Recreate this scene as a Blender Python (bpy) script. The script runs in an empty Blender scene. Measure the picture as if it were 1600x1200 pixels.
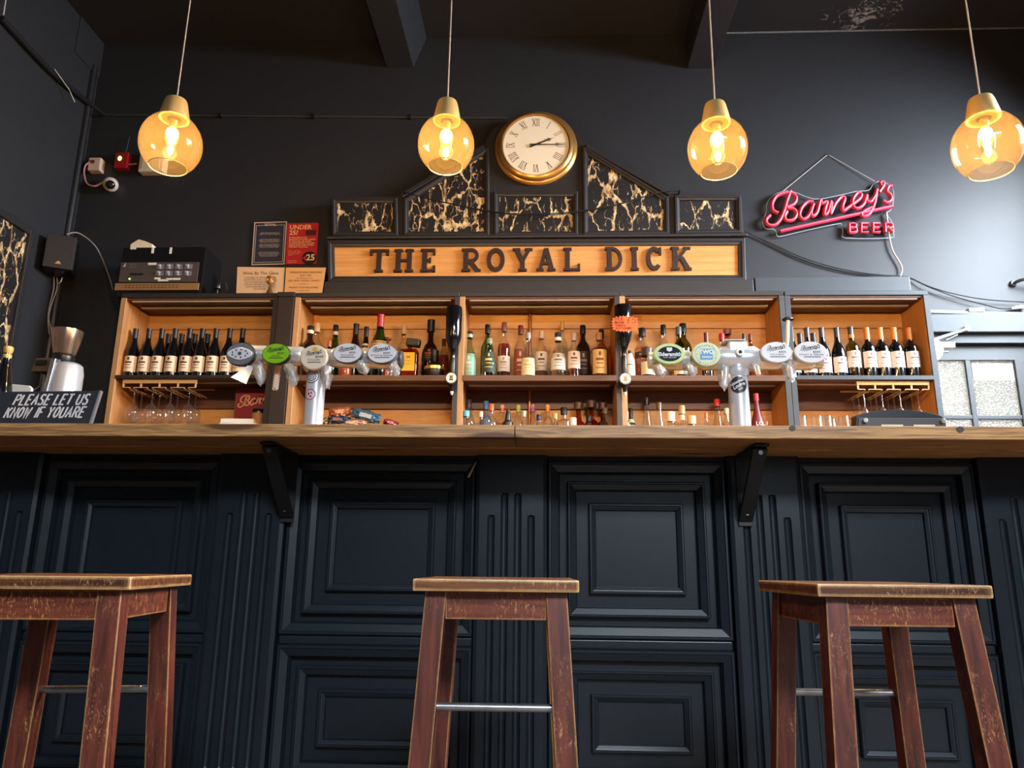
import bpy, bmesh, math, random
from mathutils import Vector, Matrix
random.seed(7)
SC = bpy.context.scene
COL = SC.collection
PI = math.pi
rad = math.radians

# ------------------------------------------------------------------ camera
F, PITCH, YAW, ROLL, ZC = 1175.6, 0.23774, 0.04233, 0.01100, 0.78
fw = Vector((-math.sin(YAW) * math.cos(PITCH), math.cos(YAW) * math.cos(PITCH), math.sin(PITCH)))
r0 = Vector((math.cos(YAW), math.sin(YAW), 0))
u0 = r0.cross(fw)
rr = r0 * math.cos(ROLL) + u0 * math.sin(ROLL)
uu = -r0 * math.sin(ROLL) + u0 * math.cos(ROLL)
cd = bpy.data.cameras.new('camera')
cam = bpy.data.objects.new('camera', cd)
COL.objects.link(cam)
cam.matrix_world = Matrix(((rr.x, uu.x, -fw.x, 0), (rr.y, uu.y, -fw.y, 0), (rr.z, uu.z, -fw.z, ZC), (0, 0, 0, 1)))
cd.sensor_width = 36.0
cd.lens = 36.0 * F / 1600.0
cd.clip_start = 0.05
SC.camera = cam


def ray(u, v):
    return fw + rr * ((u - 800) / F) - uu * ((v - 600) / F)


def at(u, v, Y):        # survey helper: the point of the photograph (u, v) on the plane y = Y
    d = ray(u, v)
    q = d * (Y / d.y)
    return Vector((q.x, q.y, q.z + ZC))


def atx(u, v, X):
    d = ray(u, v)
    q = d * (X / d.x)
    return Vector((q.x, q.y, q.z + ZC))


def atz(u, v, z):
    d = ray(u, v)
    q = d * ((z - ZC) / d.z)
    return Vector((q.x, q.y, z))


# ------------------------------------------------------------------ view, world, daylight
vs = SC.view_settings
vs.view_transform = 'Standard'
vs.look = 'None'
vs.exposure = 0.0
vs.gamma = 1.0
vs.use_curve_mapping = False
SC.cycles.use_denoising = True
SC.cycles.transparent_max_bounces = 24
SC.cycles.max_bounces = 10
SC.cycles.caustics_reflective = False
SC.cycles.caustics_refractive = False
SC.cycles.sample_clamp_indirect = 4.0

world = bpy.data.worlds.new('world')
SC.world = world
world.use_nodes = True
wn_ = world.node_tree
w_tc = wn_.nodes.new('ShaderNodeTexCoord')
w_sp = wn_.nodes.new('ShaderNodeSeparateXYZ')
w_cr = wn_.nodes.new('ShaderNodeValToRGB')
w_mr = wn_.nodes.new('ShaderNodeMapRange')
w_mr.inputs[1].default_value = -1.0
wn_.links.new(w_tc.outputs['Generated'], w_sp.inputs[0])
wn_.links.new(w_sp.outputs['Z'], w_mr.inputs[0])
wn_.links.new(w_mr.outputs[0], w_cr.inputs[0])
w_cr.color_ramp.elements[0].position = 0.48
w_cr.color_ramp.elements[0].color = (0.10, 0.10, 0.105, 1)
w_cr.color_ramp.elements[1].position = 0.56
w_cr.color_ramp.elements[1].color = (0.72, 0.86, 1.0, 1)
wn_.links.new(w_cr.outputs[0], wn_.nodes['Background'].inputs[0])
wn_.nodes['Background'].inputs[1].default_value = 1.6          # overcast street sky


def area(name, loc, target, w, h, power, color, spread=PI):
    l = bpy.data.lights.new(name, 'AREA')
    l.shape = 'RECTANGLE'
    l.size, l.size_y = w, h
    l.energy = power
    l.color = color
    l.spread = spread
    o = bpy.data.objects.new(name, l)
    COL.objects.link(o)
    o.location = loc
    o.rotation_euler = (Vector(target) - Vector(loc)).to_track_quat('-Z', 'Z').to_euler()
    return o


DAY = (0.80, 0.90, 1.0)
area('daylight_front_window', (1.7, -4.1, 4.7), (0.75, 2.3, 0.95), 3.0, 1.8, 1250, DAY)
area('daylight_side_window', (5.2, 2.7, 4.0), (2.2, 4.5, 2.2), 2.4, 2.0, 1600, DAY)
area('daylight_behind_door', (2.45, 5.75, 1.95), (2.7, 4.9, 1.85), 1.0, 1.2, 8.5, (1.0, 0.95, 0.86))


# ------------------------------------------------------------------ materials
def lin(c):
    return tuple((x / 12.92 if x <= 0.04045 else ((x + 0.055) / 1.055) ** 2.4) for x in [v / 255.0 for v in c]) + (1.0,)


MATS = {}


def mat(name):
    m = bpy.data.materials.new(name)
    m.use_nodes = True
    nt = m.node_tree
    b = nt.nodes['Principled BSDF']
    return m, nt, b


def N(nt, t, **kw):
    n = nt.nodes.new(t)
    for k, v in kw.items():
        if hasattr(n, k):
            setattr(n, k, v)
        else:
            n.inputs[k.replace('_', ' ')].default_value = v
    return n


def plain(name, rgb, rough=0.5, metal=0.0, spec=0.5, emit=0.0, noise=0.0, bump=0.0, nscale=30, lnr=None):
    if name in MATS:
        return MATS[name]
    m, nt, b = mat(name)
    c = lnr if lnr else lin(rgb)
    if len(c) == 3:
        c = tuple(c) + (1,)
    b.inputs['Base Color'].default_value = c
    b.inputs['Roughness'].default_value = rough
    b.inputs['Metallic'].default_value = metal
    b.inputs['Specular IOR Level'].default_value = spec
    if emit:
        b.inputs['Emission Color'].default_value = c
        b.inputs['Emission Strength'].default_value = emit
    if noise or bump:
        tc = N(nt, 'ShaderNodeTexCoord')
        n = N(nt, 'ShaderNodeTexNoise', Scale=nscale, Detail=6.0)
        nt.links.new(tc.outputs['Object'], n.inputs['Vector'])
        if noise:
            mx = N(nt, 'ShaderNodeMix', data_type='RGBA')
            mx.inputs[6].default_value = tuple(x * (1 - noise) for x in c[:3]) + (1,)
            mx.inputs[7].default_value = tuple(min(1, x * (1 + noise)) for x in c[:3]) + (1,)
            nt.links.new(n.outputs['Fac'], mx.inputs[0])
            nt.links.new(mx.outputs[2], b.inputs['Base Color'])
        if bump:
            bp = N(nt, 'ShaderNodeBump', Strength=bump, Distance=0.004)
            nt.links.new(n.outputs['Fac'], bp.inputs['Height'])
            nt.links.new(bp.outputs['Normal'], b.inputs['Normal'])
    MATS[name] = m
    return m


def wood(name, dark, light, axis='X', scale=1.0, rough=0.5, knots=False, stretch=14.0, bump=0.15, contrast=(0.3, 0.7)):
    if name in MATS:
        return MATS[name]
    m, nt, b = mat(name)
    tc = N(nt, 'ShaderNodeTexCoord')
    mp = N(nt, 'ShaderNodeMapping')
    s = [stretch * scale] * 3
    s['XYZ'.index(axis)] = 1.0 * scale
    mp.inputs['Scale'].default_value = s
    nt.links.new(tc.outputs['Object'], mp.inputs['Vector'])
    n1 = N(nt, 'ShaderNodeTexNoise', Scale=3.0, Detail=8.0, Roughness=0.6, Distortion=0.7)
    nt.links.new(mp.outputs['Vector'], n1.inputs['Vector'])
    n2 = N(nt, 'ShaderNodeTexNoise', Scale=16.0, Detail=4.0, Roughness=0.6)
    nt.links.new(mp.outputs['Vector'], n2.inputs['Vector'])
    ad = N(nt, 'ShaderNodeMix', data_type='FLOAT')
    ad.inputs[0].default_value = 0.35
    nt.links.new(n1.outputs['Fac'], ad.inputs[2])
    nt.links.new(n2.outputs['Fac'], ad.inputs[3])
    fac = ad.outputs[0]
    if knots:
        v = N(nt, 'ShaderNodeTexVoronoi', Scale=1.0)
        mk = N(nt, 'ShaderNodeMapping')
        mk.inputs['Scale'].default_value = (1.9, 9.0, 9.0)
        nt.links.new(tc.outputs['Object'], mk.inputs['Vector'])
        nt.links.new(mk.outputs['Vector'], v.inputs['Vector'])
        sn = N(nt, 'ShaderNodeMath', operation='SINE')
        ml = N(nt, 'ShaderNodeMath', operation='MULTIPLY')
        ml.inputs[1].default_value = 26.0
        wob = N(nt, 'ShaderNodeMath', operation='MULTIPLY_ADD')
        nt.links.new(n1.outputs['Fac'], wob.inputs[0])
        wob.inputs[1].default_value = 0.9
        nt.links.new(v.outputs['Distance'], wob.inputs[2])
        nt.links.new(wob.outputs[0], ml.inputs[0])
        nt.links.new(ml.outputs[0], sn.inputs[0])
        a2 = N(nt, 'ShaderNodeMath', operation='MULTIPLY_ADD')
        nt.links.new(sn.outputs[0], a2.inputs[0])
        a2.inputs[1].default_value = 0.06
        nt.links.new(fac, a2.inputs[2])
        kr = N(nt, 'ShaderNodeMapRange')
        kr.inputs[1].default_value = 0.06
        kr.inputs[2].default_value = 0.20
        nt.links.new(v.outputs['Distance'], kr.inputs[0])
        mu = N(nt, 'ShaderNodeMath', operation='MULTIPLY')
        nt.links.new(a2.outputs[0], mu.inputs[0])
        nt.links.new(kr.outputs[0], mu.inputs[1])
        fac = mu.outputs[0]
    cr = N(nt, 'ShaderNodeValToRGB')
    cr.color_ramp.elements[0].position = contrast[0]
    cr.color_ramp.elements[1].position = contrast[1]
    cr.color_ramp.elements[0].color = lin(dark)
    cr.color_ramp.elements[1].color = lin(light)
    nt.links.new(fac, cr.inputs[0])
    nt.links.new(cr.outputs[0], b.inputs['Base Color'])
    b.inputs['Roughness'].default_value = rough
    bp = N(nt, 'ShaderNodeBump', Strength=bump, Distance=0.003)
    nt.links.new(fac, bp.inputs['Height'])
    nt.links.new(bp.outputs['Normal'], b.inputs['Normal'])
    MATS[name] = m
    return m


def worn(name, dark, light, wear, axis='Z', amount=0.5, edge=0.006, rough=0.38):
    """varnished wood whose arrises and scratches are rubbed through to bare timber"""
    if name in MATS:
        return MATS[name]
    m, nt, b = mat(name)
    tc = N(nt, 'ShaderNodeTexCoord')
    mp = N(nt, 'ShaderNodeMapping')
    s = [26.0] * 3
    s['XYZ'.index(axis)] = 1.6
    mp.inputs['Scale'].default_value = s
    nt.links.new(tc.outputs['Object'], mp.inputs['Vector'])
    n1 = N(nt, 'ShaderNodeTexNoise', Scale=3.0, Detail=7.0, Distortion=0.4)
    nt.links.new(mp.outputs['Vector'], n1.inputs['Vector'])
    cr = N(nt, 'ShaderNodeValToRGB')
    cr.color_ramp.elements[0].position = 0.3
    cr.color_ramp.elements[1].position = 0.72
    cr.color_ramp.elements[0].color = lin(dark)
    cr.color_ramp.elements[1].color = lin(light)
    nt.links.new(n1.outputs['Fac'], cr.inputs[0])
    bv = N(nt, 'ShaderNodeBevel', samples=6)
    bv.inputs['Radius'].default_value = edge
    ge = N(nt, 'ShaderNodeNewGeometry')
    dt = N(nt, 'ShaderNodeVectorMath', operation='DOT_PRODUCT')
    nt.links.new(bv.outputs['Normal'], dt.inputs[0])
    nt.links.new(ge.outputs['Normal'], dt.inputs[1])
    n2 = N(nt, 'ShaderNodeTexNoise', Scale=34.0, Detail=5.0, Roughness=0.65)
    nt.links.new(tc.outputs['Object'], n2.inputs['Vector'])
    e1 = N(nt, 'ShaderNodeMath', operation='SUBTRACT')
    e1.inputs[0].default_value = 1.0
    nt.links.new(dt.outputs['Value'], e1.inputs[1])
    e2 = N(nt, 'ShaderNodeMath', operation='MULTIPLY_ADD')
    nt.links.new(e1.outputs[0], e2.inputs[0])
    e2.inputs[1].default_value = 6.0
    nt.links.new(n2.outputs['Fac'], e2.inputs[2])
    er = N(nt, 'ShaderNodeMapRange')
    er.inputs[1].default_value = 0.76
    er.inputs[2].default_value = 0.98
    nt.links.new(e2.outputs[0], er.inputs[0])
    # scratches and rubbed patches
    ms = N(nt, 'ShaderNodeMapping')
    ms.inputs['Scale'].default_value = (150, 150, 45)
    ms.inputs['Rotation'].default_value = (0.45, 0.6, 0.3)
    nt.links.new(tc.outputs['Object'], ms.inputs['Vector'])
    v = N(nt, 'ShaderNodeTexNoise', Scale=1.6, Detail=4.0, Roughness=0.7, Distortion=1.2)
    nt.links.new(ms.outputs['Vector'], v.inputs['Vector'])
    vr = N(nt, 'ShaderNodeMapRange')
    vr.inputs[1].default_value = 0.55
    vr.inputs[2].default_value = 0.68
    nt.links.new(v.outputs['Fac'], vr.inputs[0])
    n3 = N(nt, 'ShaderNodeTexNoise', Scale=7.0, Detail=4.0)
    nt.links.new(tc.outputs['Object'], n3.inputs['Vector'])
    r3 = N(nt, 'ShaderNodeMapRange')
    r3.inputs[1].default_value = 0.64 - 0.12 * amount
    r3.inputs[2].default_value = 0.78 - 0.12 * amount
    r3.inputs[4].default_value = 0.8
    nt.links.new(n3.outputs['Fac'], r3.inputs[0])
    mm = N(nt, 'ShaderNodeMath', operation='MULTIPLY')
    nt.links.new(vr.outputs[0], mm.inputs[0])
    nt.links.new(r3.outputs[0], mm.inputs[1])
    mx = N(nt, 'ShaderNodeMath', operation='MAXIMUM')
    nt.links.new(er.outputs[0], mx.inputs[0])
    nt.links.new(mm.outputs[0], mx.inputs[1])
    mix = N(nt, 'ShaderNodeMix', data_type='RGBA')
    mix.inputs[7].default_value = lin(wear)
    nt.links.new(mx.outputs[0], mix.inputs[0])
    nt.links.new(cr.outputs[0], mix.inputs[6])
    nt.links.new(mix.outputs[2], b.inputs['Base Color'])
    b.inputs['Roughness'].default_value = rough
    bp = N(nt, 'ShaderNodeBump', Strength=0.12, Distance=0.003)
    nt.links.new(n1.outputs['Fac'], bp.inputs['Height'])
    nt.links.new(bp.outputs['Normal'], b.inputs['Normal'])
    MATS[name] = m
    return m


def thin_glass(name, tint, refl=1.0, rough=0.02, haze=0.0, hazec=(1, 1, 1)):
    """blown glass: passes tinted light, mirrors more towards grazing angles"""
    if name in MATS:
        return MATS[name]
    m = bpy.data.materials.new(name)
    m.use_nodes = True
    nt = m.node_tree
    nt.nodes.clear()
    out = N(nt, 'ShaderNodeOutputMaterial')
    tr = N(nt, 'ShaderNodeBsdfTransparent')
    tr.inputs[0].default_value = tuple(tint) + (1,)
    gl = N(nt, 'ShaderNodeBsdfGlossy', Roughness=rough)
    lw = N(nt, 'ShaderNodeLayerWeight', Blend=0.32)
    mr = N(nt, 'ShaderNodeMapRange')
    mr.inputs[3].default_value = 0.05 * refl
    mr.inputs[4].default_value = 0.75 * refl
    pw = N(nt, 'ShaderNodeMath', operation='POWER')
    pw.inputs[1].default_value = 1.6
    nt.links.new(lw.outputs['Facing'], pw.inputs[0])
    nt.links.new(pw.outputs[0], mr.inputs[0])
    mx = N(nt, 'ShaderNodeMixShader')
    nt.links.new(mr.outputs[0], mx.inputs[0])
    body = tr.outputs[0]
    if haze:
        df = N(nt, 'ShaderNodeBsdfDiffuse')
        df.inputs[0].default_value = tuple(hazec) + (1,)
        tl = N(nt, 'ShaderNodeBsdfTranslucent')
        tl.inputs[0].default_value = tuple(hazec) + (1,)
        m1 = N(nt, 'ShaderNodeMixShader')
        m1.inputs[0].default_value = 0.6
        nt.links.new(df.outputs[0], m1.inputs[1])
        nt.links.new(tl.outputs[0], m1.inputs[2])
        m2 = N(nt, 'ShaderNodeMixShader')
        m2.inputs[0].default_value = haze
        nt.links.new(tr.outputs[0], m2.inputs[1])
        nt.links.new(m1.outputs[0], m2.inputs[2])
        body = m2.outputs[0]
    nt.links.new(body, mx.inputs[1])
    nt.links.new(gl.outputs[0], mx.inputs[2])
    nt.links.new(mx.outputs[0], out.inputs[0])
    MATS[name] = m
    return m


def veined(name='gold veined print'):
    if name in MATS:
        return MATS[name]
    m, nt, b = mat(name)
    tc = N(nt, 'ShaderNodeTexCoord')
    mp = N(nt, 'ShaderNodeMapping')
    mp.inputs['Scale'].default_value = (10.0, 10.0, 4.6)
    nt.links.new(tc.outputs['Object'], mp.inputs['Vector'])
    nz = N(nt, 'ShaderNodeTexNoise', Scale=2.1, Detail=6.0, Roughness=0.62)
    nt.links.new(mp.outputs['Vector'], nz.inputs['Vector'])
    sb = N(nt, 'ShaderNodeVectorMath', operation='MULTIPLY_ADD')
    sb.inputs[1].default_value = (0.75, 0.75, 0.75)
    nt.links.new(nz.outputs['Color'], sb.inputs[0])
    nt.links.new(mp.outputs['Vector'], sb.inputs[2])
    v1 = N(nt, 'ShaderNodeTexVoronoi', feature='DISTANCE_TO_EDGE', Scale=0.95)
    nt.links.new(sb.outputs[0], v1.inputs['Vector'])
    v2 = N(nt, 'ShaderNodeTexVoronoi', feature='DISTANCE_TO_EDGE', Scale=2.3)
    nt.links.new(sb.outputs[0], v2.inputs['Vector'])
    n3 = N(nt, 'ShaderNodeTexNoise', Scale=0.9, Detail=3.0)
    nt.links.new(mp.outputs['Vector'], n3.inputs['Vector'])
    w1 = N(nt, 'ShaderNodeMapRange')           # vein width varies along the vein
    w1.inputs[1].default_value = 0.36
    w1.inputs[2].default_value = 0.74
    w1.inputs[3].default_value = 0.0
    w1.inputs[4].default_value = 0.105
    nt.links.new(n3.outputs['Fac'], w1.inputs[0])
    l1 = N(nt, 'ShaderNodeMath', operation='LESS_THAN')
    nt.links.new(v1.outputs['Distance'], l1.inputs[0])
    nt.links.new(w1.outputs[0], l1.inputs[1])
    w2 = N(nt, 'ShaderNodeMapRange')
    w2.inputs[1].default_value = 0.50
    w2.inputs[2].default_value = 0.74
    w2.inputs[3].default_value = 0.0
    w2.inputs[4].default_value = 0.075
    nt.links.new(nz.outputs['Fac'], w2.inputs[0])
    l2 = N(nt, 'ShaderNodeMath', operation='LESS_THAN')
    nt.links.new(v2.outputs['Distance'], l2.inputs[0])
    nt.links.new(w2.outputs[0], l2.inputs[1])
    mx = N(nt, 'ShaderNodeMath', operation='MAXIMUM')
    nt.links.new(l1.outputs[0], mx.inputs[0])
    nt.links.new(l2.outputs[0], mx.inputs[1])
    n4 = N(nt, 'ShaderNodeTexNoise', Scale=5.0, Detail=4.0)
    nt.links.new(mp.outputs['Vector'], n4.inputs['Vector'])
    cr = N(nt, 'ShaderNodeValToRGB')
    cr.color_ramp.elements[0].position = 0.35
    cr.color_ramp.elements[1].position = 0.62
    cr.color_ramp.elements[0].color = lin((140, 104, 66))
    cr.color_ramp.elements[1].color = lin((232, 206, 160))
    nt.links.new(n4.outputs['Fac'], cr.inputs[0])
    mc = N(nt, 'ShaderNodeMix', data_type='RGBA')
    mc.inputs[6].default_value = lin((26, 24, 27))
    nt.links.new(mx.outputs[0], mc.inputs[0])
    nt.links.new(cr.outputs[0], mc.inputs[7])
    nt.links.new(mc.outputs[2], b.inputs['Base Color'])
    b.inputs['Roughness'].default_value = 0.5
    MATS[name] = m
    return m


def ceiling_mat(px, py):
    m, nt, b = mat('ceiling paint')
    tc = N(nt, 'ShaderNodeTexCoord')
    sp = N(nt, 'ShaderNodeVectorMath', operation='DISTANCE')
    sp.inputs[1].default_value = (px, py, 0)
    ms = N(nt, 'ShaderNodeMapping')
    ms.inputs['Scale'].default_value = (1, 1, 0)
    nt.links.new(tc.outputs['Object'], ms.inputs['Vector'])
    nt.links.new(ms.outputs['Vector'], sp.inputs[0])
    n = N(nt, 'ShaderNodeTexNoise', Scale=11.0, Detail=8.0, Roughness=0.75, Distortion=1.5)
    nt.links.new(tc.outputs['Object'], n.inputs['Vector'])
    mr = N(nt, 'ShaderNodeMapRange')
    mr.inputs[1].default_value = 0.0
    mr.inputs[2].default_value = 0.5
    mr.inputs[3].default_value = 0.17
    mr.inputs[4].default_value = -0.1
    nt.links.new(sp.outputs['Value'], mr.inputs[0])
    ad = N(nt, 'ShaderNodeMath', operation='ADD')
    nt.links.new(n.outputs['Fac'], ad.inputs[0])
    nt.links.new(mr.outputs[0], ad.inputs[1])
    st = N(nt, 'ShaderNodeMapRange')
    st.inputs[1].default_value = 0.63
    st.inputs[2].default_value = 0.67
    nt.links.new(ad.outputs[0], st.inputs[0])
    mx = N(nt, 'ShaderNodeMix', data_type='RGBA')
    mx.inputs[6].default_value = (0.021, 0.021, 0.026, 1)
    mx.inputs[7].default_value = (0.30, 0.30, 0.30, 1)
    nt.links.new(st.outputs[0], mx.inputs[0])
    nt.links.new(mx.outputs[2], b.inputs['Base Color'])
    b.inputs['Roughness'].default_value = 0.6
    return m


WALL = plain('dark slate wall paint', None, 0.5, lnr=(0.021, 0.0225, 0.028), noise=0.12, bump=0.10, nscale=9)
PAINT = plain('blue black bar paint', None, 0.34, lnr=(0.0095, 0.0140, 0.019), spec=0.36, noise=0.15, bump=0.08, nscale=14)
FRAME = plain('black timber paint', None, 0.45, lnr=(0.022, 0.020, 0.022), noise=0.15, bump=0.06, nscale=20)
GREY = plain('grey blue timber paint', None, 0.45, lnr=(0.036, 0.044, 0.053), noise=0.15, bump=0.06, nscale=20)
OAK = wood('oak worktop', (96, 58, 30), (204, 150, 92), 'X', 1.0, 0.5, knots=True, stretch=38, bump=0.04, contrast=(0.30, 0.62))
OAKD = wood('oak underside', (58, 36, 26), (140, 100, 74), 'X', 1.0, 0.6, contrast=(0.28, 0.66))
PINE = wood('cabinet pine', (190, 132, 72), (222, 168, 104), 'X', 0.8, 0.5, stretch=10)
PINEV = wood('cabinet pine upright', (160, 104, 58), (204, 146, 88), 'Z', 0.8, 0.5, stretch=12)
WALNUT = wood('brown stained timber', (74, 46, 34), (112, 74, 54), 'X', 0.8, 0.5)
SIGNW = wood('sign board timber', (190, 128, 68), (222, 166, 100), 'X', 0.5, 0.42, stretch=18, bump=0.05)
STOOL = worn('mahogany stool timber', (58, 24, 18), (108, 50, 36), (206, 152, 92), 'Z', 1.1, edge=0.0055)
SEAT = worn('worn seat timber', (60, 28, 16), (120, 70, 38), (226, 182, 120), 'X', 1.2, edge=0.011)
STEEL = plain('worn steel', (150, 150, 152), 0.35, 0.9, noise=0.4, nscale=40)
BLKM = plain('black steel', (26, 25, 27), 0.45, 0.2)
CHROME = plain('brushed tap metal', (206, 204, 200), 0.28, 0.55)
SILVER = plain('satin silver', (205, 208, 212), 0.3, 0.35)
BLACK = plain('black plastic', (16, 16, 18), 0.35)
WHITE = plain('white plastic', (225, 222, 214), 0.4)
PAPER = plain('white paper', (228, 224, 214), 0.8)
INK = plain('black ink', (20, 20, 24), 0.6)
GOLD = plain('brushed gold', (190, 140, 78), 0.28, 0.75)
BRASS = plain('satin gold lamp cap', (196, 158, 96), 0.42, 0.35)
CREAM = plain('cream enamel', (232, 222, 200), 0.5)
VEIN = veined()
CLEAR = thin_glass('clear glass', (0.93, 0.94, 0.93), 1.25, haze=0.035)
AMBERG = thin_glass('amber lamp glass', (1.0, 0.84, 0.60), 0.9, haze=0.013, hazec=(1.0, 0.66, 0.26))
WRAP = thin_glass('crumpled cling film', (0.9, 0.91, 0.93), 1.1, 0.12, haze=0.32, hazec=(0.8, 0.82, 0.86))


# ------------------------------------------------------------------ mesh helpers
class MB:
    def __init__(self):
        self.v = []
        self.f = []

    def add(self, vs_, fs_):
        n = len(self.v)
        self.v += [tuple(p) for p in vs_]
        self.f += [tuple(i + n for i in q) for q in fs_]
        return self

    def box(self, x0, x1, y0, y1, z0, z1):
        return self.add([(x0, y0, z0), (x1, y0, z0), (x1, y1, z0), (x0, y1, z0), (x0, y0, z1), (x1, y0, z1), (x1, y1, z1), (x0, y1, z1)],
                        [(3, 2, 1, 0), (4, 5, 6, 7), (0, 1, 5, 4), (1, 2, 6, 5), (2, 3, 7, 6), (3, 0, 4, 7)])

    def hexa(self, bot, top):
        """a box given by 4 bottom and 4 top corners, counter-clockwise seen from above"""
        return self.add(list(bot) + list(top), [(3, 2, 1, 0), (4, 5, 6, 7), (0, 1, 5, 4), (1, 2, 6, 5), (2, 3, 7, 6), (3, 0, 4, 7)])

    def lathe(self, prof, n=24, c=(0, 0, 0), a0=None, a1=None):
        full = a0 is None
        k = n if full else n + 1
        vs_ = []
        for r, z in prof:
            for i in range(k):
                a = (2 * PI * i / n) if full else a0 + (a1 - a0) * i / n
                vs_.append((c[0] + r * math.cos(a), c[1] + r * math.sin(a), c[2] + z))
        fs_ = []
        for j in range(len(prof) - 1):
            for i in range(n):
                i2 = (i + 1) % k if full else i + 1
                fs_.append((j * k + i, j * k + i2, (j + 1) * k + i2, (j + 1) * k + i))
        return self.add(vs_, fs_)

    def tube(self, pts, r, n=8, closed=False, cap=True):
        pts = [Vector(p) for p in pts]
        rs = r if isinstance(r, (list, tuple)) else [r] * len(pts)
        m = len(pts)
        up = Vector((0.123, 0.31, 0.94))
        vs_ = []
        prev = None
        for i, p in enumerate(pts):
            a = pts[(i - 1) % m] if (i > 0 or closed) else p
            b = pts[(i + 1) % m] if (i < m - 1 or closed) else p
            t = (b - a)
            t = t.normalized() if t.length > 1e-9 else Vector((0, 0, 1))
            if prev is None:
                s = t.cross(up)
                if s.length < 0.05:
                    s = t.cross(Vector((1, 0, 0)))
                s.normalize()
            else:
                s = prev - t * prev.dot(t)
                s.normalize()
            prev = s
            q = t.cross(s)
            for k in range(n):
                an = 2 * PI * k / n
                vs_.append(p + (s * math.cos(an) + q * math.sin(an)) * rs[i])
        fs_ = []
        rng = m if closed else m - 1
        for i in range(rng):
            i2 = (i + 1) % m
            for k in range(n):
                k2 = (k + 1) % n
                fs_.append((i * n + k, i * n + k2, i2 * n + k2, i2 * n + k))
        if cap and not closed:
            fs_.append(tuple(range(n - 1, -1, -1)))
            fs_.append(tuple((m - 1) * n + k for k in range(n)))
        return self.add(vs_, fs_)

    def prism(self, poly, y0, y1):
        """outline in x,z (counter-clockwise seen from -y) pushed from y0 (front) to y1"""
        n = len(poly)
        vs_ = [(x, y0, z) for x, z in poly] + [(x, y1, z) for x, z in poly]
        fs_ = [tuple(range(n)), tuple(range(2 * n - 1, n - 1, -1))]
        for i in range(n):
            j = (i + 1) % n
            fs_.append((i, i + n, j + n, j))
        return self.add(vs_, fs_)

    def ribbon(self, pts, w, y0, y1, closed=False):
        """flat stroke of width w along points in x,z, from y0 (front) to y1"""
        pts = [Vector((p[0], p[1])) for p in pts]
        m = len(pts)
        if m < 2:
            return self
        L, R = [], []
        for i, p in enumerate(pts):
            a = pts[(i - 1) % m] if (i > 0 or closed) else None
            b = pts[(i + 1) % m] if (i < m - 1 or closed) else None
            d1 = (p - a).normalized() if a is not None and (p - a).length > 1e-9 else None
            d2 = (b - p).normalized() if b is not None and (b - p).length > 1e-9 else None
            d1 = d1 or d2
            d2 = d2 or d1
            n1 = Vector((-d1.y, d1.x))
            n2 = Vector((-d2.y, d2.x))
            nn = (n1 + n2)
            nn = nn.normalized() if nn.length > 1e-6 else n1
            k = min(1.6, 1.0 / max(0.35, nn.dot(n1)))
            L.append(p + nn * (w / 2 * k))
            R.append(p - nn * (w / 2 * k))
        vs_ = []
        for i in range(m):
            vs_ += [(L[i].x, y0, L[i].y), (R[i].x, y0, R[i].y), (R[i].x, y1, R[i].y), (L[i].x, y1, L[i].y)]
        fs_ = []
        for i in range(m if closed else m - 1):
            j = (i + 1) % m
            for k in range(4):
                k2 = (k + 1) % 4
                fs_.append((i * 4 + k, i * 4 + k2, j * 4 + k2, j * 4 + k))
        if not closed:
            fs_ += [(3, 2, 1, 0), ((m - 1) * 4, (m - 1) * 4 + 1, (m - 1) * 4 + 2, (m - 1) * 4 + 3)]
        return self.add(vs_, fs_)

    def disc(self, c, rx, rz, y0, y1, n=32, rot=0):
        poly = []
        for i in range(n):
            a = 2 * PI * i / n
            x, z = rx * math.cos(a), rz * math.sin(a)
            poly.append((c[0] + x * math.cos(rot) - z * math.sin(rot), c[1] + x * math.sin(rot) + z * math.cos(rot)))
        return self.prism(poly, y0, y1)

    def xf(self, M):
        self.v = [tuple(M @ Vector(p)) for p in self.v]
        return self

    def mesh(self, name, bevel=0.0, seg=2, smooth=False):
        me = bpy.data.meshes.new(name)
        me.from_pydata(self.v, [], self.f)
        bm = bmesh.new()
        bm.from_mesh(me)
        if bevel > 0:
            bmesh.ops.remove_doubles(bm, verts=bm.verts, dist=1e-6)
            ed = [e for e in bm.edges if len(e.link_faces) == 2 and e.calc_face_angle(0) > 0.5]
            bmesh.ops.bevel(bm, geom=ed, offset=bevel, segments=seg, profile=0.6, affect='EDGES', clamp_overlap=True)
        bmesh.ops.recalc_face_normals(bm, faces=bm.faces)
        bm.to_mesh(me)
        bm.free()
        if smooth:
            me.polygons.foreach_set('use_smooth', [True] * len(me.polygons))
            try:
                me.set_sharp_from_angle(angle=rad(38))
            except Exception:
                pass
        me.update()
        return me


def put(name, data, m, parent=None, loc=None, rot=None):
    o = bpy.data.objects.new(name, data)
    COL.objects.link(o)
    if m is not None:
        if len(data.materials) == 0:
            data.materials.append(m)
        else:
            o.material_slots[0].link = 'OBJECT'
            o.material_slots[0].material = m
    if parent is not None:
        o.parent = parent
    if loc is not None:
        o.location = loc
    if rot is not None:
        o.rotation_euler = rot
    return o


def part(name, mb, m, parent=None, bevel=0.0, seg=2, smooth=False, loc=None, rot=None, label=None):
    o = put(name, mb.mesh(name, bevel, seg, smooth), m, parent, loc, rot)
    if label:
        o['label'] = label
    return o


def tag(o, label, cat, group=None):
    o['label'] = label
    o['category'] = cat
    if group:
        o['group'] = group
    return o


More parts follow.
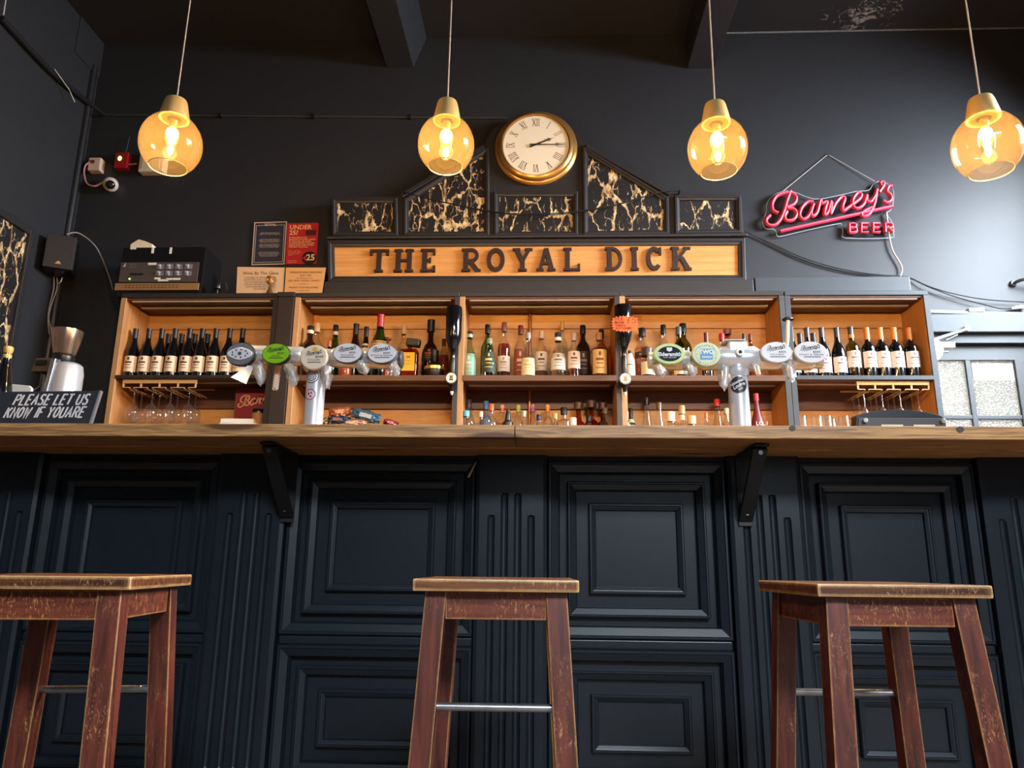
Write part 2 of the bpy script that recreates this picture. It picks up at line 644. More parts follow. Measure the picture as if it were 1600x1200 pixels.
def thing(name, label, cat, loc=(0, 0, 0), rotz=0.0, group=None):
    o = bpy.data.objects.new(name, None)
    COL.objects.link(o)
    o.empty_display_size = 0.05
    o.location = loc
    o.rotation_euler = (0, 0, rotz)
    return tag(o, label, cat, group)


STRUCT_LABELS = {
    'floor': 'brown timber floor of the bar room',
    'ceiling': 'dark painted ceiling with a flaking patch above the red script sign',
    'wall_back': 'dark slate painted wall behind the bottle cabinets',
    'wall_left': 'dark slate painted wall with the veined panel and sloping conduit',
    'wall_right': 'dark wall with the side window beyond the door',
    'wall_front': 'dark street wall facing the bar',
    'window_1': 'street window frame facing the bar',
    'window_2': 'side window frame beyond the door',
    'trim_1': 'chipped pale joint between ceiling and back wall',
    'trim_2': 'boxed casing at the top of the pipe corner',
    'trim_3': 'grey painted lintel board above the door',
    'trim_4': 'grey recessed head board directly over the door panes',
    'trim_5': 'grey door jamb on the window side',
    'trim_6': 'dark splayed ceiling beam above the pendant nearest the clock',
    'trim_7': 'dark ceiling beam above the pendant next to the red script sign',
}


def struct(name, mb, m, parent=None, bevel=0.0, smooth=False):
    o = part(name, mb, m, parent, bevel, smooth=smooth)
    if parent is None:
        o['kind'] = 'structure'
        o['label'] = STRUCT_LABELS[name]
    return o


def copy_tree(o, parent=None):
    c = o.copy()
    COL.objects.link(c)
    if parent is not None:
        c.parent = parent
    for ch in list(o.children):
        copy_tree(ch, c)
    return c


_TXT = {}


def text_mb(s, size, x=0.0, z=0.0, y=0.0, align='LEFT', bold=0.0, shear=0.0, spacing=1.0, depth=0.0006):
    """printed lettering as thin flat mesh in the x,z plane facing -y"""
    cu = bpy.data.curves.new('txt', 'FONT')
    cu.body = s
    cu.size = size
    cu.align_x = align
    cu.offset = bold * size
    cu.shear = shear
    cu.space_character = spacing
    cu.resolution_u = 2
    ob = bpy.data.objects.new('txt', cu)
    me = bpy.data.meshes.new_from_object(ob)
    mb = MB()
    vs_ = [(v.co.x + x, y, v.co.y + z) for v in me.vertices]
    mb.add(vs_, [tuple(p.vertices) for p in me.polygons])
    bpy.data.meshes.remove(me)
    bpy.data.objects.remove(ob)
    bpy.data.curves.remove(cu)
    return mb


def merge(*mbs):
    r = MB()
    for b in mbs:
        r.add(b.v, b.f)
    return r


def catmull(pts, k=6):
    out = []
    n = len(pts)
    for i in range(n - 1):
        p0 = Vector(pts[max(0, i - 1)])
        p1 = Vector(pts[i])
        p2 = Vector(pts[i + 1])
        p3 = Vector(pts[min(n - 1, i + 2)])
        for j in range(k):
            t = j / k
            out.append(0.5 * ((2 * p1) + (p2 - p0) * t + (2 * p0 - 5 * p1 + 4 * p2 - p3) * t * t + (3 * p1 - p0 - 3 * p2 + p3) * t ** 3))
    out.append(Vector(pts[-1]))
    return out


# stroke alphabet: polylines on a 0..4 by 0..6 grid
G = {
    'A': [[(0, 0), (2, 6), (4, 0)], [(0.8, 2.2), (3.2, 2.2)]],
    'B': [[(0, 0), (0, 6), (2.4, 6), (3.3, 5.4), (3.3, 3.9), (2.4, 3.2), (0, 3.2)], [(2.4, 3.2), (3.7, 2.5), (3.7, 0.8), (2.6, 0), (0, 0)]],
    'C': [[(3.8, 5), (2.9, 6), (1.2, 6), (0.1, 4.6), (0.1, 1.4), (1.2, 0), (2.9, 0), (3.8, 1)]],
    'D': [[(0, 0), (0, 6), (2, 6), (3.8, 4.6), (3.8, 1.4), (2, 0), (0, 0)]],
    'E': [[(3.6, 6), (0, 6), (0, 0), (3.6, 0)], [(0, 3.1), (3, 3.1)]],
    'F': [[(3.6, 6), (0, 6), (0, 0)], [(0, 3.1), (2.8, 3.1)]],
    'G': [[(3.8, 5), (2.9, 6), (1.2, 6), (0.1, 4.6), (0.1, 1.4), (1.2, 0), (3, 0), (3.8, 1), (3.8, 2.8), (2.4, 2.8)]],
    'H': [[(0, 0), (0, 6)], [(4, 0), (4, 6)], [(0, 3), (4, 3)]],
    'I': [[(1.5, 0), (1.5, 6)]],
    'K': [[(0, 0), (0, 6)], [(3.6, 6), (0.2, 2.6)], [(1.4, 3.7), (3.8, 0)]],
    'L': [[(0, 6), (0, 0), (3.4, 0)]],
    'N': [[(0, 0), (0, 6), (4, 0), (4, 6)]],
    'O': [[(2, 0), (0.5, 0.9), (0, 3), (0.5, 5.1), (2, 6), (3.5, 5.1), (4, 3), (3.5, 0.9), (2, 0)]],
    'P': [[(0, 0), (0, 6), (2.6, 6), (3.7, 5.2), (3.7, 3.7), (2.6, 2.9), (0, 2.9)]],
    'Q': [[(2, 0), (0.5, 0.9), (0, 3), (0.5, 5.1), (2, 6), (3.5, 5.1), (4, 3), (3.5, 0.9), (2, 0)], [(2.4, 1.4), (4, -0.4)]],
    'R': [[(0, 0), (0, 6), (2.6, 6), (3.6, 5.2), (3.6, 3.8), (2.6, 3), (0, 3)], [(1.8, 3), (3.9, 0)]],
    'S': [[(3.6, 5.2), (2.6, 6), (1, 6), (0.2, 5.2), (0.4, 3.8), (3.3, 2.4), (3.7, 1), (2.8, 0), (1, 0), (0.1, 0.9)]],
    'T': [[(0, 6), (4, 6)], [(2, 6), (2, 0)]],
    'U': [[(0, 6), (0, 1.4), (1, 0), (3, 0), (4, 1.4), (4, 6)]],
    'W': [[(0, 6), (1, 0), (2.3, 4.6), (3.6, 0), (4.6, 6)]],
    'Y': [[(0, 6), (2, 3), (4, 6)], [(2, 3), (2, 0)]],
    '5': [[(3.5, 6), (0.5, 6), (0.3, 3.4), (2.4, 3.6), (3.7, 2.4), (3.5, 0.8), (2.2, 0), (0.2, 0.5)]],
    '#': [[(3.6, 5), (2.6, 6), (1.6, 5.4), (1.4, 3), (1, 0.6), (0.2, 0), (3.8, 0)], [(0.4, 3), (2.8, 3)]],   # pound sign
}


def strokes(s, h, x=0.0, z=0.0, slant=0.0, gap=1.6, wide=1.0):
    out = []
    k = h / 6.0
    cx = x
    for ch in s:
        if ch == ' ':
            cx += 3.2 * k * wide
            continue
        g = G[ch]
        mx = max(p[0] for st in g for p in st)
        for st in g:
            out.append([(cx + p[0] * k * wide + p[1] * k * slant, z + p[1] * k) for p in st])
        cx += (mx + gap) * k * wide
    return out, cx - x


def stroke_mb(s, h, w, x, z, y0, y1, slant=0.0, gap=1.6, wide=1.0):
    st, wd = strokes(s, h, x, z, slant, gap, wide)
    mb = MB()
    for q in st:
        mb.ribbon(q, w, y0, y1, closed=False)
    return mb, wd


# the flowing script of the beer sign, surveyed on a 1600-wide close view
SCRIPT_RAW = [
    [(428, 490), (400, 560), (378, 640), (345, 715), (300, 757), (250, 752), (236, 715), (268, 680)],
    [(332, 664), (290, 640), (284, 585), (318, 530), (385, 505), (445, 512), (472, 545), (455, 590), (400, 622), (450, 630), (474, 668), (450, 712), (400, 722), (380, 690), (398, 650)],
    [(604, 578), (560, 576), (515, 620), (498, 680), (528, 712), (572, 676), (606, 590), (588, 650), (598, 688), (632, 660), (652, 590), (662, 560), (672, 588), (712, 574), (696, 630), (692, 678), (722, 650), (742, 575), (748, 600), (740, 668), (776, 590), (822, 540), (850, 548), (832, 610), (838, 646), (872, 622), (925, 585), (972, 545), (978, 512), (945, 510), (912, 560), (918, 612), (955, 626), (1000, 590), (1022, 520), (1022, 566), (1052, 574), (1086, 528), (1102, 478), (1080, 590), (1045, 665), (1000, 690), (980, 672), (1015, 640), (1075, 615)],
    [(1140, 452), (1128, 430), (1146, 420), (1156, 442), (1120, 500)],
    [(1222, 452), (1192, 458), (1180, 495), (1208, 522), (1212, 560), (1180, 582), (1150, 566)],
]
SCRIPT_LINE = [(345, 805), (1225, 610)]


def script_paths(x0, z0, width, k=4):
    s = width / 990.0
    out = [[(x0 + (p[0] - 235) * s, z0 + (810 - p[1]) * s) for p in catmull([Vector((a, b, 0)) for a, b in st], k)] for st in SCRIPT_RAW]
    out.append([(x0 + (a - 235) * s, z0 + (810 - b) * s) for a, b in SCRIPT_LINE])
    return out


# ================================================================== room shell
WY = 4.85           # back wall face
CZ = 4.63           # ceiling
LX, RX, FY = -3.36, 3.85, -2.5
fl = struct('floor', MB().box(LX - 0.2, RX + 0.2, FY - 0.2, WY + 0.2, -0.1, 0), wood('floor boards', (92, 78, 66), (128, 110, 94), 'Y', 0.8, 0.5))
pk = atz(1352, 22, CZ)
struct('ceiling', MB().box(LX - 0.2, RX + 0.2, FY - 0.2, WY + 0.2, CZ, CZ + 0.1), ceiling_mat(pk.x, pk.y))
# back wall with the doorway opening on the right
DX0, DX1, DZ1 = 2.30, 3.62, 2.32
struct('wall_back', MB().box(LX - 0.2, DX0, WY, WY + 0.15, 0, CZ).box(DX0, DX1, WY, WY + 0.15, DZ1, CZ).box(DX1, RX + 0.2, WY, WY + 0.15, 0, CZ), WALL)
struct('wall_left', MB().box(LX - 0.2, LX, FY - 0.2, WY, 0, CZ), WALL)
SY0, SY1, SZ0, SZ1 = 1.7, 4.1, 1.0, 3.95
struct('wall_right', MB().box(RX, RX + 0.2, FY - 0.2, SY0, 0, CZ).box(RX, RX + 0.2, SY1, WY, 0, CZ).box(RX, RX + 0.2, SY0, SY1, 0, SZ0).box(RX, RX + 0.2, SY0, SY1, SZ1, CZ), WALL)
FX0, FX1, FZ0, FZ1 = 0.05, 2.75, 0.95, 3.85
struct('wall_front', MB().box(LX, FX0, FY - 0.2, FY, 0, CZ).box(FX1, RX, FY - 0.2, FY, 0, CZ).box(FX0, FX1, FY - 0.2, FY, 0, FZ0).box(FX0, FX1, FY - 0.2, FY, FZ1, CZ), WALL)
wf = MB()
for x in (FX0, (FX0 + FX1) / 2 - 0.025, FX1 - 0.05):
    wf.box(x, x + 0.05, FY - 0.08, FY - 0.03, FZ0, FZ1)
wf.box(FX0, FX1, FY - 0.08, FY - 0.03, FZ0, FZ0 + 0.05).box(FX0, FX1, FY - 0.08, FY - 0.03, FZ1 - 0.05, FZ1).box(FX0, FX1, FY - 0.08, FY - 0.03, 2.5, 2.55)
struct('window_1', wf, FRAME)
wf = MB()
for y in (SY0, (SY0 + SY1) / 2 - 0.025, SY1 - 0.05):
    wf.box(RX + 0.1, RX + 0.15, y, y + 0.05, SZ0, SZ1)
wf.box(RX + 0.1, RX + 0.15, SY0, SY1, SZ0, SZ0 + 0.05).box(RX + 0.1, RX + 0.15, SY0, SY1, SZ1 - 0.05, SZ1)
struct('window_2', wf, FRAME)
# ceiling beams, splayed
for n, (xa, xb, da, db) in enumerate(((-1.165, -0.965, 0.0, 0.09), (1.05, 1.25, 0.0, 0.03))):
    b = MB()
    zb = 4.38 if n == 0 else 4.33
    b.hexa([(xa, FY, zb), (xb, FY, zb), (xb, WY, zb), (xa, WY, zb)], [(xa - da, FY, CZ), (xb + db, FY, CZ), (xb + db, WY, CZ), (xa - da, WY, CZ)])
    struct('trim_%d' % (n + 6), b, WALL, bevel=0.004)
# flaking joint between wall and ceiling
c0, c1 = at(1135, 53, WY).x, at(1600, 56, WY).x
struct('trim_1', MB().box(c0, c1 + 0.3, WY - 0.006, WY - 0.0005, CZ - 0.012, CZ - 0.001), plain('chipped filler', (120, 122, 126), 0.8, noise=0.5, nscale=40))

# ================================================================== bar counter
BY, BZ, BB = 2.2, 1.189, 1.150          # front edge, top, bottom of the front board
bar = thing('bar_counter', 'long blue-black panelled bar counter with fluted pilasters', 'bar', (0, 2.9, 0))
oy = -2.9


def loc_bar(mb):
    return mb.xf(Matrix.Translation((0, oy, 0)))


PW = 0.236
PIL = [-2.72, -1.845, -0.985, -0.105, 0.730, 1.545, 2.39]
PF, PP = 2.520, 2.552                   # pilaster face, panel frame plane
part('carcass', loc_bar(MB().box(-2.95, 2.6, 2.612, 2.90, 0.0, 1.1455)), PAINT, bar)
part('kick_board', loc_bar(MB().box(-2.95, 2.6, 2.535, 2.612, 0.0, 0.07)), PAINT, bar)


def pilaster(xc):
    mb = MB()
    z0, z1 = 0.07, 1.1455
    hw = PW / 2
    fl_ = [(-0.066, 0.945), (-0.022, 1.018), (0.022, 1.018), (0.066, 0.945)]
    r = 0.0125
    xs = [-hw + 0.012]
    for fx, ft in fl_:
        xs += [fx + r * 1.0 * math.sin(a) for a in [rad(t) for t in (-90, -65, -42, -20, 0, 20, 42, 65, 90)]]
    xs += [hw - 0.012]
    zs = [z0, 0.15]
    zs += [0.15 + r - r * math.cos(rad(t)) for t in (30, 60, 90)]
    for ft in (0.945, 1.018):
        zs += [ft - r + r * math.sin(rad(t)) for t in (0, 25, 45, 65, 90)]
    zs += [z1]
    zs = sorted(set(round(q, 5) for q in zs))

    def dep(x, z):
        for fx, ft in fl_:
            dx = x - fx
            if abs(dx) < r:
                zt, zb = ft - r, 0.15 + r
                dz = max(0, z - zt, zb - z)
                q = r * r - dx * dx - dz * dz
                if q > 0:
                    return math.sqrt(q) * 0.95
        return 0.0
    vs_ = [(xc + x, PF + dep(x, z), z) for z in zs for x in xs]
    n = len(xs)
    fs_ = [(j * n + i, j * n + i + 1, (j + 1) * n + i + 1, (j + 1) * n + i) for j in range(len(zs) - 1) for i in range(n - 1)]
    mb.add(vs_, fs_)
    for s in (-1, 1):        # chamfered arris and return
        a, b = xc + s * (hw - 0.012), xc + s * hw
        mb.add([(a, PF, z0), (b, PF + 0.006, z0), (b, 2.612, z0), (a, PF, z1), (b, PF + 0.006, z1), (b, 2.612, z1)], [(0, 1, 4, 3), (1, 2, 5, 4)])
    return mb


for xc in PIL:
    part('pilaster', loc_bar(pilaster(xc)), PAINT, bar, smooth=True)


def ring(x0, x1, z0, z1, prof):
    """mitred picture-frame moulding: prof = (inset, y)"""
    mb = MB()
    vs_ = []
    for i, y in prof:
        vs_ += [(x0 + i, y, z0 + i), (x1 - i, y, z0 + i), (x1 - i, y, z1 - i), (x0 + i, y, z1 - i)]
    fs_ = []
    for j in range(len(prof) - 1):
        for k in range(4):
            k2 = (k + 1) % 4
            fs_.append((j * 4 + k, j * 4 + k2, (j + 1) * 4 + k2, (j + 1) * 4 + k))
    return mb.add(vs_, fs_)


def panel(x0, x1, z0, z1):
    e = part('panel', loc_bar(MB().box(x0 + 0.155, x1 - 0.155, 2.588, 2.612, z0 + 0.155, z1 - 0.155)), PAINT, bar)
    sh = [(0, 2.612), (0, 2.545), (0.004, 2.541), (0.010, 2.541), (0.012, 2.545), (0.035, 2.5545), (0.037, 2.562), (0.040, 2.568), (0.040, 2.584), (0.066, 2.584)]
    part('outer_moulding', loc_bar(ring(x0, x1, z0, z1, sh)), PAINT, e)
    sh = [(0.066, 2.584), (0.066, 2.560), (0.069, 2.557), (0.073, 2.557), (0.075, 2.561), (0.093, 2.5685), (0.096, 2.575), (0.096, 2.590), (0.138, 2.590)]
    part('middle_moulding', loc_bar(ring(x0, x1, z0, z1, sh)), PAINT, e)
    sh = [(0.138, 2.590), (0.138, 2.573), (0.141, 2.570), (0.146, 2.570), (0.148, 2.573), (0.151, 2.574), (0.160, 2.5785), (0.162, 2.588)]
    part('inner_moulding', loc_bar(ring(x0, x1, z0, z1, sh)), PAINT, e)


for i in range(len(PIL) - 1):
    xa, xb = PIL[i] + PW / 2 + 0.004, PIL[i + 1] - PW / 2 - 0.004
    panel(xa, xb, 0.556, 1.128)
    panel(xa, xb, 0.075, 0.525)
    part('rail', loc_bar(MB().box(xa, xb, PP, 2.612, 0.525, 0.556)), PAINT, bar, bevel=0.006)
    part('rail', loc_bar(MB().box(xa, xb, PP, 2.612, 1.128, 1.1455)), PAINT, bar)
# a pale splinter of bare wood by the pilaster
q0, q1 = at(730, 746, 2.54), at(744, 722, 2.54)
part('bare_splinter', loc_bar(MB().prism([(q0.x, q0.z), (q0.x + .008, q0.z), (q1.x + .002, q1.z), (q1.x - .002, q1.z)], 2.5385, 2.5405)), plain('bare timber', (196, 176, 156), .7), bar, label='pale splinter of bare wood')
# steel brackets
for bx, lab in ((at(447, 700, 2.45).x, 'black'), (at(1166, 700, 2.45).x, 'black')):
    b = MB()
    w = 0.022
    zt = BB - 0.0047
    b.box(bx - w, bx + w, 2.27, 2.515, zt - 0.006, zt)
    b.box(bx - w, bx + w, 2.5125, 2.5195, 0.915, zt)
    b.hexa([(bx - w, 2.506, 0.93), (bx + w, 2.506, 0.93), (bx + w, 2.5125, 0.945), (bx - w, 2.5125, 0.945)],
           [(bx - w, 2.29, zt - 0.012), (bx + w, 2.29, zt - 0.012), (bx + w, 2.30, zt - 0.006), (bx - w, 2.30, zt - 0.006)])
    br = part('bracket', loc_bar(b), BLKM, bar, bevel=0.001, seg=1)
    bo = MB()
    for (y, z) in ((2.300, zt - 0.022), (2.492, 0.955)):
        bo.lathe([(0, -0.004), (0.007, -0.004), (0.008, 0.0), (0.008, 0.004)], 10)
        k = len(bo.v) - 40
        bo.v[k:] = [(bx + p[0], y - 0.004 + p[2], z + p[1]) for p in bo.v[k:]]
    part('bolt', loc_bar(bo), STEEL, br)

# worktop: continuous, made of planks
top = thing('bar_worktop', 'thick reclaimed oak worktop running the length of the bar', 'worktop', (0, 2.2, BZ))
ty, tz = -2.2, -BZ


def loc_top(mb):
    return mb.xf(Matrix.Translation((0, ty, tz)))


jx = at(804, 680, 2.2).x
for xa, xb in ((-2.95, jx - 0.0008), (jx + 0.0008, 2.6)):
    part('plank', loc_top(MB().box(xa, xb, 2.2, 2.388, BB, BZ)), OAK, top, bevel=0.003)
for xa, xb in ((-2.95, 0.62), (0.6215, 2.6)):
    part('plank', loc_top(MB().box(xa, xb, 2.3895, 2.62, BB - 0.0042, BZ)), OAK, top, bevel=0.002)
    part('plank', loc_top(MB().box(xa + 0.01, xb, 2.6215, 2.86, BB - 0.0042, BZ)), OAK, top, bevel=0.002)
kn = MB()
for u, v, r in ((1238, 669, 0.008), (1500, 671, 0.009)):
    p = at(u, v, 2.2)
    kn.disc((p.x, p.z), r * 1.2, r, 2.1978, 2.204, 14)
part('knot', loc_top(kn), plain('dark knot', (70, 62, 58), 0.6), top)


# ================================================================== bar stools
SH, SW_, SD = at(775, 905.5, 1.48).z, 0.318, 0.345
def make_stool(label, loc, rotz):
    t = thing('bar_stool', label, 'stool', loc, rotz, 'wooden bar stools in front of the bar')
    H, W, D = SH, SW_, SD
    th = 0.023
    # seat with dished edge profile
    s = MB().box(-W / 2, W / 2, -D / 2, D / 2, H - th, H)
    part('seat', s, SEAT, t, bevel=0.0035, seg=2)
    ins, lt, spl = 0.022, 0.041, 0.052
    zt, zap = H - th - 0.0005, 0.052
    hx, hy = W / 2 - ins, D / 2 - ins

    def cx(z):
        k = (zt - z) / zt
        return spl * k
    for sx in (-1, 1):
        for sy in (-1, 1):
            def corner(z, l):
                ox = sx * (hx + cx(z) * 0.8)
                oy_ = sy * (hy + cx(z))
                ix, iy = ox - sx * l, oy_ - sy * l
                x0_, x1_ = min(ox, ix), max(ox, ix)
                y0_, y1_ = min(oy_, iy), max(oy_, iy)
                return [(x0_, y0_, z), (x1_, y0_, z), (x1_, y1_, z), (x0_, y1_, z)]
            part('leg', MB().hexa(corner(0, lt), corner(zt, lt)), STOOL, t, bevel=0.002, seg=2)
    APR = worn('mahogany stool rail', (68, 28, 18), (120, 58, 40), (206, 148, 84), 'X', 2.0, edge=0.006)
    for sy in (-1, 1):
        y1 = sy * (hy - 0.005)
        y2 = sy * (hy - 0.027)
        part('apron', MB().box(-hx + lt - 0.002, hx - lt + 0.002, min(y1, y2), max(y1, y2), zt - zap, zt), APR, t, bevel=0.0015, seg=1)
    for sx in (-1, 1):
        x1 = sx * (hx - 0.005)
        x2 = sx * (hx - 0.027)
        part('apron', MB().box(min(x1, x2), max(x1, x2), -hy + lt - 0.002, hy - lt + 0.002, zt - zap, zt), APR, t, bevel=0.0015, seg=1)
    zr = 0.523
    k = cx(zr)
    yr = -(hy + k - lt / 2)
    part('foot_rod', MB().tube([(-(hx + k * 0.8 - lt + 0.006), yr, zr), ((hx + k * 0.8 - lt + 0.006), yr, zr)], 0.0075, 12), STEEL, t, smooth=True, label='worn metal foot rod')
    zs = 0.25
    k = cx(zs)
    yr = (hy + k - lt / 2)
    part('stretcher', MB().box(-(hx + k * 0.8 - lt), hx + k * 0.8 - lt, yr - 0.012, yr + 0.012, zs - 0.02, zs + 0.02), STOOL, t, bevel=0.002)
    zs = 0.20
    k = cx(zs)
    for sx in (-1, 1):
        xr = sx * (hx + k * 0.8 - lt / 2)
        part('stretcher', MB().box(xr - 0.012, xr + 0.012, -(hy + k - lt), hy + k - lt, zs - 0.02, zs + 0.02), STOOL, t, bevel=0.002)
    return t


def centre_from(p, sx, ang):
    c_, s_ = math.cos(ang), math.sin(ang)
    ox, oy_ = sx * SW_ / 2, -SD / 2
    return (p.x - (ox * c_ - oy_ * s_), p.y - (ox * s_ + oy_ * c_), 0)


s2 = make_stool('worn mahogany bar stool standing before the middle of the bar', centre_from(at(645, 905, 1.48), -1, rad(0.8)), rad(0.8))


def stool_copy(label, loc, rotz):
    c = copy_tree(s2)
    c.location = loc
    c.rotation_euler = (0, 0, rotz)
    c['label'] = label
    return c


# the foot rod of the outer stools faces the bar
stool_copy('worn mahogany bar stool nearest the chalkboard end, cut by the frame edge', centre_from(at(205, 904, 1.34), 1, rad(8)), rad(188))
stool_copy('worn mahogany bar stool under the black till, most scuffed of the three', centre_from(at(1277, 910, 1.44), -1, rad(2)), rad(182))

# ================================================================== back bar cabinets
CY, CB = 4.50, 4.845           # front and back
BASE, SHZ, CTOP = 1.47, 1.926, 2.443
bc = thing('back_counter', 'dark back counter under the bottle cabinets, hidden behind the bar', 'counter', (0, 4.2, 0))
part('carcass', MB().box(-3.34, 2.6, -0.25, 0.645, 0, BASE - 0.04), PAINT, bc)
part('worktop', MB().box(-3.35, 2.62, -0.30, 0.645, BASE - 0.04, BASE - 0.001), OAKD, bc, bevel=0.003)
for i in range(7):
    x = -3.3 + i * 0.84
    part('door', MB().box(x + 0.01, x + 0.83, -0.27, -0.2501, 0.1, BASE - 0.06), PAINT, bc, bevel=0.004)


def cabinet(label, x0, x1, lwood, rwood, railw, edge, st=0.03):
    t = thing('bottle_cabinet', label, 'cabinet', ((x0 + x1) / 2, CY, BASE), 0, 'open bottle cabinets of the back bar')
    ox, oy_, oz = (x0 + x1) / 2, CY, BASE

    def L(mb):
        return mb.xf(Matrix.Translation((-ox, -oy_, -oz)))
    tk = 0.028
    for nm, xa, m in (('l', x0, lwood), ('r', x1 - tk, rwood)):
        sp = part('side_panel', L(MB().box(xa, xa + tk, CY + 0.012, CB, BASE, CTOP)), PINEV, t)
        part('edge_strip', L(MB().box(xa - 0.002, xa + tk + 0.004, CY, CY + 0.012, BASE, CTOP)), m, sp, bevel=0.0015, seg=1)
    tp = part('top_panel', L(MB().box(x0, x1, CY, CB, CTOP + 0.0005, CTOP + 0.03)), FRAME if edge is FRAME else GREY, t, bevel=0.002, seg=1)
    part('soffit', L(MB().box(x0 + tk, x1 - tk, CY + 0.012, CB - 0.02, CTOP - 0.012, CTOP)), WALNUT, t)
    part('light_strip', L(MB().box(x0 + tk + 0.03, x1 - tk - 0.03, CY + 0.135, CY + 0.160, CTOP - 0.026, CTOP - 0.0125)), plain('grey light strip', (176, 170, 164), 0.5), t, bevel=0.002, seg=1)
    part('light_strip', L(MB().box(x0 + tk + 0.03, x1 - tk - 0.03, CY + 0.020, CY + 0.038, CTOP - 0.022, CTOP - 0.0125)), plain('grey light strip', (176, 170, 164), 0.5), t, bevel=0.002, seg=1)
    part('back_panel', L(MB().box(x0 + tk, x1 - tk, CB - 0.02, CB, BASE, CTOP)), PINE, t)
    part('base_panel', L(MB().box(x0 + tk, x1 - tk, CY + 0.012, CB - 0.02, BASE, BASE + 0.02)), PINE, t)
    part('back_rail_or_shade', L(MB().box(x0 + tk, x1 - tk, CB - 0.036, CB - 0.02, CTOP - 0.115, CTOP - 0.0125)), PINE, t, bevel=0.003)
    sh = part('shelf', L(MB().box(x0 + tk, x1 - tk, CY + 0.004, CB - 0.02, SHZ - st, SHZ)), WALNUT, t, bevel=0.002, seg=1)
    part('shelf_lip', L(MB().box(x0 + tk + 0.002, x1 - tk - 0.002, CY - 0.004, CY + 0.012, SHZ - st - 0.006, SHZ + 0.001)), railw, sh, bevel=0.002, seg=1)
    part('light_strip', L(MB().box(x0 + tk + 0.03, x1 - tk - 0.03, CY + 0.10, CY + 0.122, SHZ - st - 0.012, SHZ - st - 0.0005)), plain('grey light strip', (176, 170, 164), 0.5), t, bevel=0.002, seg=1)
    part('back_rail_or_shade', L(MB().box(x0 + tk, x1 - tk, CB - 0.04, CB - 0.02, SHZ - 0.15, SHZ - st - 0.001)), WALNUT, t, bevel=0.003)  # walnut band: shade below the shelf, put into the colour of a board
    return t


X1a, X1b = -2.727, -1.700
X2a, X2b = -1.585, -0.530
X3a, X3b = -0.526, 0.478
X4a, X4b = 0.482, 1.500
X5a, X5b = 1.508, 2.385
TAN = wood('tan edge timber', (158, 116, 74), (196, 152, 104), 'Z', 1.0, 0.5)
cab1 = cabinet('bottle cabinet at the dim end, dark wine bottles above hanging wine glasses', X1a, X1b, TAN, FRAME, FRAME, FRAME, 0.014)
cab2 = cabinet('bottle cabinet behind the left beer tap with crumpled snack bags below', X2a, X2b, TAN, FRAME, WALNUT, FRAME)
cab3 = cabinet('middle bottle cabinet packed with whisky bottles above colourful gin caps', X3a, X3b, TAN, FRAME, WALNUT, FRAME)
cab4 = cabinet('bottle cabinet behind the right beer tap, red bottle on its lower shelf', X4a, X4b, TAN, GREY, WALNUT, FRAME)
cab5 = cabinet('bottle cabinet beside the door, orange-foiled wine above a brass glass rack', X5a, X5b, GREY, GREY, GREY, GREY, 0.020)
t = thing('timber_post', 'dark timber post between the two cabinets nearest the chalkboard', 'post', ((X1b + X2a) / 2, CY, BASE))
part('shaft', MB().box(-0.052, 0.052, -0.012, 0.3, 0, CTOP - BASE), plain('dark brown post', (38, 28, 28), 0.5), t, bevel=0.004)
part('cap', MB().box(-0.057, 0.057, -0.02, 0.31, CTOP - BASE, CTOP - BASE + 0.03), FRAME, t, bevel=0.004)
# copper pipe inside the middle cabinet
px = at(828, 540, 4.80).x
o = part('copper_pipe', MB().tube([(0, 0, 0), (0, 0, SHZ - 0.031 - BASE - 0.02)], 0.011, 12), plain('copper', (170, 104, 66), 0.35, 0.6), None, smooth=True, loc=(px, 4.79, BASE + 0.02))
tag(o, 'copper pipe behind the gin bottles in the middle cabinet', 'pipe')
o = part('copper_pipe', MB().tube([(0, 0, 0), (0, 0, CTOP - 0.0125 - SHZ)], 0.011, 12), MATS['copper'], None, smooth=True, loc=(px, 4.79, SHZ))
tag(o, 'copper pipe rising behind the whisky bottles in the middle cabinet', 'pipe')
# risers under the back rows
for xa, xb, lab in ((X2a, X2b, 'pine riser under back bottles behind the left beer tap'), (X3a, X3b, 'pine riser under back row of whisky bottles in middle cabinet'), (X4a, X4b, 'pine riser under back bottles behind the right beer tap')):
    o = part('bottle_riser', MB().box(xa + 0.035 - (xa + xb) / 2, xb - 0.035 - (xa + xb) / 2, -0.065, 0.07, 0, 0.022), PINE, None, bevel=0.002, loc=((xa + xb) / 2, 4.735, SHZ + 0.0005))
    tag(o, lab, 'shelf riser')

# ================================================================== header board with the name
hd = thing('name_board', 'black gabled over-mantel reading THE ROYAL DICK with gold veined panels', 'sign board', (0, 4.7, CTOP + 0.03))
HY = 4.73
oz = CTOP + 0.03


def LH(mb):
    return mb.xf(Matrix.Translation((0, -4.7, -oz)))


def hp(u, v, Y=HY):
    p = at(u, v, Y)
    return (p.x, p.z)


part('plinth', LH(MB().box(hp(511, 450)[0], hp(1173, 450)[0], 4.66, WY - 0.002, oz, hp(840, 444)[1])), FRAME, hd, bevel=0.004)
# outline of the back board
xl, xr = hp(516, 380)[0], hp(1163, 380)[0]
zb = hp(840, 444)[1]
zs_ = hp(840, 304)[1]
zpk = hp(840, 230)[1]
xs1, xs2 = hp(632, 304)[0], hp(1042, 304)[0]
xc1, xc2 = hp(757, 236)[0], hp(916, 236)[0]
out = [(xl, zb), (xr, zb), (xr, zs_), (xs2, zs_), (xc2, zpk), (xc1, zpk), (xs1, zs_), (xl, zs_)]
part('back_board', LH(MB().prism(out, HY, WY - 0.002)), FRAME, hd, bevel=0.003)
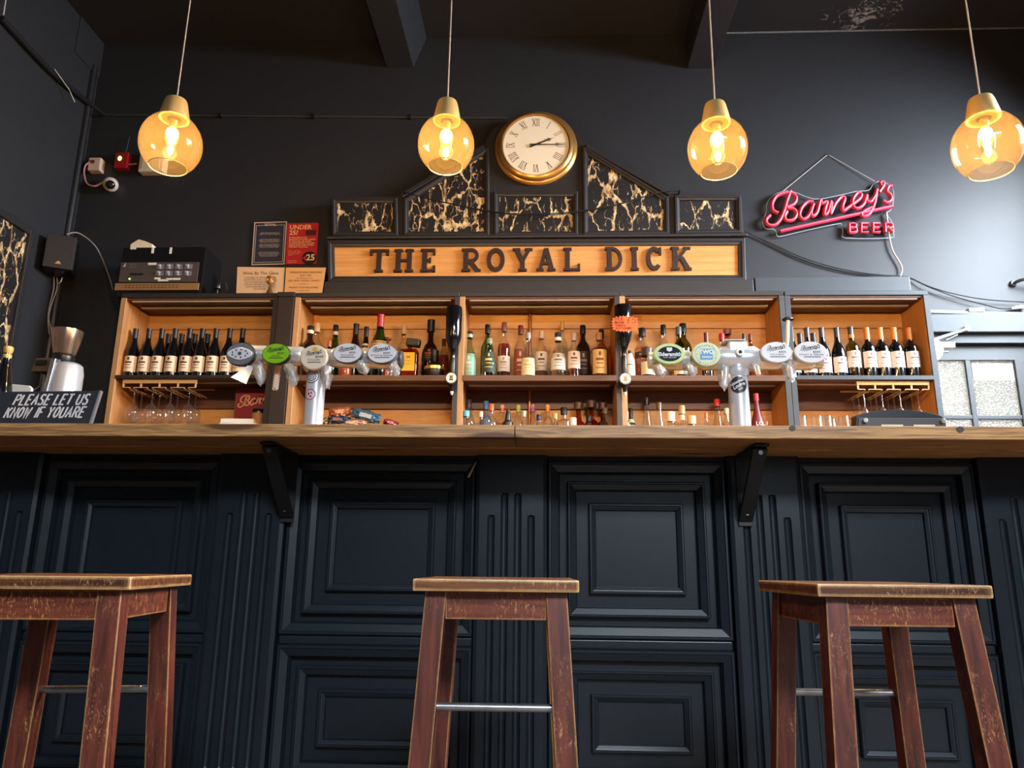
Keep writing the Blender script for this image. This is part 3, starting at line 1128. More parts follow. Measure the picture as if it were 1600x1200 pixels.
# centre pediment behind the clock
ped = []
xcn = (xc1 + xc2) / 2
for a in range(0, 181, 10):
    ped.append((xcn + (xc2 - xc1) / 2 * math.cos(rad(a)), zpk + 0.255 * math.sin(rad(a))))
part('pediment', LH(MB().prism([(xc1, zpk - 0.02), (xc2, zpk - 0.02)] + ped, HY + 0.002, WY - 0.002)), FRAME, hd)
# raking mouldings
for a, b in (((xs1 - 0.02, zs_ - 0.01), (xc1, zpk)), ((xc2, zpk), (xs2 + 0.02, zs_ - 0.01))):
    part('raking_moulding', LH(MB().ribbon([a, b], 0.035, HY - 0.022, HY)), FRAME, hd, bevel=0.006)
part('cornice', LH(MB().box(xl - 0.02, xr + 0.02, HY - 0.03, HY, hp(840, 371)[1] - 0.012, hp(840, 371)[1] + 0.010)), FRAME, hd, bevel=0.006)


def frame_poly(poly, prof_w, y_front):
    """moulding round a convex outline (counter-clockwise), growing outwards"""
    n = len(poly)

    def off(d):
        res = []
        for i in range(n):
            p0, p1, p2 = Vector(poly[i - 1]), Vector(poly[i]), Vector(poly[(i + 1) % n])
            d1, d2 = (p1 - p0).normalized(), (p2 - p1).normalized()
            n1, n2 = Vector((d1.y, -d1.x)), Vector((d2.y, -d2.x))
            m_ = (n1 + n2)
            m_ = m_ / max(0.2, m_.dot(n1))
            res.append(p1 + m_ * d)
        return res
    mb = MB()
    prof = [(0.0, HY + 0.004), (0.0, y_front + 0.010), (prof_w * 0.35, y_front + 0.006), (prof_w * 0.5, y_front), (prof_w * 0.85, y_front), (prof_w, y_front + 0.006), (prof_w, HY + 0.004)]
    vs_ = []
    for d, y in prof:
        vs_ += [(q.x, y, q.y) for q in off(d)]
    fs_ = []
    for j in range(len(prof) - 1):
        for i in range(n):
            k = (i + 1) % n
            fs_.append((j * n + i, j * n + k, (j + 1) * n + k, (j + 1) * n + i))
    return mb.add(vs_, fs_)


VP = [
    [(528, 363), (615, 363), (614, 318), (527, 318)],
    [(639, 363), (757, 363), (757, 243), (639, 316)],
    [(780, 363), (895, 363), (895, 308), (779, 308)],
    [(919, 362), (1037, 361), (1036, 314), (918, 243)],
    [(1062, 360), (1150, 359), (1149, 314), (1061, 314)],
]
for q in VP:
    poly = [hp(*p) for p in q]
    e = part('veined_panel', LH(MB().prism(poly, HY - 0.004, HY + 0.01)), VEIN, hd)
    part('panel_frame', LH(frame_poly(poly, 0.034, HY - 0.024)), FRAME, e)
# lettered board
lb = [hp(524, 434), hp(1153, 432), hp(1152, 384.5), hp(523, 387.5)]
brd = part('letter_board', LH(MB().prism(lb, HY - 0.012, HY + 0.01)), SIGNW, hd, bevel=0.003)
part('board_frame', LH(frame_poly(lb, 0.045, HY - 0.035)), FRAME, hd)
LETM = plain('dark carved letters', (44, 26, 22), 0.5)
cap0, cap1 = hp(840, 426.5)[1], hp(840, 391)[1]
CH = cap1 - cap0


def arc(cx, cz, rx, rz, a0, a1, n=14):
    return [(cx + rx * math.cos(rad(a0 + (a1 - a0) * i / n)), cz + rz * math.sin(rad(a0 + (a1 - a0) * i / n))) for i in range(n + 1)]


def slab_letter(ch, w):
    """wood-type letter: strokes and slabs in a box w wide, 1 high"""
    S, s = 0.19, 0.10             # thick and thin stroke
    q = []
    if ch == 'T':
        q = [([(w / 2, 0), (w / 2, 1)], S), ([(0, 0.945), (w, 0.945)], 0.11), ([(0.05, 0.74), (0.05, 1)], s), ([(w - 0.05, 0.74), (w - 0.05, 1)], s), ([(w / 2 - .18, .05), (w / 2 + .18, .05)], s)]
    elif ch == 'H':
        q = [([(0.17, 0), (0.17, 1)], S), ([(w - .17, 0), (w - .17, 1)], S), ([(.17, .5), (w - .17, .5)], s)]
        for x in (.17, w - .17):
            q += [([(x - .17, .05), (x + .17, .05)], s), ([(x - .17, .95), (x + .17, .95)], s)]
    elif ch == 'E':
        q = [([(.17, 0), (.17, 1)], S), ([(0, .95), (w - .02, .95)], s), ([(0, .05), (w, .05)], s), ([(.17, .51), (w - .2, .51)], s), ([(w - .06, .74), (w - .06, 1)], s), ([(w - .05, 0), (w - .05, .27)], s), ([(w - .22, .4), (w - .22, .62)], s * .8)]
    elif ch == 'R':
        q = [([(.17, 0), (.17, 1)], S), ([(0, .05), (.36, .05)], s), ([(0, .95), (.3, .95)], s), ([(.17, .95)] + arc(w - .38, .71, .24, .24, 90, -90) + [(.17, .47)], 0.13), ([(w - .44, .47), (w - .12, .04)], S), ([(w - .2, .05), (w + .02, .05)], s)]
    elif ch == 'O':
        q = [(arc(w / 2, .5, w / 2 - .085, .43, 0, 360, 28), 0.165)]
    elif ch == 'Y':
        q = [([(w / 2, 0), (w / 2, .46)], S), ([(.14, .96), (w / 2, .44)], S), ([(w - .14, .96), (w / 2, .44)], 0.13), ([(w / 2 - .18, .05), (w / 2 + .18, .05)], s), ([(0, .95), (.32, .95)], s), ([(w - .32, .95), (w, .95)], s)]
    elif ch == 'A':
        q = [([(.14, .04), (w / 2, .98)], s * 1.2), ([(w / 2, .98), (w - .15, .04)], S), ([(.26, .33), (w - .26, .33)], s), ([(0, .05), (.3, .05)], s), ([(w - .34, .05), (w, .05)], s)]
    elif ch == 'L':
        q = [([(.17, 0), (.17, 1)], S), ([(0, .95), (.34, .95)], s), ([(0, .05), (w, .05)], s), ([(w - .05, 0), (w - .05, .3)], s)]
    elif ch == 'D':
        q = [([(.17, 0), (.17, 1)], S), ([(0, .95), (w - .4, .95)] + arc(w - .44, .5, .34, .44, 82, -82, 12) + [(w - .4, .05), (0, .05)], 0.13)]
    elif ch == 'I':
        q = [([(w / 2, 0), (w / 2, 1)], S), ([(0, .05), (w, .05)], s), ([(0, .95), (w, .95)], s)]
    elif ch == 'C':
        q = [(arc(w / 2 + .02, .5, w / 2 - .09, .43, 42, 318, 22), 0.165), ([(w - .06, .66), (w - .06, .98)], s)]
    elif ch == 'K':
        q = [([(.17, 0), (.17, 1)], S), ([(0, .05), (.34, .05)], s), ([(0, .95), (.34, .95)], s), ([(.24, .40), (w - .18, .96)], 0.12), ([(.42, .55), (w - .14, .04)], S), ([(w - .32, .95), (w - .02, .95)], s), ([(w - .3, .05), (w, .05)], s)]
    return q


for ch, ua, ub in (('T', 579, 608), ('H', 617, 647), ('E', 658, 681), ('R', 722, 751), ('O', 761, 789), ('Y', 801, 832), ('A', 838, 868), ('L', 880, 906), ('D', 945, 973), ('I', 984, 997), ('C', 1008, 1033), ('K', 1047, 1079)):
    x0, x1 = hp(ua, 408)[0], hp(ub, 408)[0]
    w = (x1 - x0) / CH
    zo = (hp((ua + ub) / 2, 427.5 - (ua - 580) / 500 * 3.5)[1])
    mb = MB()
    for k_, (pts, sw) in enumerate(slab_letter(ch, w)):
        mb.ribbon([(x0 + a * CH, zo + b * CH) for a, b in pts], sw * CH, HY - 0.034 + k_ * 0.0006, HY - 0.0125)
    part('letter', LH(mb), LETM, brd, bevel=0.0)
# grey plinth on top of the cabinets to the right
pa, pb = at(1178, 445, 4.75), at(1419, 445, 4.75)
o = part('cabinet_top_box', MB().box(-(pb.x - pa.x) / 2, (pb.x - pa.x) / 2, -0.03, WY - 0.002 - 4.75, 0, at(1300, 432, 4.72).z - oz - 0.002), GREY, None, bevel=0.004, loc=((pa.x + pb.x) / 2, 4.75, oz + 0.001))
tag(o, 'grey painted box beam on the cabinets under the red script sign', 'box beam')

# clock
cc = at(837.5, 231.5, HY - 0.01)
ck = thing('wall_clock', 'round gold-rimmed clock with roman numerals above the name board', 'clock', (cc.x, HY - 0.060, cc.z))
RC = 0.288


def yl(prof, n=56):          # lathe about the y axis, y measured towards the room
    mb = MB().lathe(prof, n)
    mb.v = [(x, -z, y) for x, y, z in mb.v]
    return mb


part('rim', yl([(0, -0.060), (RC * 0.98, -0.060), (RC, -0.050), (RC, -0.044), (RC * .97, -0.034), (RC * .93, -0.028), (RC * .92, -0.020), (RC * .90, -0.010), (RC * .86, -0.003), (RC * .84, 0), (RC * .825, 0.002), (RC * .81, 0.0), (RC * .805, -0.012), (RC * .80, -0.018), (0.0, -0.018)]), GOLD, ck, smooth=True)
dial = part('dial', yl([(0, -0.012), (RC * .795, -0.012), (RC * .795, -0.018)]), CREAM, ck)
num = ['XII', 'I', 'II', 'III', 'IIII', 'V', 'VI', 'VII', 'VIII', 'IX', 'X', 'XI']
for i, s in enumerate(num):
    nm = MB()
    a = -i * PI / 6
    w_ = {'I': 0.013, 'V': 0.026, 'X': 0.028}
    tot = sum(w_[c] for c in s)
    x = -tot / 2
    for c in s:
        w = w_[c]
        r1, r2 = RC * 0.52, RC * 0.71
        sg = []
        if c == 'I':
            sg = [([(x + w / 2, r1), (x + w / 2, r2)], 0.0035)]
        elif c == 'V':
            sg = [([(x + .002, r2), (x + w / 2, r1)], 0.0042), ([(x + w / 2, r1), (x + w - .002, r2)], 0.0022)]
        else:
            sg = [([(x + .002, r2), (x + w - .002, r1)], 0.0042), ([(x + .002, r1), (x + w - .002, r2)], 0.0022)]
        for pts, sw in sg:
            nm.ribbon([(p * math.cos(a) - q * math.sin(a), p * math.sin(a) + q * math.cos(a)) for p, q in pts], sw, 0.0110, 0.0119)
        x += w
    # serifs
    for rad_ in (RC * 0.52, RC * 0.71):
        nm.ribbon([(p * math.cos(a) - rad_ * math.sin(a), p * math.sin(a) + rad_ * math.cos(a)) for p in (-tot / 2, tot / 2)], 0.0012, 0.0110, 0.0119)
    part('numeral', nm, plain('brown print', (86, 62, 42), 0.6), dial)

for nm_, ang, ln, w0 in (('hour_hand', 90 - 67.5, 0.135, 0.011), ('minute_hand', 90 - 91, 0.20, 0.008)):
    a = rad(ang)
    d = Vector((math.cos(a), math.sin(a)))
    n_ = Vector((-d.y, d.x))
    h = MB()
    y0 = 0.002 if nm_ == 'hour_hand' else -0.001
    h.prism([tuple(-d * 0.045 - n_ * w0 * .5), tuple(d * ln * .6 - n_ * w0 * .35), tuple(d * ln), tuple(d * ln * .6 + n_ * w0 * .35), tuple(-d * 0.045 + n_ * w0 * .5)], y0, y0 + 0.002)
    c_ = d * ln * 0.72
    for k in range(2):
        h.ribbon([tuple(c_ + Vector((math.cos(t_), math.sin(t_))) * 0.010) for t_ in [2 * PI * j / 12 for j in range(12)]], 0.004, y0, y0 + 0.002, closed=True)
    part(nm_, h, INK, ck)

# ================================================================== pendant lamps
LY = 2.6


def lamp(label, u, v, R):
    p = at(u, v, LY)
    t = thing('pendant_lamp', label, 'lamp', (p.x, LY, p.z), 0, 'amber glass pendant lamps over the bar')
    top = CZ - p.z
    prof = []
    VS = 1.08
    for a in range(-53, 62, 6):
        prof.append((R * math.cos(rad(a)), R * VS * math.sin(rad(a))))
    prof.append((R * math.cos(rad(63)), R * VS * math.sin(rad(63))))
    b = MB().lathe(prof, 40)
    part('glass_globe', b, AMBERG, t, smooth=True)
    rb = prof[0]
    part('glass_lip', MB().tube([(rb[0] * math.cos(2 * PI * i / 40), rb[0] * math.sin(2 * PI * i / 40), rb[1]) for i in range(40)], 0.0016, 6, closed=True), plain('amber glass lip', (255, 206, 130), 0.1, spec=0.8), t, smooth=True)
    zc = R * VS * math.sin(rad(63))
    rc = R * math.cos(rad(63))
    part('lamp_cap', MB().lathe([(rc * .5, zc - 0.004), (rc * 1.06, zc - 0.004), (rc * 1.08, zc + 0.003), (rc * .82, zc + 0.070), (rc * .74, zc + 0.081), (rc * .5, zc + 0.086), (0, zc + 0.087)], 28), BRASS, t, smooth=True)
    part('cord', MB().tube([(0, 0, zc + 0.085), (0.002, 0, zc + 0.5), (0, 0, top - 0.02)], 0.0028, 8), plain('pale flex', (176, 158, 142), 0.6), t, smooth=True)
    part('ceiling_rose', MB().lathe([(0, top - 0.03), (0.045, top - 0.03), (0.05, top - 0.02), (0.05, top)], 20), BLKM, t, smooth=True)
    # filament bulb hanging in the globe
    bz = zc - 0.012
    part('bulb_cap', MB().lathe([(0.0, bz + 0.003), (0.016, bz + 0.003), (0.016, bz - 0.022), (0.012, bz - 0.028), (0, bz - 0.028)], 16), BRASS, t, smooth=True)
    bl = part('bulb', MB().lathe([(0.0125, bz - 0.026), (0.026, bz - 0.042), (0.031, bz - 0.070), (0.029, bz - 0.100), (0.021, bz - 0.132), (0.010, bz - 0.150), (0, bz - 0.153)], 20), thin_glass('bulb glass', (0.97, 0.95, 0.9), 0.6), t, smooth=True)
    gm = plain('glowing filament', None, 0.5, emit=22.0, lnr=(1.0, 0.68, 0.26))
    part('filament', MB().lathe([(0, bz - 0.029)] + [(0.024 * math.cos(rad(q)), bz - 0.055 + 0.026 * math.sin(rad(q))) for q in range(75, -76, -15)] + [(0, bz - 0.081)], 18), gm, bl, smooth=True)
    part('filament', MB().lathe([(0, bz - 0.110)] + [(0.0125 * math.cos(rad(q)), bz - 0.128 + 0.018 * math.sin(rad(q))) for q in range(75, -76, -15)] + [(0, bz - 0.146)], 16), gm, bl, smooth=True)  # added glowing mass for the reflected spot low in the globe
    l = bpy.data.lights.new('bulb_glow', 'POINT')
    l.energy = 60
    l.color = (1.0, 0.69, 0.37)
    l.shadow_soft_size = 0.012
    lo = bpy.data.objects.new('bulb_glow', l)
    COL.objects.link(lo)
    lo.parent = t
    lo.location = (0, 0, bz - 0.096)
    return t


lamp('amber glass pendant lamp hanging in front of the white alarm box', 267, 225, 0.117)
lamp('amber glass pendant lamp just beside the gold-rimmed clock', 697, 226, 0.109)
lamp('amber glass pendant lamp between the clock and the red script sign', 1121, 232, 0.112)
lamp('amber glass pendant lamp beyond the red script sign, washed by daylight', 1543, 228, 0.122)

# ================================================================== bottles and glassware
GLASS = {
    'dark': plain('near black wine glass', (14, 13, 16), 0.08, spec=0.7),
    'brown': plain('dark brown bottle glass', (34, 18, 12), 0.08, spec=0.7),
    'clear': thin_glass('clear bottle glass', (0.91, 0.93, 0.92), 1.2, haze=0.03),
    'green': thin_glass('green bottle glass', (0.22, 0.46, 0.12)),
    'olive': thin_glass('olive bottle glass', (0.42, 0.40, 0.14)),
    'mint': thin_glass('mint bottle glass', (0.72, 0.86, 0.78)),
    'red': plain('matte burgundy bottle', (112, 40, 48), 0.45),
    'amber': thin_glass('amber bottle glass', (0.75, 0.36, 0.12)),
    'blackm': plain('matte black bottle', (14, 14, 16), 0.4),
}
LIQ = {
    'whisky': thin_glass('whisky', (0.86, 0.48, 0.14), 0.5),
    'rose': thin_glass('dark sherry whisky', (0.66, 0.22, 0.08), 0.5),
    'orange': plain('orange liqueur', (178, 76, 20), 0.2),
    'pale': thin_glass('pale spirit', (0.92, 0.86, 0.62), 0.5),
    'red': plain('red liqueur', (120, 24, 20), 0.2),
    'yellow': plain('yellow liqueur', (226, 168, 24), 0.3),
    'cola': plain('dark liqueur', (52, 22, 14), 0.2),
    'pink': thin_glass('pink gin', (0.92, 0.55, 0.5), 0.5),
}


def bottle_profile(kind, R, H):
    """outer glass from base to lip, and the neck (radius, lower end of the cap)"""
    if kind == 'burgundy':
        return [(0, 0), (R * .96, 0), (R, .012), (R, .46 * H), (R * .93, .54 * H), (R * .70, .62 * H), (R * .50, .69 * H), (R * .40, .76 * H), (R * .36, .84 * H), (R * .36, H - .002)], R * .36, .80 * H
    if kind == 'bordeaux':
        return [(0, 0), (R * .96, 0), (R, .012), (R, .57 * H), (R * .95, .615 * H), (R * .78, .655 * H), (R * .50, .69 * H), (R * .40, .72 * H), (R * .36, .76 * H), (R * .35, H - .002)], R * .37, .76 * H
    if kind == 'spirit':
        return [(0, 0), (R * .95, 0), (R, .008), (R, .52 * H), (R * .96, .58 * H), (R * .80, .645 * H), (R * .52, .70 * H), (R * .38, .74 * H), (R * .33, .80 * H), (R * .33, H - .004)], R * .36, .84 * H
    if kind == 'square':
        return [(0, 0), (R * .97, 0), (R, .006), (R, .60 * H), (R * .93, .65 * H), (R * .60, .69 * H), (R * .36, .71 * H), (R * .32, .76 * H), (R * .32, H - .004)], R * .38, .83 * H
    if kind == 'bell':
        return [(0, 0), (R * .95, 0), (R, .01), (R * .98, .36 * H), (R * .86, .50 * H), (R * .62, .60 * H), (R * .46, .68 * H), (R * .34, .76 * H), (R * .30, .84 * H), (R * .30, H - .004)], R * .34, .86 * H
    if kind == 'cone':
        return [(0, 0), (R * .95, 0), (R, .01), (R * .96, .20 * H), (R * .72, .42 * H), (R * .48, .62 * H), (R * .33, .78 * H), (R * .30, .86 * H), (R * .30, H - .004)], R * .34, .86 * H
    if kind == 'squat':
        return [(0, 0), (R * .9, 0), (R, .015), (R, .38 * H), (R * .94, .48 * H), (R * .70, .57 * H), (R * .40, .62 * H), (R * .34, .68 * H), (R * .34, H - .004)], R * .40, .80 * H
    if kind == 'jar':
        return [(0, 0), (R * .93, 0), (R, .01), (R, .55 * H), (R * .93, .62 * H), (R * .72, .68 * H), (R * .66, .72 * H), (R * .66, H - .004)], R * .74, .74 * H
    if kind == 'round':
        return [(0, 0), (R * .6, 0), (R * .85, .05 * H), (R, .22 * H), (R * .93, .38 * H), (R * .62, .50 * H), (R * .34, .57 * H), (R * .30, .64 * H), (R * .30, H - .004)], R * .36, .78 * H
    raise KeyError(kind)


def prof_r(prof, z):
    for (r1, z1), (r2, z2) in zip(prof, prof[1:]):
        if z1 <= z <= z2 and z2 > z1:
            return r1 + (r2 - r1) * (z - z1) / (z2 - z1)
    return prof[-1][0]


def colmat(c, rough=0.45, metal=0.0):
    return plain('finish %d %d %d %d' % (c[0], c[1], c[2], int(metal * 10)), c, rough, metal)


def bottle(label, x, y, z, H, R, kind, glass='clear', cap=(20, 20, 22), lab=None, lz=(.12, .45), liq=None, lev=.5, group=None,
           mark=None, capstyle='plain', band=None, cat='bottle', name='bottle', nseg=20, square=False, lines=True):
    t = thing(name, label, cat, (x, y, z), 0, group)
    prof, nr, nz = bottle_profile(kind, R, H)
    a0 = rad(45) if square else 0
    g = MB().lathe(prof, 4 if False else nseg)
    part('glass', g, GLASS[glass], t, smooth=True)
    # closure
    cm = colmat(cap, 0.4)
    if capstyle == 'foil':
        cp = [(nr * 1.10, nz), (nr * 1.06, nz + .3 * (H - nz)), (nr * 1.04, H - .012), (nr * 1.16, H - .011), (nr * 1.16, H - .002), (nr * .9, H), (0, H)]
    elif capstyle == 'knob':
        zc = H - (H - nz) * .75
        cp = [(nr * .9, zc), (nr * 1.45, zc + .001), (nr * 1.55, H - .004), (nr * 1.3, H), (0, H)]
    elif capstyle == 'dome':
        cp = [(nr * 1.5, nz * .55)] + [(nr * 1.5 * math.cos(rad(a)), nz * .80 + (H - nz * .80) * math.sin(rad(a))) for a in range(0, 91, 15)]
    elif capstyle == 'mushroom':
        cp = [(nr * .9, H - .03), (nr * 1.0, H - .022), (nr * 1.9, H - .016), (nr * 2.0, H - .009), (nr * 1.5, H - .002), (0, H)]
    else:
        cp = [(nr * 1.14, nz), (nr * 1.14, H - .003), (nr * 1.02, H), (0, H)]
    c = part('cap', MB().lathe(cp, 16), cm, t, smooth=True)
    if band:
        zb_ = nz + (H - nz) * .08
        part('cap_band', MB().lathe([(nr * 1.17, zb_), (nr * 1.19, zb_ + .002), (nr * 1.19, zb_ + .020), (nr * 1.17, zb_ + .022)], 16), colmat(band, .4), c, smooth=True)
    if liq:
        pz = [(max(0, r - .0028), max(zz, .006)) for r, zz in prof if zz < lev * H]
        pz.append((max(.002, prof_r(prof, lev * H) - .0028), lev * H))
        pz.append((0, lev * H))
        part('liquid', MB().lathe(pz, nseg), LIQ[liq], t, smooth=True)
    if lab:
        z0_, z1_ = lz[0] * H, lz[1] * H
        a1, a2 = -PI / 2 - 1.25, -PI / 2 + 1.25
        steps = [z0_ + (z1_ - z0_) * i / 3 for i in range(4)]
        lb_ = part('label', MB().lathe([(prof_r(prof, q) + .0007, q) for q in steps], 14, a0=a1, a1=a2), colmat(lab, .6), t, smooth=True)
        if mark:
            pr = MB()

            def strip(za, zb2, aa, ab):
                pr.lathe([(prof_r(prof, za) + .0013, za), (prof_r(prof, zb2) + .0013, zb2)], 6, a0=-PI / 2 + aa, a1=-PI / 2 + ab)
            hh = z1_ - z0_
            if lines:
                strip(z0_ + hh * .74, z0_ + hh * .90, -.16, .14)      # emblem
                strip(z0_ + hh * .54, z0_ + hh * .64, -.55, .50)      # name
                strip(z0_ + hh * .40, z0_ + hh * .44, -.42, .40)
                strip(z0_ + hh * .22, z0_ + hh * .25, -.6, .55)
            else:
                strip(z0_ + hh * .45, z0_ + hh * .72, -.7, .7)
            part('label_print', pr, colmat(mark, .7), lb_, smooth=True)['kind'] = 'stuff'
    return t


YF, YB = 4.585, 4.735          # front and back row


def stand(u, vtop, row, zbase, shift=0.0):
    Y = YF if row == 'f' else YB
    if isinstance(row, float):
        Y = row
    p = at(u, vtop, Y)
    return p.x, Y, p.z - zbase


ORD = ['first', 'second', 'third', 'fourth', 'fifth', 'sixth', 'seventh', 'eighth', 'ninth']
# --- cabinet 1: identical red wines, two rows
G1 = 'identical cream-labelled dark wine bottles'
row1 = [213, 234, 254, 275, 297.6, 317.4, 338.7, 360, 380.4]
b0 = None
for i, u in enumerate(row1):
    x, y, h = stand(u, 512 if i < 8 else 509, 'f', SHZ)
    lab = 'cream-labelled dark wine bottle, %s from the left in the front row above the wine glasses' % ORD[i]
    if i == 8:
        lab = 'cream-labelled dark wine bottle half hidden behind the chrome crown tap badge'
    if b0 is None:
        b0 = bottle(lab, x, y, SHZ, 0.334, 0.0425, 'burgundy', 'dark', (24, 22, 26), (232, 208, 184), (.11, .42), group=G1, mark=(70, 58, 54), capstyle='foil', name='wine_bottle')
    else:
        c = copy_tree(b0)
        c.location = (x, y, SHZ)
        c['label'] = lab
for i, u in enumerate((264.5, 285.3, 305.8, 325.6)):
    x, y, h = stand(u, 518, 4.70, SHZ)
    c = copy_tree(b0)
    c.location = (x, y, SHZ)
    c['label'] = 'dark wine bottle, %s from the left in the back row above the wine glasses' % ORD[i]

# --- cabinet 5: pale-labelled burgundy bottles, then orange-foiled claret
W5 = 'dark wine bottles with white labels in the cabinet beside the door'
rows5 = [(1235, 509, 'f', 'dark wine bottle hugging the cabinet side behind the two white tap badges'),
         (1249, 520, 4.70, 'dark wine bottle in back row, just showing left of the last white tap badge'),
         (1260, 513.5, 'f', 'dark wine bottle with olive capsule rising above the last white tap badge'),
         (1270, 520, 4.70, 'dark back-row wine bottle whose capsule shows over the last white badge centre'),
         (1283, 514, 'f', 'dark wine bottle overlapping the right rim of the last white tap badge'),
         (1306.5, 514, 'f', 'unobstructed dark sloping-shouldered wine bottle beside the olive claret bottle')]
b5 = None
for u, v, row, lab in rows5:
    x, y, h = stand(u, v, row, SHZ)
    if b5 is None:
        b5 = bottle(lab, x, y, SHZ, 0.332, 0.0425, 'burgundy', 'dark', (46, 48, 60), (226, 214, 212), (.10, .40), group=W5, mark=(120, 104, 104), capstyle='foil', name='wine_bottle')
    else:
        c = copy_tree(b5)
        c.location = (x, y, SHZ)
        c['label'] = lab
O5 = 'orange-foiled claret bottles in the cabinet beside the door'
x, y, h = stand(1328, 509, 'f', SHZ)
bottle('olive glass claret bottle with grey cap and orange band, open and part empty', x, y, SHZ, 0.336, 0.0425, 'bordeaux', 'olive', (60, 58, 62), (226, 214, 208), (.20, .51), 'cola', .30, mark=(120, 96, 84), capstyle='foil', band=(206, 128, 44), name='wine_bottle')
b6 = None
for i, u in enumerate((1353, 1374, 1395.6, 1419)):
    x, y, h = stand(u, 511, 'f', SHZ)
    lab = 'orange-foiled claret bottle with white label, %s beside the cabinet side nearest the door' % ('fourth', 'third', 'second', 'directly')[i]
    if i == 3:
        lab = 'orange-foiled claret bottle standing closest to the cabinet side by the door'
    if b6 is None:
        b6 = bottle(lab, x, y, SHZ, 0.330, 0.0425, 'bordeaux', 'dark', (206, 128, 60), (226, 214, 208), (.20, .51), group=O5, mark=(128, 104, 90), capstyle='foil', name='wine_bottle')
    else:
        c = copy_tree(b6)
        c.location = (x, y, SHZ)
        c['label'] = lab

RZ = SHZ + 0.0225        # top of the risers
SPW = 'spirit bottles on the shelf behind the left beer tap'
# (u, top v, row, base, width px, kind, glass, cap, label colour, label zone, liquid, level, print, capstyle, label)
S2 = [
    (485.5, 510, 'f', 27, 'spirit', 'brown', (22, 20, 22), None, None, None, 0, None, 'plain', 'dark brown bottle with a pale neck band behind the cream sun badge', (206, 190, 160)),
    (496.5, 505, 'b', 22, 'spirit', 'clear', (210, 178, 132), None, None, 'pale', .5, None, 'plain', 'clear bottle with tan cap behind the dark brown bottle', None),
    (525, 508, 'b', 21, 'burgundy', 'green', (30, 26, 24), None, None, None, 0, None, 'plain', 'green bottle with black capsule left of the first white oval badge', (206, 190, 160)),
    (557, 506, 'b', 23, 'burgundy', 'brown', (36, 20, 18), None, None, None, 0, None, 'foil', 'tall dark brown bottle behind the first white oval badge', None),
    (573, 511, 'f', 19, 'burgundy', 'dark', (28, 26, 30), (186, 172, 150), (.50, .66), None, 0, (30, 30, 36), 'plain', 'black bottle with pale neck lettering between the two white oval badges', None),
    (595.5, 492, 'f', 29, 'burgundy', 'green', (176, 34, 46), (198, 160, 104), (.40, .56), None, 0, (150, 110, 60), 'foil', 'tallest green bottle with red foil behind the second white oval badge', None),
    (632, 509, 'b', 20, 'spirit', 'clear', (206, 170, 136), None, None, None, 0, None, 'plain', 'empty clear bottle with pale cap behind the square amber liqueur bottle', None),
    (674, 500, 'b', 26, 'squat', 'brown', (22, 16, 16), (40, 22, 22), (.30, .50), None, 0, (200, 84, 48), 'plain', 'dark angular bottle with orange emblem behind the round black bottle', None),
    (693.5, 530, 'b', 17, 'spirit', 'clear', (60, 32, 28), None, None, 'red', .6, None, 'plain', 'bottle of red liqueur tucked behind the left upended bottle', None),
    (515, 533, 'f', 16, 'spirit', 'dark', (176, 92, 70), None, None, None, 0, None, 'plain', 'short dark bottle with copper cap beside the cream sun badge', None),
    (462.5, 533, 'f', 15, 'spirit', 'dark', (20, 18, 22), (190, 120, 60), (.1, .4), None, 0, None, 'plain', 'short dark bottle standing just inside the cabinet beside the green badge', None),
    (540, 560, 'f', 22, 'jar', 'clear', (150, 70, 50), None, None, 'orange', .5, None, 'plain', 'low jar of orange liqueur under the first white oval badge', None),
    (607, 556, 'f', 24, 'jar', 'clear', (170, 70, 60), None, None, 'red', .55, None, 'plain', 'low bottle of red liqueur under the second white oval badge', None),
]


def spirits(rows, group, base, riser):
    for (u, v, row, wpx, kind, glass, cap, lab, lz, liq, lev, mark, cst, text, band) in rows:
        zb_ = riser if row == 'b' else base
        x, y, h = stand(u, v, row, zb_)
        R = wpx * 4.62 / F / 2 * (1.03 if row == 'f' else 1.07)
        bottle(text, x, y, zb_, h, R, kind, glass, cap, lab, lz or (.12, .45), liq, lev, group, mark, cst, band, name='spirit_bottle', lines=(mark is not None and wpx > 19))


spirits(S2, SPW, SHZ + .0005, RZ)
# mushroom-stoppered bottle rising behind the second white badge
x, y, h = stand(600.5, 521, 4.60, SHZ)
bottle('clear bottle with pink mushroom stopper above the second white oval badge', x + .012, 4.66, SHZ + .0005, h - .01, 0.034, 'spirit', 'clear', (150, 62, 66), capstyle='mushroom', group=SPW, name='spirit_bottle')
# square amber liqueur bottle
x, y, h = stand(641, 530, 'f', SHZ)
t = thing('liqueur_bottle', 'square amber liqueur bottle with yellow label and tilted black stopper', 'bottle', (x, YF, SHZ + .0005), 0, SPW)
HB = h * 0.72
part('glass', MB().box(-.055, .055, -.038, .038, 0, HB), thin_glass('amber square glass', (0.72, 0.34, 0.10)), t, bevel=.012, seg=3, smooth=True)
part('liquid', MB().box(-.050, .050, -.033, .033, .006, HB * .93), plain('amaretto', (120, 44, 18), .2), t, bevel=.010, seg=2)
l_ = part('label', MB().box(-.040, .040, -.0398, -.0384, HB * .22, HB * .86), plain('yellow label', (238, 186, 36), .5), t)
for w_, za_, zb3 in ((.022, .55, .57), (.026, .45, .465), (.012, .66, .74)):
    part('label_print', MB().box(-w_, w_, -.0404, -.0399, HB * za_, HB * zb3), plain('ochre print', (180, 120, 30), .6), l_)
part('neck', MB().lathe([(.016, HB - .002), (.014, HB + .02), (.014, h * .86)], 16), MATS['amber square glass'], t, smooth=True)
part('stopper', MB().box(-.043, .043, -.030, .030, h * .82, h), BLACK, t, bevel=.006, rot=(0, rad(6), 0), loc=(-.002, 0, -.002))
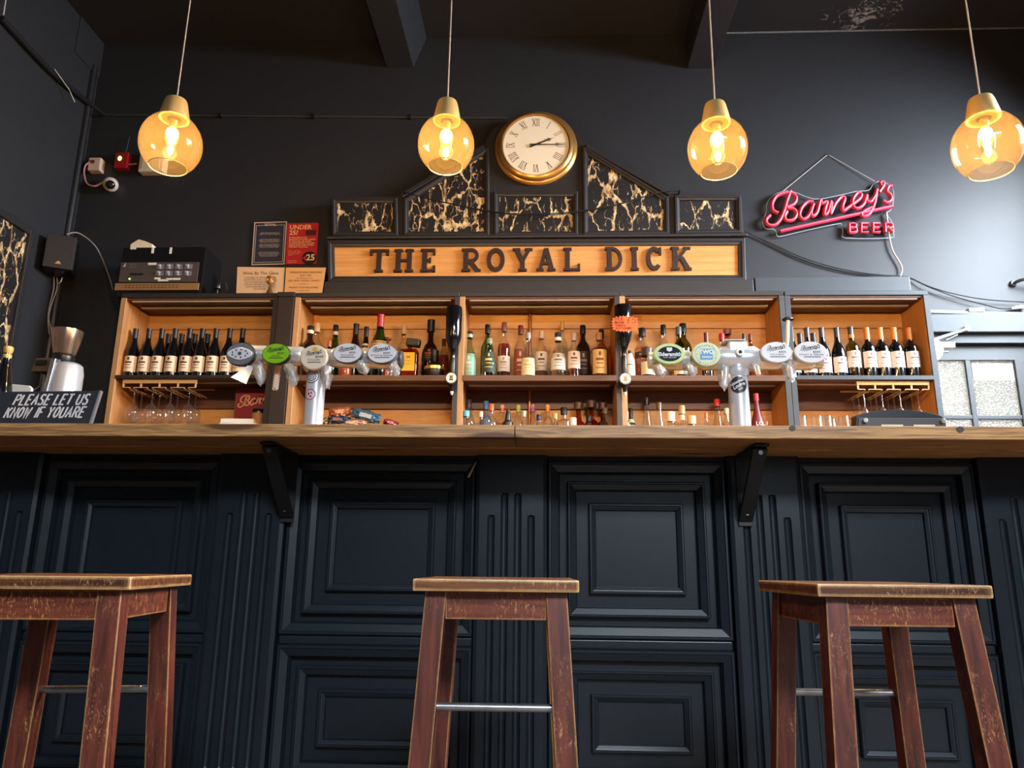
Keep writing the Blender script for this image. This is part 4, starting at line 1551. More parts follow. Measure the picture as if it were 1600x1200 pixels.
# round black bottle with a gold band
x, y, h = stand(680, 536, 'f', SHZ)
t = bottle('round black liqueur bottle with a gold band, beside the left upended bottle', x, YF, SHZ + .0005, .185, .065, 'round', 'blackm', (30, 26, 24), group=SPW, name='liqueur_bottle')
part('gold_band', MB().lathe([(.0638, .052), (.0662, .054), (.0665, .072), (.064, .074)], 24), plain('gold foil', (206, 160, 84), .3, .6), t, smooth=True)

S3 = [
    (734.5, 518, 'b', 23, 'bell', 'mint', (58, 44, 38), (150, 196, 172), (.06, .52), None, 0, (206, 220, 206), 'plain', 'pale mint ribbed whisky bottle, left end of the middle cabinet shelf', (150, 196, 172)),
    (762, 507.5, 'b', 20, 'spirit', 'green', (22, 22, 24), None, None, None, 0, None, 'plain', 'tall green bottle with black cap behind the green-labelled bottle', None),
    (765, 529, 'f', 23, 'bell', 'mint', (120, 140, 110), (52, 66, 54), (.12, .66), None, 0, (206, 190, 120), 'plain', 'short front bottle with dark green label and gold bird', None),
    (788, 504, 'b', 20, 'spirit', 'clear', (126, 74, 64), (226, 216, 206), (.14, .40), 'rose', .62, (160, 140, 130), 'plain', 'slender bottle of dark whisky with white label and copper capsule', None),
    (813.5, 509, 'b', 20, 'spirit', 'clear', (100, 44, 44), (142, 66, 54), (.05, .55), 'whisky', .5, (214, 180, 160), 'plain', 'bottle with brick red label left of the copper pipe', None),
    (825.5, 520, 'f', 22, 'bell', 'clear', (150, 146, 142), (234, 220, 176), (.05, .42), None, 0, (190, 172, 120), 'plain', 'clear bottle with low cream label in front of the copper pipe', None),
    (846, 517.5, 'b', 20, 'spirit', 'clear', (196, 164, 150), (226, 216, 208), (.18, .56), 'pale', .2, (90, 80, 76), 'plain', 'clear bottle with white label and pinkish cap right of the copper pipe', None),
    (872, 520, 'f', 24, 'squat', 'clear', (52, 56, 70), (224, 220, 214), (.16, .52), 'pale', .14, (120, 116, 116), 'plain', 'stout clear bottle with white label, white neck band and dark cap', (230, 226, 220)),
    (878.5, 502, 'b', 17, 'spirit', 'clear', (190, 150, 84), None, None, None, 0, None, 'foil', 'tall clear bottle with gold capsule at the back of the middle shelf', None),
    (896.5, 521.5, 'f', 20, 'spirit', 'clear', (186, 172, 168), (228, 208, 202), (.20, .58), 'whisky', .30, (96, 84, 80), 'plain', 'bottle with pinkish white label and grey cap, amber whisky low inside', None),
    (910.5, 508.6, 'b', 22, 'spirit', 'brown', (20, 18, 20), (42, 30, 26), (.10, .50), None, 0, (150, 130, 110), 'plain', 'dark brown whisky bottle with black cap near the upended star bottle', None),
    (939.5, 515.5, 'b', 20, 'spirit', 'amber', (34, 20, 18), None, None, None, 0, None, 'plain', 'black-capped amber bottle behind the cream-labelled bottle', None),
    (936, 520, 'f', 23, 'square', 'clear', (176, 128, 88), (212, 176, 118), (.08, .60), 'whisky', .64, (120, 78, 44), 'plain', 'whisky bottle with tall tan label at the end of the middle shelf', None),
]
spirits(S3, 'whisky bottles on the middle cabinet shelf', SHZ + .0005, RZ)
S4 = [
    (984, 548, 4.56, 14, 'square', 'clear', (40, 40, 44), (226, 224, 218), (.04, .92), None, 0, (60, 60, 66), 'plain', 'white squiggle-patterned bottle beside the upended star bottle', None),
    (1003, 513, 'b', 26, 'spirit', 'clear', (24, 22, 24), (44, 40, 42), (.40, .52), 'whisky', .62, (214, 208, 200), 'plain', 'amber whisky bottle with black lettered band next to the star sign', None),
    (1011, 545, 'f', 22, 'jar', 'clear', (40, 34, 34), (226, 208, 176), (.10, .52), 'cola', .5, None, 'plain', 'short bottle with cream label behind the open end of the right tap', None),
    (1036, 508, 'b', 21, 'spirit', 'clear', (22, 22, 24), (176, 184, 176), (.40, .58), None, 0, (220, 220, 214), 'plain', 'clear bottle with black cap and silver label behind the lime-rimmed badge', None),
    (1060, 511, 'f', 22, 'spirit', 'olive', (78, 84, 82), (222, 204, 178), (.06, .3), None, 0, (150, 90, 60), 'plain', 'olive bottle with grey cap behind the right rim of the lime-rimmed badge', None),
    (1066.5, 506, 'b', 26, 'spirit', 'olive', (26, 24, 26), (40, 48, 60), (.26, .46), None, 0, None, 'plain', 'broad olive bottle with black cap behind the grey-capped olive bottle', None),
    (1103, 520, 'f', 18, 'bordeaux', 'brown', (86, 34, 34), None, None, None, 0, None, 'foil', 'brown bottle with burgundy capsule above the round blue-square badge', None),
    (1127.5, 521, 'f', 19, 'spirit', 'clear', (176, 34, 48), None, None, 'orange', .3, None, 'plain', 'bottle with bright red cap between the round badge and the tap head', None),
    (1136, 514.5, 'b', 24, 'bell', 'amber', (120, 72, 56), None, None, None, 0, None, 'knob', 'copper-coloured bell bottle behind the bright red cap', None),
    (1162, 521.5, 'f', 14, 'spirit', 'dark', (54, 56, 64), None, None, None, 0, None, 'plain', 'dark grey-capped bottle right behind the right tap head', None),
    (1172, 522, 'f', 16, 'spirit', 'amber', (104, 62, 40), None, None, None, 0, None, 'plain', 'brown-capped amber bottle beside the dark grey-capped bottle', None),
]
spirits(S4, 'spirit bottles on the shelf behind the right beer tap', SHZ + .0005, RZ)
# --- bottom shelves
BSZ = BASE + 0.0205
YF2, YB2 = 4.60, 4.72
S3b = [
    (733, 625, 'b', 20, 'spirit', 'clear', (58, 62, 78), None, None, None, 0, None, 'plain', 'gin bottle with dark steel cap, left end of the middle lower shelf', None),
    (729, 642, 'f', 24, 'spirit', 'clear', (96, 176, 214), None, None, None, 0, None, 'plain', 'clear gin bottle with sky blue cap in the corner', None),
    (759.5, 627, 'b', 19, 'square', 'clear', (66, 124, 176), (96, 110, 140), (.2, .74), None, 0, None, 'plain', 'gin bottle with mid blue cap and blue-grey label', None),
    (751.5, 643, 'f', 16, 'spirit', 'clear', (206, 186, 166), None, None, None, 0, None, 'plain', 'clear bottle with pale cork between the two blue-capped bottles', None),
    (768, 631.5, 'f', 20, 'spirit', 'clear', (214, 88, 46), None, None, 'red', .4, None, 'plain', 'bottle with vivid orange-red neck on the middle lower shelf', None),
    (785, 633, 'b', 17, 'spirit', 'clear', (206, 170, 160), None, None, 'pink', .6, None, 'plain', 'flavoured gin bottle with red neck band and white cap', (206, 70, 60)),
    (810, 633, 'b', 17, 'spirit', 'clear', (178, 190, 120), None, None, None, 0, None, 'plain', 'flavoured gin bottle with lime green neck band', (150, 178, 70)),
    (819, 642, 'f', 15, 'spirit', 'clear', (214, 200, 176), None, None, None, 0, None, 'plain', 'clear bottle with pale cork just right of the lime green neck', None),
    (832.5, 632, 'b', 18, 'spirit', 'clear', (190, 130, 170), None, None, 'pink', .5, None, 'plain', 'flavoured gin bottle with purple neck band by the copper pipe', (150, 80, 150)),
    (842, 648, 'f', 18, 'spirit', 'clear', (30, 30, 58), None, None, None, 0, None, 'plain', 'clear bottle with navy blue cap on the middle lower shelf', None),
    (856, 632.5, 'b', 17, 'spirit', 'clear', (226, 184, 130), None, None, 'pink', .5, None, 'plain', 'flavoured gin bottle with golden orange neck band', (224, 140, 40)),
    (868, 646, 'f', 14, 'spirit', 'clear', (226, 212, 140), None, None, None, 0, None, 'plain', 'small bottle with pale yellow cap', None),
    (881, 637, 'f', 24, 'square', 'clear', (26, 26, 28), None, None, None, 0, None, 'plain', 'broad clear bottle with plain black cap on the middle lower shelf', None),
    (894.5, 653, 'f', 15, 'jar', 'clear', (214, 200, 186), None, None, None, 0, None, 'plain', 'lowest clear jar with white stopper on the middle lower shelf', None),
    (904, 629, 'b', 24, 'squat', 'amber', (84, 56, 42), None, None, 'orange', .7, None, 'knob', 'orange decanter with broad wooden stopper on the middle lower shelf', None),
    (924, 626, 'b', 26, 'squat', 'amber', (72, 46, 38), None, None, 'red', .6, None, 'knob', 'reddish decanter with broad wooden stopper, tallest of its trio', None),
    (942, 629, 'b', 22, 'squat', 'amber', (66, 44, 38), None, None, 'cola', .7, None, 'knob', 'brown decanter with broad wooden stopper at the cabinet corner', None),
    (946, 637, 'f', 20, 'spirit', 'clear', (96, 84, 70), None, None, None, 0, None, 'plain', 'clear narrow bottle in front of the brown corner decanter', None),
    (920.5, 649, 'f', 20, 'squat', 'clear', (24, 24, 26), None, None, None, 0, None, 'plain', 'squat clear bottle with black cap in front of the reddish decanter', None),
]


def spirits_low(rows, group):
    global YF, YB
    a, b = YF, YB
    YF, YB = YF2, YB2
    spirits(rows, group, BSZ, BSZ)
    YF, YB = a, b


spirits_low(S3b, 'gin and liqueur bottles on the middle lower shelf')
x, y, h = stand(794, 640, YF2 - .02, BSZ)
bottle('matte black bottle with rounded dome top on the middle lower shelf', x, YF2 - .035, BSZ, h, .034, 'square', 'blackm', (12, 12, 14), capstyle='dome', group='gin and liqueur bottles on the middle lower shelf', name='spirit_bottle')
S4b = [
    (985.5, 638, 'b', 15, 'bordeaux', 'dark', (28, 28, 32), (206, 214, 190), (.5, .74), None, 0, (60, 90, 60), 'plain', 'slim dark bottle with white and green label below the star sign', None),
    (979, 643, 'f', 12, 'bordeaux', 'dark', (190, 196, 180), (206, 214, 190), (.45, .7), None, 0, (40, 60, 46), 'plain', 'smaller striped bottle in the corner below the star sign', None),
    (1010, 621, 'b', 23, 'cone', 'clear', (34, 34, 38), None, None, None, 0, None, 'foil', 'tall conical clear bottle with black capsule on the lower shelf', None),
    (1029.5, 629, 'f', 22, 'cone', 'clear', (92, 72, 48), None, None, None, 0, None, 'plain', 'conical clear bottle with bronze cap on the lower shelf', None),
    (1048, 644, 'f', 15, 'jar', 'clear', (232, 226, 216), None, None, None, 0, None, 'plain', 'clear jar with white lid left of the amber decanter', None),
    (1065, 634, 'f', 22, 'squat', 'clear', (176, 150, 96), (206, 190, 150), (.66, .78), 'orange', .52, None, 'plain', 'round-shouldered decanter of amber liqueur with cream neck label', None),
    (1080.5, 650, 'f', 15, 'jar', 'clear', (212, 184, 140), None, None, None, 0, None, 'plain', 'small corked jar right of the amber decanter', None),
    (1103, 645, 'f', 13, 'spirit', 'clear', (212, 92, 40), None, None, 'orange', .5, None, 'plain', 'slim bottle with orange cap standing under the round badge', None),
    (1120, 624, 'b', 24, 'cone', 'clear', (196, 50, 50), None, None, 'pale', .4, None, 'plain', 'tall conical clear bottle with red cap beside the tap column', None),
    (1134.5, 638, 'f', 20, 'bell', 'clear', (186, 176, 130), None, None, 'pale', .4, None, 'plain', 'clear bell bottle with pale green neck touching the tap column', None),
]
spirits_low(S4b, 'liqueur bottles on the lower shelf behind the right beer tap')
x, y, h = stand(1181, 615, 4.58, BSZ)
t = bottle('tall matte burgundy bottle with white lettering right of the tap column', x, 4.58, BSZ, h, .043, 'bell', 'red', (178, 50, 60), capstyle='foil', group='liqueur bottles on the lower shelf behind the right beer tap', name='spirit_bottle')
part('lettering', stroke_mb('LOLI', .022, .003, -.02, h * .40, -.0435, -.0425)[0], WHITE, t)

# --- upended bottles on optics, fixed to the cabinet divisions


def optic(label, u, vtop, vneck, vbadge, vend, wpx, star=False):
    Y = 4.43
    p = at(u, vneck, Y)
    zt, zn = at(u, vtop, Y).z, p.z
    zb_, ze = at(u, vbadge, Y).z, at(u, vend, Y).z
    R = wpx * 4.48 / F / 2
    t = thing('optic_bottle', label, 'bottle', (p.x, Y, zn), 0, 'upended bottles on measuring optics')
    H = zt - zn
    part('glass', MB().lathe([(R * .30, -.012), (R * .32, .0), (R * .33, .03), (R * .5, .06), (R * .86, .105), (R, .135), (R, H - .012), (R * .94, H), (0, H)], 24), GLASS['dark'], t, smooth=True)
    zk = zb_ - zn
    part('cork_holder', MB().lathe([(0, 0), (R * .30, 0), (R * .36, -.012), (R * .36, zk + .03), (R * .3, zk + .02), (0, zk + .02)][::-1], 16), BLACK, t, smooth=True)
    part('measure_neck', MB().lathe([(.012, zk + .02), (.016, zk + .028), (.016, -.0125), (.012, -.0125)], 14), plain('label beige', (196, 168, 120), .6), t, smooth=True)
    ms = part('optic_measure', MB().lathe([(0, zk - .075), (.010, zk - .075), (.014, zk - .05), (.03, zk - .03), (.034, zk - .02), (.034, zk + .02), (.02, zk + .032), (0, zk + .034)], 16), BLACK, t, smooth=True)
    bd = part('badge', MB().disc((0, zk), .037, .037, -.048, -.036, 28).disc((0, zk), .031, .031, -.0495, -.048, 28), BLACK, t, bevel=0)
    part('badge_face', MB().disc((0, zk), .031, .031, -.051, -.0496, 28), WHITE, bd)
    pic = MB().box(-.012, .012, -.0518, -.0511, zk - .016, zk - .004).box(-.009, .009, -.0518, -.0511, zk - .002, zk + .010).box(-.014, .014, -.0518, -.0511, zk + .012, zk + .016)
    part('badge_print', pic, colmat((196, 110, 60) if star else (66, 56, 60)), bd)
    part('spout', MB().lathe([(0, ze - zn), (.006, ze - zn), (.008, ze - zn + .01), (.011, ze - zn + .012), (.011, zk - .074), (0, zk - .074)], 12), WHITE, t, smooth=True)
    part('wall_clip', MB().box(-.016, .016, .02, .0665, zk - .02, zk + .03).box(-.016, .016, R * .8, .0665, H * .5, H * .5 + .02), BLKM, t, bevel=.002, seg=1)
    return t


optic('upended black bottle on an optic between the left and middle cabinets', 707.5, 480, 559, 593.5, 617, 26)
optic('upended black bottle behind the orange star sign, right of the middle cabinet', 975, 478, 556, 594.5, 618, 27, True)
# orange star price sign on the right-hand one
a_, b_ = at(977, 505, 4.35), at(997, 505, 4.35)
sw_ = (b_.x - a_.x) * 1.0
t = thing('star_price_sign', 'orange zigzag-edged handwritten price sign stuck on the upended bottle', 'sign', (a_.x, 4.362, a_.z))
pts = []
for i in range(44):
    a = 2 * PI * i / 44
    k = 1.0 if i % 2 == 0 else 0.86
    c_, s_ = math.cos(a), math.sin(a)
    q = max(abs(c_) / 1.0, abs(s_) / 0.75)
    m_ = 0.55 / q + 0.45
    pts.append((.083 * m_ * k * c_, .062 * m_ * k * s_))
part('card', MB().prism(pts, -.001, .0005), plain('fluorescent orange card', (226, 104, 62), .8, spec=.2), t)
m1 = merge(stroke_mb('WEE', .021, .0030, -.062, .020, -.0016, -.0011)[0], stroke_mb('ORANGE', .012, .0022, -.064, .002, -.0016, -.0011, gap=1.2)[0], stroke_mb('TEQUILA', .012, .0022, -.062, -.015, -.0016, -.0011, gap=1.2)[0], stroke_mb('OLD FASHION', .012, .0021, -.060, -.034, -.0016, -.0011, gap=1.1)[0], stroke_mb('#5', .034, .0026, .010, .006, -.0016, -.0011, slant=.15)[0])
part('handwriting', m1, plain('marker ink', (14, 12, 16), .8, spec=.1), t)

# --- glasses


def wine_glass(label, loc, group, kind='wine'):
    """stemmed glass hanging foot-up from a rack: z = 0 at the foot"""
    t = thing('wine_glass' if kind == 'wine' else 'flute_glass', label, 'glass', loc, 0, group)
    if kind == 'wine':
        pr = [(0, 0), (.034, 0), (.035, -.002), (.012, -.006), (.0045, -.014), (.004, -.075), (.010, -.088), (.030, -.104), (.041, -.128), (.042, -.15), (.037, -.185), (.034, -.20)]
    else:
        pr = [(0, 0), (.030, 0), (.031, -.002), (.010, -.005), (.004, -.012), (.0035, -.085), (.008, -.096), (.017, -.112), (.024, -.15), (.027, -.19), (.027, -.215)]
    part('glass', MB().lathe(pr, 20), CLEAR, t, smooth=True)
    return t


def rack(label, x0, x1, ztop, n, m, group=None):
    t = thing('glass_rack', label, 'rack', ((x0 + x1) / 2, CY + .02, ztop))
    w = x1 - x0
    part('front_bar', MB().box(-w / 2, w / 2, 0, .018, -.026, 0), m, t, bevel=.002)
    part('back_bar', MB().box(-w / 2, w / 2, .26, .27, -.012, 0), m, t, bevel=.002, seg=1)
    for i in range(n + 1):
        x = -w / 2 + w * i / n
        x = min(max(x, -w / 2 + .006), w / 2 - .006)
        hk = MB()
        h1, g = .022, w / n * .36
        hk.box(x - .0045, x + .0045, .002, .010, -.026 - h1 - .004, -.026)
        lft = x - g if i > 0 else x
        rgt = x + g if i < n else x
        hk.box(lft, rgt, .002, .009, -.0335 - h1, -.0295 - h1)
        if i > 0:
            hk.box(lft - .002, lft + .002, .002, .010, -.042 - h1, -.030 - h1).box(lft - .002, lft + .002, .002, .27, -.042 - h1, -.038 - h1)
        if i < n:
            hk.box(rgt - .002, rgt + .002, .002, .010, -.042 - h1, -.030 - h1).box(rgt - .002, rgt + .002, .002, .27, -.042 - h1, -.038 - h1)
        part('hook', hk, m, t)
    return t


zr = SHZ - 0.014 - 0.0065
xa, xb = at(189, 594, CY).x, at(305, 594, CY).x
xa = max(xa, X1a + .032)
rack('cream glass rack under the shelf of dark wine bottles', xa, xb, zr, 4, plain('cream rack metal', (206, 170, 120), .5))
gz = zr - .030 - .022 - .0125
G7 = 'wine glasses hanging under the dark wine bottles'
slot = [xa + (xb - xa) * (i + .5) / 4 for i in range(4)]
wg = None
for j, (yy, nmr) in enumerate(((CY + .07, 'front'), (CY + .16, 'middle'))):
    for i, x in enumerate(slot):
        lab = 'upside-down wine glass, %s from the left in the %s row of the cream rack' % (ORD[i], nmr)
        if wg is None:
            wg = wine_glass(lab, (x, yy, gz + .0008), G7)
        else:
            c = copy_tree(wg)
            c.location = (x, yy, gz + .0008)
            c['label'] = lab
zr = SHZ - 0.020 - 0.0065
gz = zr - .030 - .022 - .0125
xa, xb = at(1341, 597, CY).x, at(1455, 597, CY).x
xb = min(xb, X5b - .032)
rack('brass wire glass rack under the orange-foiled claret bottles', xa, xb, zr, 4, plain('brass rack wire', (214, 176, 112), .4, .3))
slot = [xa + (xb - xa) * (i + .5) / 4 for i in range(4)]
fg = None
for j, (yy, nmr) in enumerate(((CY + .07, 'front'), (CY + .15, 'middle'), (CY + .23, 'back'))):
    for i, x in enumerate(slot):
        lab = 'upside-down flute, %s from the left in the %s row of the brass rack' % (ORD[i], nmr)
        if fg is None:
            fg = wine_glass(lab, (x, yy, gz + .0008), 'flutes hanging in the brass rack', 'flute')
        else:
            c = copy_tree(fg)
            c.location = (x, yy, gz + .0008)
            c['label'] = lab
# upturned tumblers on the bottom shelf
tb = None
for i, u in enumerate((1252, 1276, 1291, 1303, 1318)):
    v = (656, 650, 650, 648, 650)[i]
    p = at(u, v, 4.60)
    lab = 'clear tumbler upside down on the lower shelf, %s from the grey cabinet edge' % ORD[i]
    hgt = p.z - BSZ
    if tb is None:
        tb = thing('tumbler', lab, 'glass', (p.x, 4.60, BSZ), 0, 'upturned tumblers on the lower shelf beside the till')
        part('glass', MB().lathe([(.038, 0), (.036, .08), (.033, hgt + .02), (.030, hgt + .024), (0, hgt + .022)], 20), CLEAR, tb, smooth=True)
    else:
        c = copy_tree(tb)
        c.location = (p.x, 4.60 + (.06 if i == 3 else 0), BSZ)
        c['label'] = lab

# ================================================================== beer taps
TY = 2.60
LOGO = lambda x, z, w: script_paths(x, z, w, 2)


def badge(t, u, v, wpx, hpx, face, rimm, script=True, ink=(28, 30, 40), sub=None, yoff=0.0, name='badge', lab=None, deco=None):
    Y = TY - .052 - yoff
    p = at(u, v, Y)
    k = p.y * 1.06 / F
    rx, rz = wpx * k / 2 * 1.03, hpx * k / 2 * 1.02
    lx, lz = p.x - t.location.x, p.z - t.location.z
    ly = Y - TY
    rm = part(name, MB().disc((lx, lz), rx, rz, ly, ly + .022, 40), rimm, t, bevel=.003, smooth=True, label=lab)
    part('badge_face', MB().disc((lx, lz), rx * .93, rz * .93, ly - .002, ly - .0003, 40), face, rm)
    im = colmat(ink, .5)
    pr = MB()
    if script:
        w = rx * 1.15
        for st in LOGO(lx - w * .52, lz + rz * .08, w):
            pr.ribbon(st, .0015 * (rx / .05), ly - .0028, ly - .0022)
        pr = merge(pr, text_mb('BEER', rz * .24, lx + rx * .12, lz - rz * .06, ly - .0026, bold=.03, spacing=1.3))
        pr.box(lx - rx * .45, lx + rx * .55, ly - .0028, ly - .0022, lz - rz * .46, lz - rz * .40)
    if sub:
        pr = merge(pr, text_mb(sub, rz * .22, lx, lz - rz * .30, ly - .0026, 'CENTER', bold=.02, spacing=1.25))
    if pr.v:
        part('badge_lettering', pr, im, rm)
    return rm, lx, lz, ly, rx, rz


def spout(t, u, v, u2, v2, wrap):
    p, q = at(u, v, TY - .03), at(u2, v2, TY - .07)
    L0 = Vector((p.x - t.location.x, -.03, p.z - t.location.z))
    L1 = Vector((q.x - t.location.x, -.07, q.z - t.location.z))
    m_ = (L0 + L1) / 2 + Vector((0, -.012, .008))
    sp = part('tap_spout', MB().tube([L0, L0.lerp(m_, .6), m_, m_.lerp(L1, .6), L1], [.014, .012, .010, .009, .008], 10), CHROME, t, smooth=True)
    if wrap:
        rnd = random.Random(int(u))
        mb = MB()
        pts_ = [L0 + (L1 - L0) * f + Vector((0, -.006, 0)) for f in (0.0, .2, .4, .6, .8, 1.0, 1.15)]
        mb.tube(pts_, [.014, .021, .019, .020, .016, .010, .004], 12, cap=True)
        mb.v = [(x + rnd.uniform(-.006, .006), y + rnd.uniform(-.006, .006), z + rnd.uniform(-.006, .006)) for x, y, z in mb.v]
        part('cling_wrap', mb, WRAP, sp)
    return sp


def collar(t, u, v, R, w=.012, m=None):
    p = at(u, v, TY)
    c = Vector((p.x - t.location.x, 0, p.z - t.location.z))
    return part('collar', MB().tube([c - Vector((w / 2, 0, 0)), c + Vector((w / 2, 0, 0))], R, 24), m or CHROME, t, smooth=True)


# ---- left
cb_ = at(489, 662, TY)
tl = thing('beer_tap', 'silver T-bar beer tap with green, cream and white oval badges', 'beer tap', (cb_.x, TY, BZ + .0005))
zc = at(489, 566, TY).z - tl.location.z
part('column', MB().lathe([(.05, 0), (.05, .012), (.034, .02), (.0335, zc - .02), (.036, zc)], 28), SILVER, tl, smooth=True)
pl, pr_ = at(366, 554, TY), at(624, 562, TY)
A = Vector((pl.x - tl.location.x, 0, pl.z - tl.location.z))
B = Vector((pr_.x - tl.location.x, 0, pr_.z - tl.location.z))
part('crossbar', MB().tube([A, B], .0315, 28), CHROME, tl, smooth=True)
for f0, f1 in ((.0, .2), (.30, .42), (.60, .74), (.80, .93)):
    part('sleeve', MB().tube([A.lerp(B, f0), A.lerp(B, f0 + .01), A.lerp(B, f1 - .01), A.lerp(B, f1)], [.0335, .036, .036, .0335], 28), CHROME, tl, smooth=True)
part('end_cap', MB().tube([B - Vector((.002, 0, 0)), B + Vector((.010, 0, 0)), B + Vector((.013, 0, 0))], [.0325, .0325, .028], 28), plain('dark steel cap', (88, 90, 96), .3, .6), tl, smooth=True)
part('saddle', MB().tube([Vector((-.045, 0, zc)), Vector((-.03, 0, zc)), Vector((.03, 0, zc)), Vector((.045, 0, zc))], [.033, .041, .041, .033], 28), CHROME, tl, smooth=True)
# crown badge on the end
LENS = plain('polished lens rim', (120, 126, 134), .12, .85)
rm, lx, lz, ly, rx, rz = badge(tl, 375.5, 553, 45, 37, plain('silver crown face', (150, 152, 158), .25, .5), LENS, False, lab='chrome-rimmed crown badge without colour')
eye = [(lx + rx * .85 * math.cos(rad(a)), lz + rz * .55 * math.sin(rad(a)) * (1 - abs(math.cos(rad(a))) * .25)) for a in range(0, 360, 12)]
part('badge_inlay', MB().prism(eye, ly - .006, ly - .002), plain('pale crown inlay', (220, 220, 224), .3, .1), rm, bevel=.001, seg=1)
em = MB().disc((lx, lz), rx * .13, rz * .16, ly - .0072, ly - .006, 10)
for a in range(0, 360, 40):
    em.disc((lx + rx * .52 * math.cos(rad(a)), lz + rz * .32 * math.sin(rad(a))), rx * .06, rz * .08, ly - .0068, ly - .006, 8)
part('badge_emblem', em, colmat((70, 74, 84)), rm)
GREENB = plain('lime green badge', (132, 190, 26), .35)
badge(tl, 431, 552.5, 43, 33, GREENB, plain('dark badge rim', (40, 52, 36), .3), True, sub='LAGER', lab='lime green oval badge')
rm, lx, lz, ly, rx, rz = badge(tl, 490.5, 558, 41, 39, plain('cream badge', (226, 208, 184), .4), plain('cream badge rim', (214, 200, 180), .3), True, sub='CULLEN', yoff=.012, lab='cream round badge with yellow sun')
part('badge_sun', MB().disc((lx + rx * .05, lz + rz * .62), rx * .2, rz * .2, ly - .0032, ly - .002, 18), colmat((206, 172, 74)), rm)
WB = plain('white badge', (222, 218, 220), .35)
badge(tl, 543, 551.5, 45, 32, WB, plain('grey badge rim', (92, 90, 98), .3), True, sub='VOLCANO', lab='white oval badge')
badge(tl, 596.5, 552, 45, 32, WB, plain('grey badge rim', (92, 90, 98), .3), True, sub='STOUT & TENON', lab='white oval badge')
spout(tl, 405, 570, 407, 597, True)
spout(tl, 452, 573, 461, 599, True)
spout(tl, 511, 574, 511, 602, True)
spout(tl, 563, 571, 572, 581, True)
spout(tl, 612, 573, 620, 583, True)


def sticker(t, u, v, rpx, R, colr, name='round_sticker'):
    """round sticker wrapped on the column"""
    p = at(u, v, TY - R)
    dx = max(-.9, min(.9, (p.x - t.location.x) / R))
    az = -PI / 2 + math.asin(dx)
    rs = rpx * TY * 1.08 / F
    lz = p.z - t.location.z
    mb = MB()
    rings = [0, .35, .7, 1.0]
    vs_, fs_ = [], []
    n = 20
    for q in rings:
        for i in range(n):
            a = 2 * PI * i / n
            aa = az + rs * q * math.cos(a) / R
            vs_.append(((R + .0008) * math.cos(aa), (R + .0008) * math.sin(aa), lz + rs * q * math.sin(a)))
    for j in range(3):
        for i in range(n):
            k = (i + 1) % n
            fs_.append((j * n + i, j * n + k, (j + 1) * n + k, (j + 1) * n + i))
    mb.add(vs_, fs_)
    s_ = part(name, mb, colr, t, smooth=True)

    def onto(m2, off=.0016):          # wrap flat lettering (x, z about 0) on the column
        m2.v = [((R + off) * math.cos(az + x / R), (R + off) * math.sin(az + x / R), lz + z) for x, y, z in m2.v]
        return m2
    return s_, onto, rs


s_, on, rs = sticker(tl, 487, 588, 10.5, .0335, plain('white sticker', (214, 214, 216), .4))
m2 = MB()
for q in (.92, .62):
    m2.ribbon([(rs * q * math.cos(2 * PI * i / 28), rs * q * math.sin(2 * PI * i / 28)) for i in range(28)], rs * .12, 0, .0001, closed=True)
for i in range(4):
    m2.ribbon([(-rs * .4 + rs * .22 * i, -rs * .4), (-rs * .2 + rs * .22 * i, rs * .4)], rs * .09, 0, .0001)
part('sticker_print', on(m2), colmat((52, 60, 78)), s_)
s_, on, rs = sticker(tl, 484.5, 616, 8.5, .0335, plain('pink sticker', (222, 190, 202), .4))
m2 = MB()
m2.ribbon([(rs * .9 * math.cos(2 * PI * i / 28), rs * .9 * math.sin(2 * PI * i / 28)) for i in range(28)], rs * .12, 0, .0001, closed=True)
m2.disc((-rs * .25, rs * .1), rs * .16, rs * .3, 0, .0001, 10).disc((rs * .2, rs * .25), rs * .14, rs * .2, 0, .0001, 10).disc((rs * .1, -rs * .35), rs * .2, rs * .16, 0, .0001, 10)
part('sticker_print', on(m2), colmat((92, 44, 70)), s_)

# paper slip and rope hanging from the tap
pa = [at(387, 571, TY - .045), at(360.5, 589.5, TY - .10), at(384.5, 600, TY - .10), at(397, 572, TY - .045)]
t = thing('paper_slip', 'plain white paper slip hanging below the chrome crown badge', 'paper', tuple(pa[0]))
o0 = pa[0]
front = [tuple(p - o0) for p in pa]
back = [tuple(p - o0 + Vector((0, .0008, 0))) for p in pa]
part('sheet', MB().add(front + back, [(0, 1, 2, 3), (7, 6, 5, 4), (0, 4, 5, 1), (1, 5, 6, 2), (2, 6, 7, 3), (3, 7, 4, 0)]), PAPER, t)
pr_ = at(435, 570, TY + .02)
t = thing('rope_pull', 'short twisted white rope hanging under the lime green badge', 'rope', tuple(pr_))
for k in range(3):
    pts = []
    for i in range(25):
        f = i / 24
        a = f * 6 * PI + k * 2 * PI / 3
        pts.append((-.004 * f + .006 * math.cos(a), .006 * math.sin(a), -.092 * f))
    part('strand', MB().tube(pts, .0058, 8), plain('cream rope', (226, 204, 178), .8), t, smooth=True)

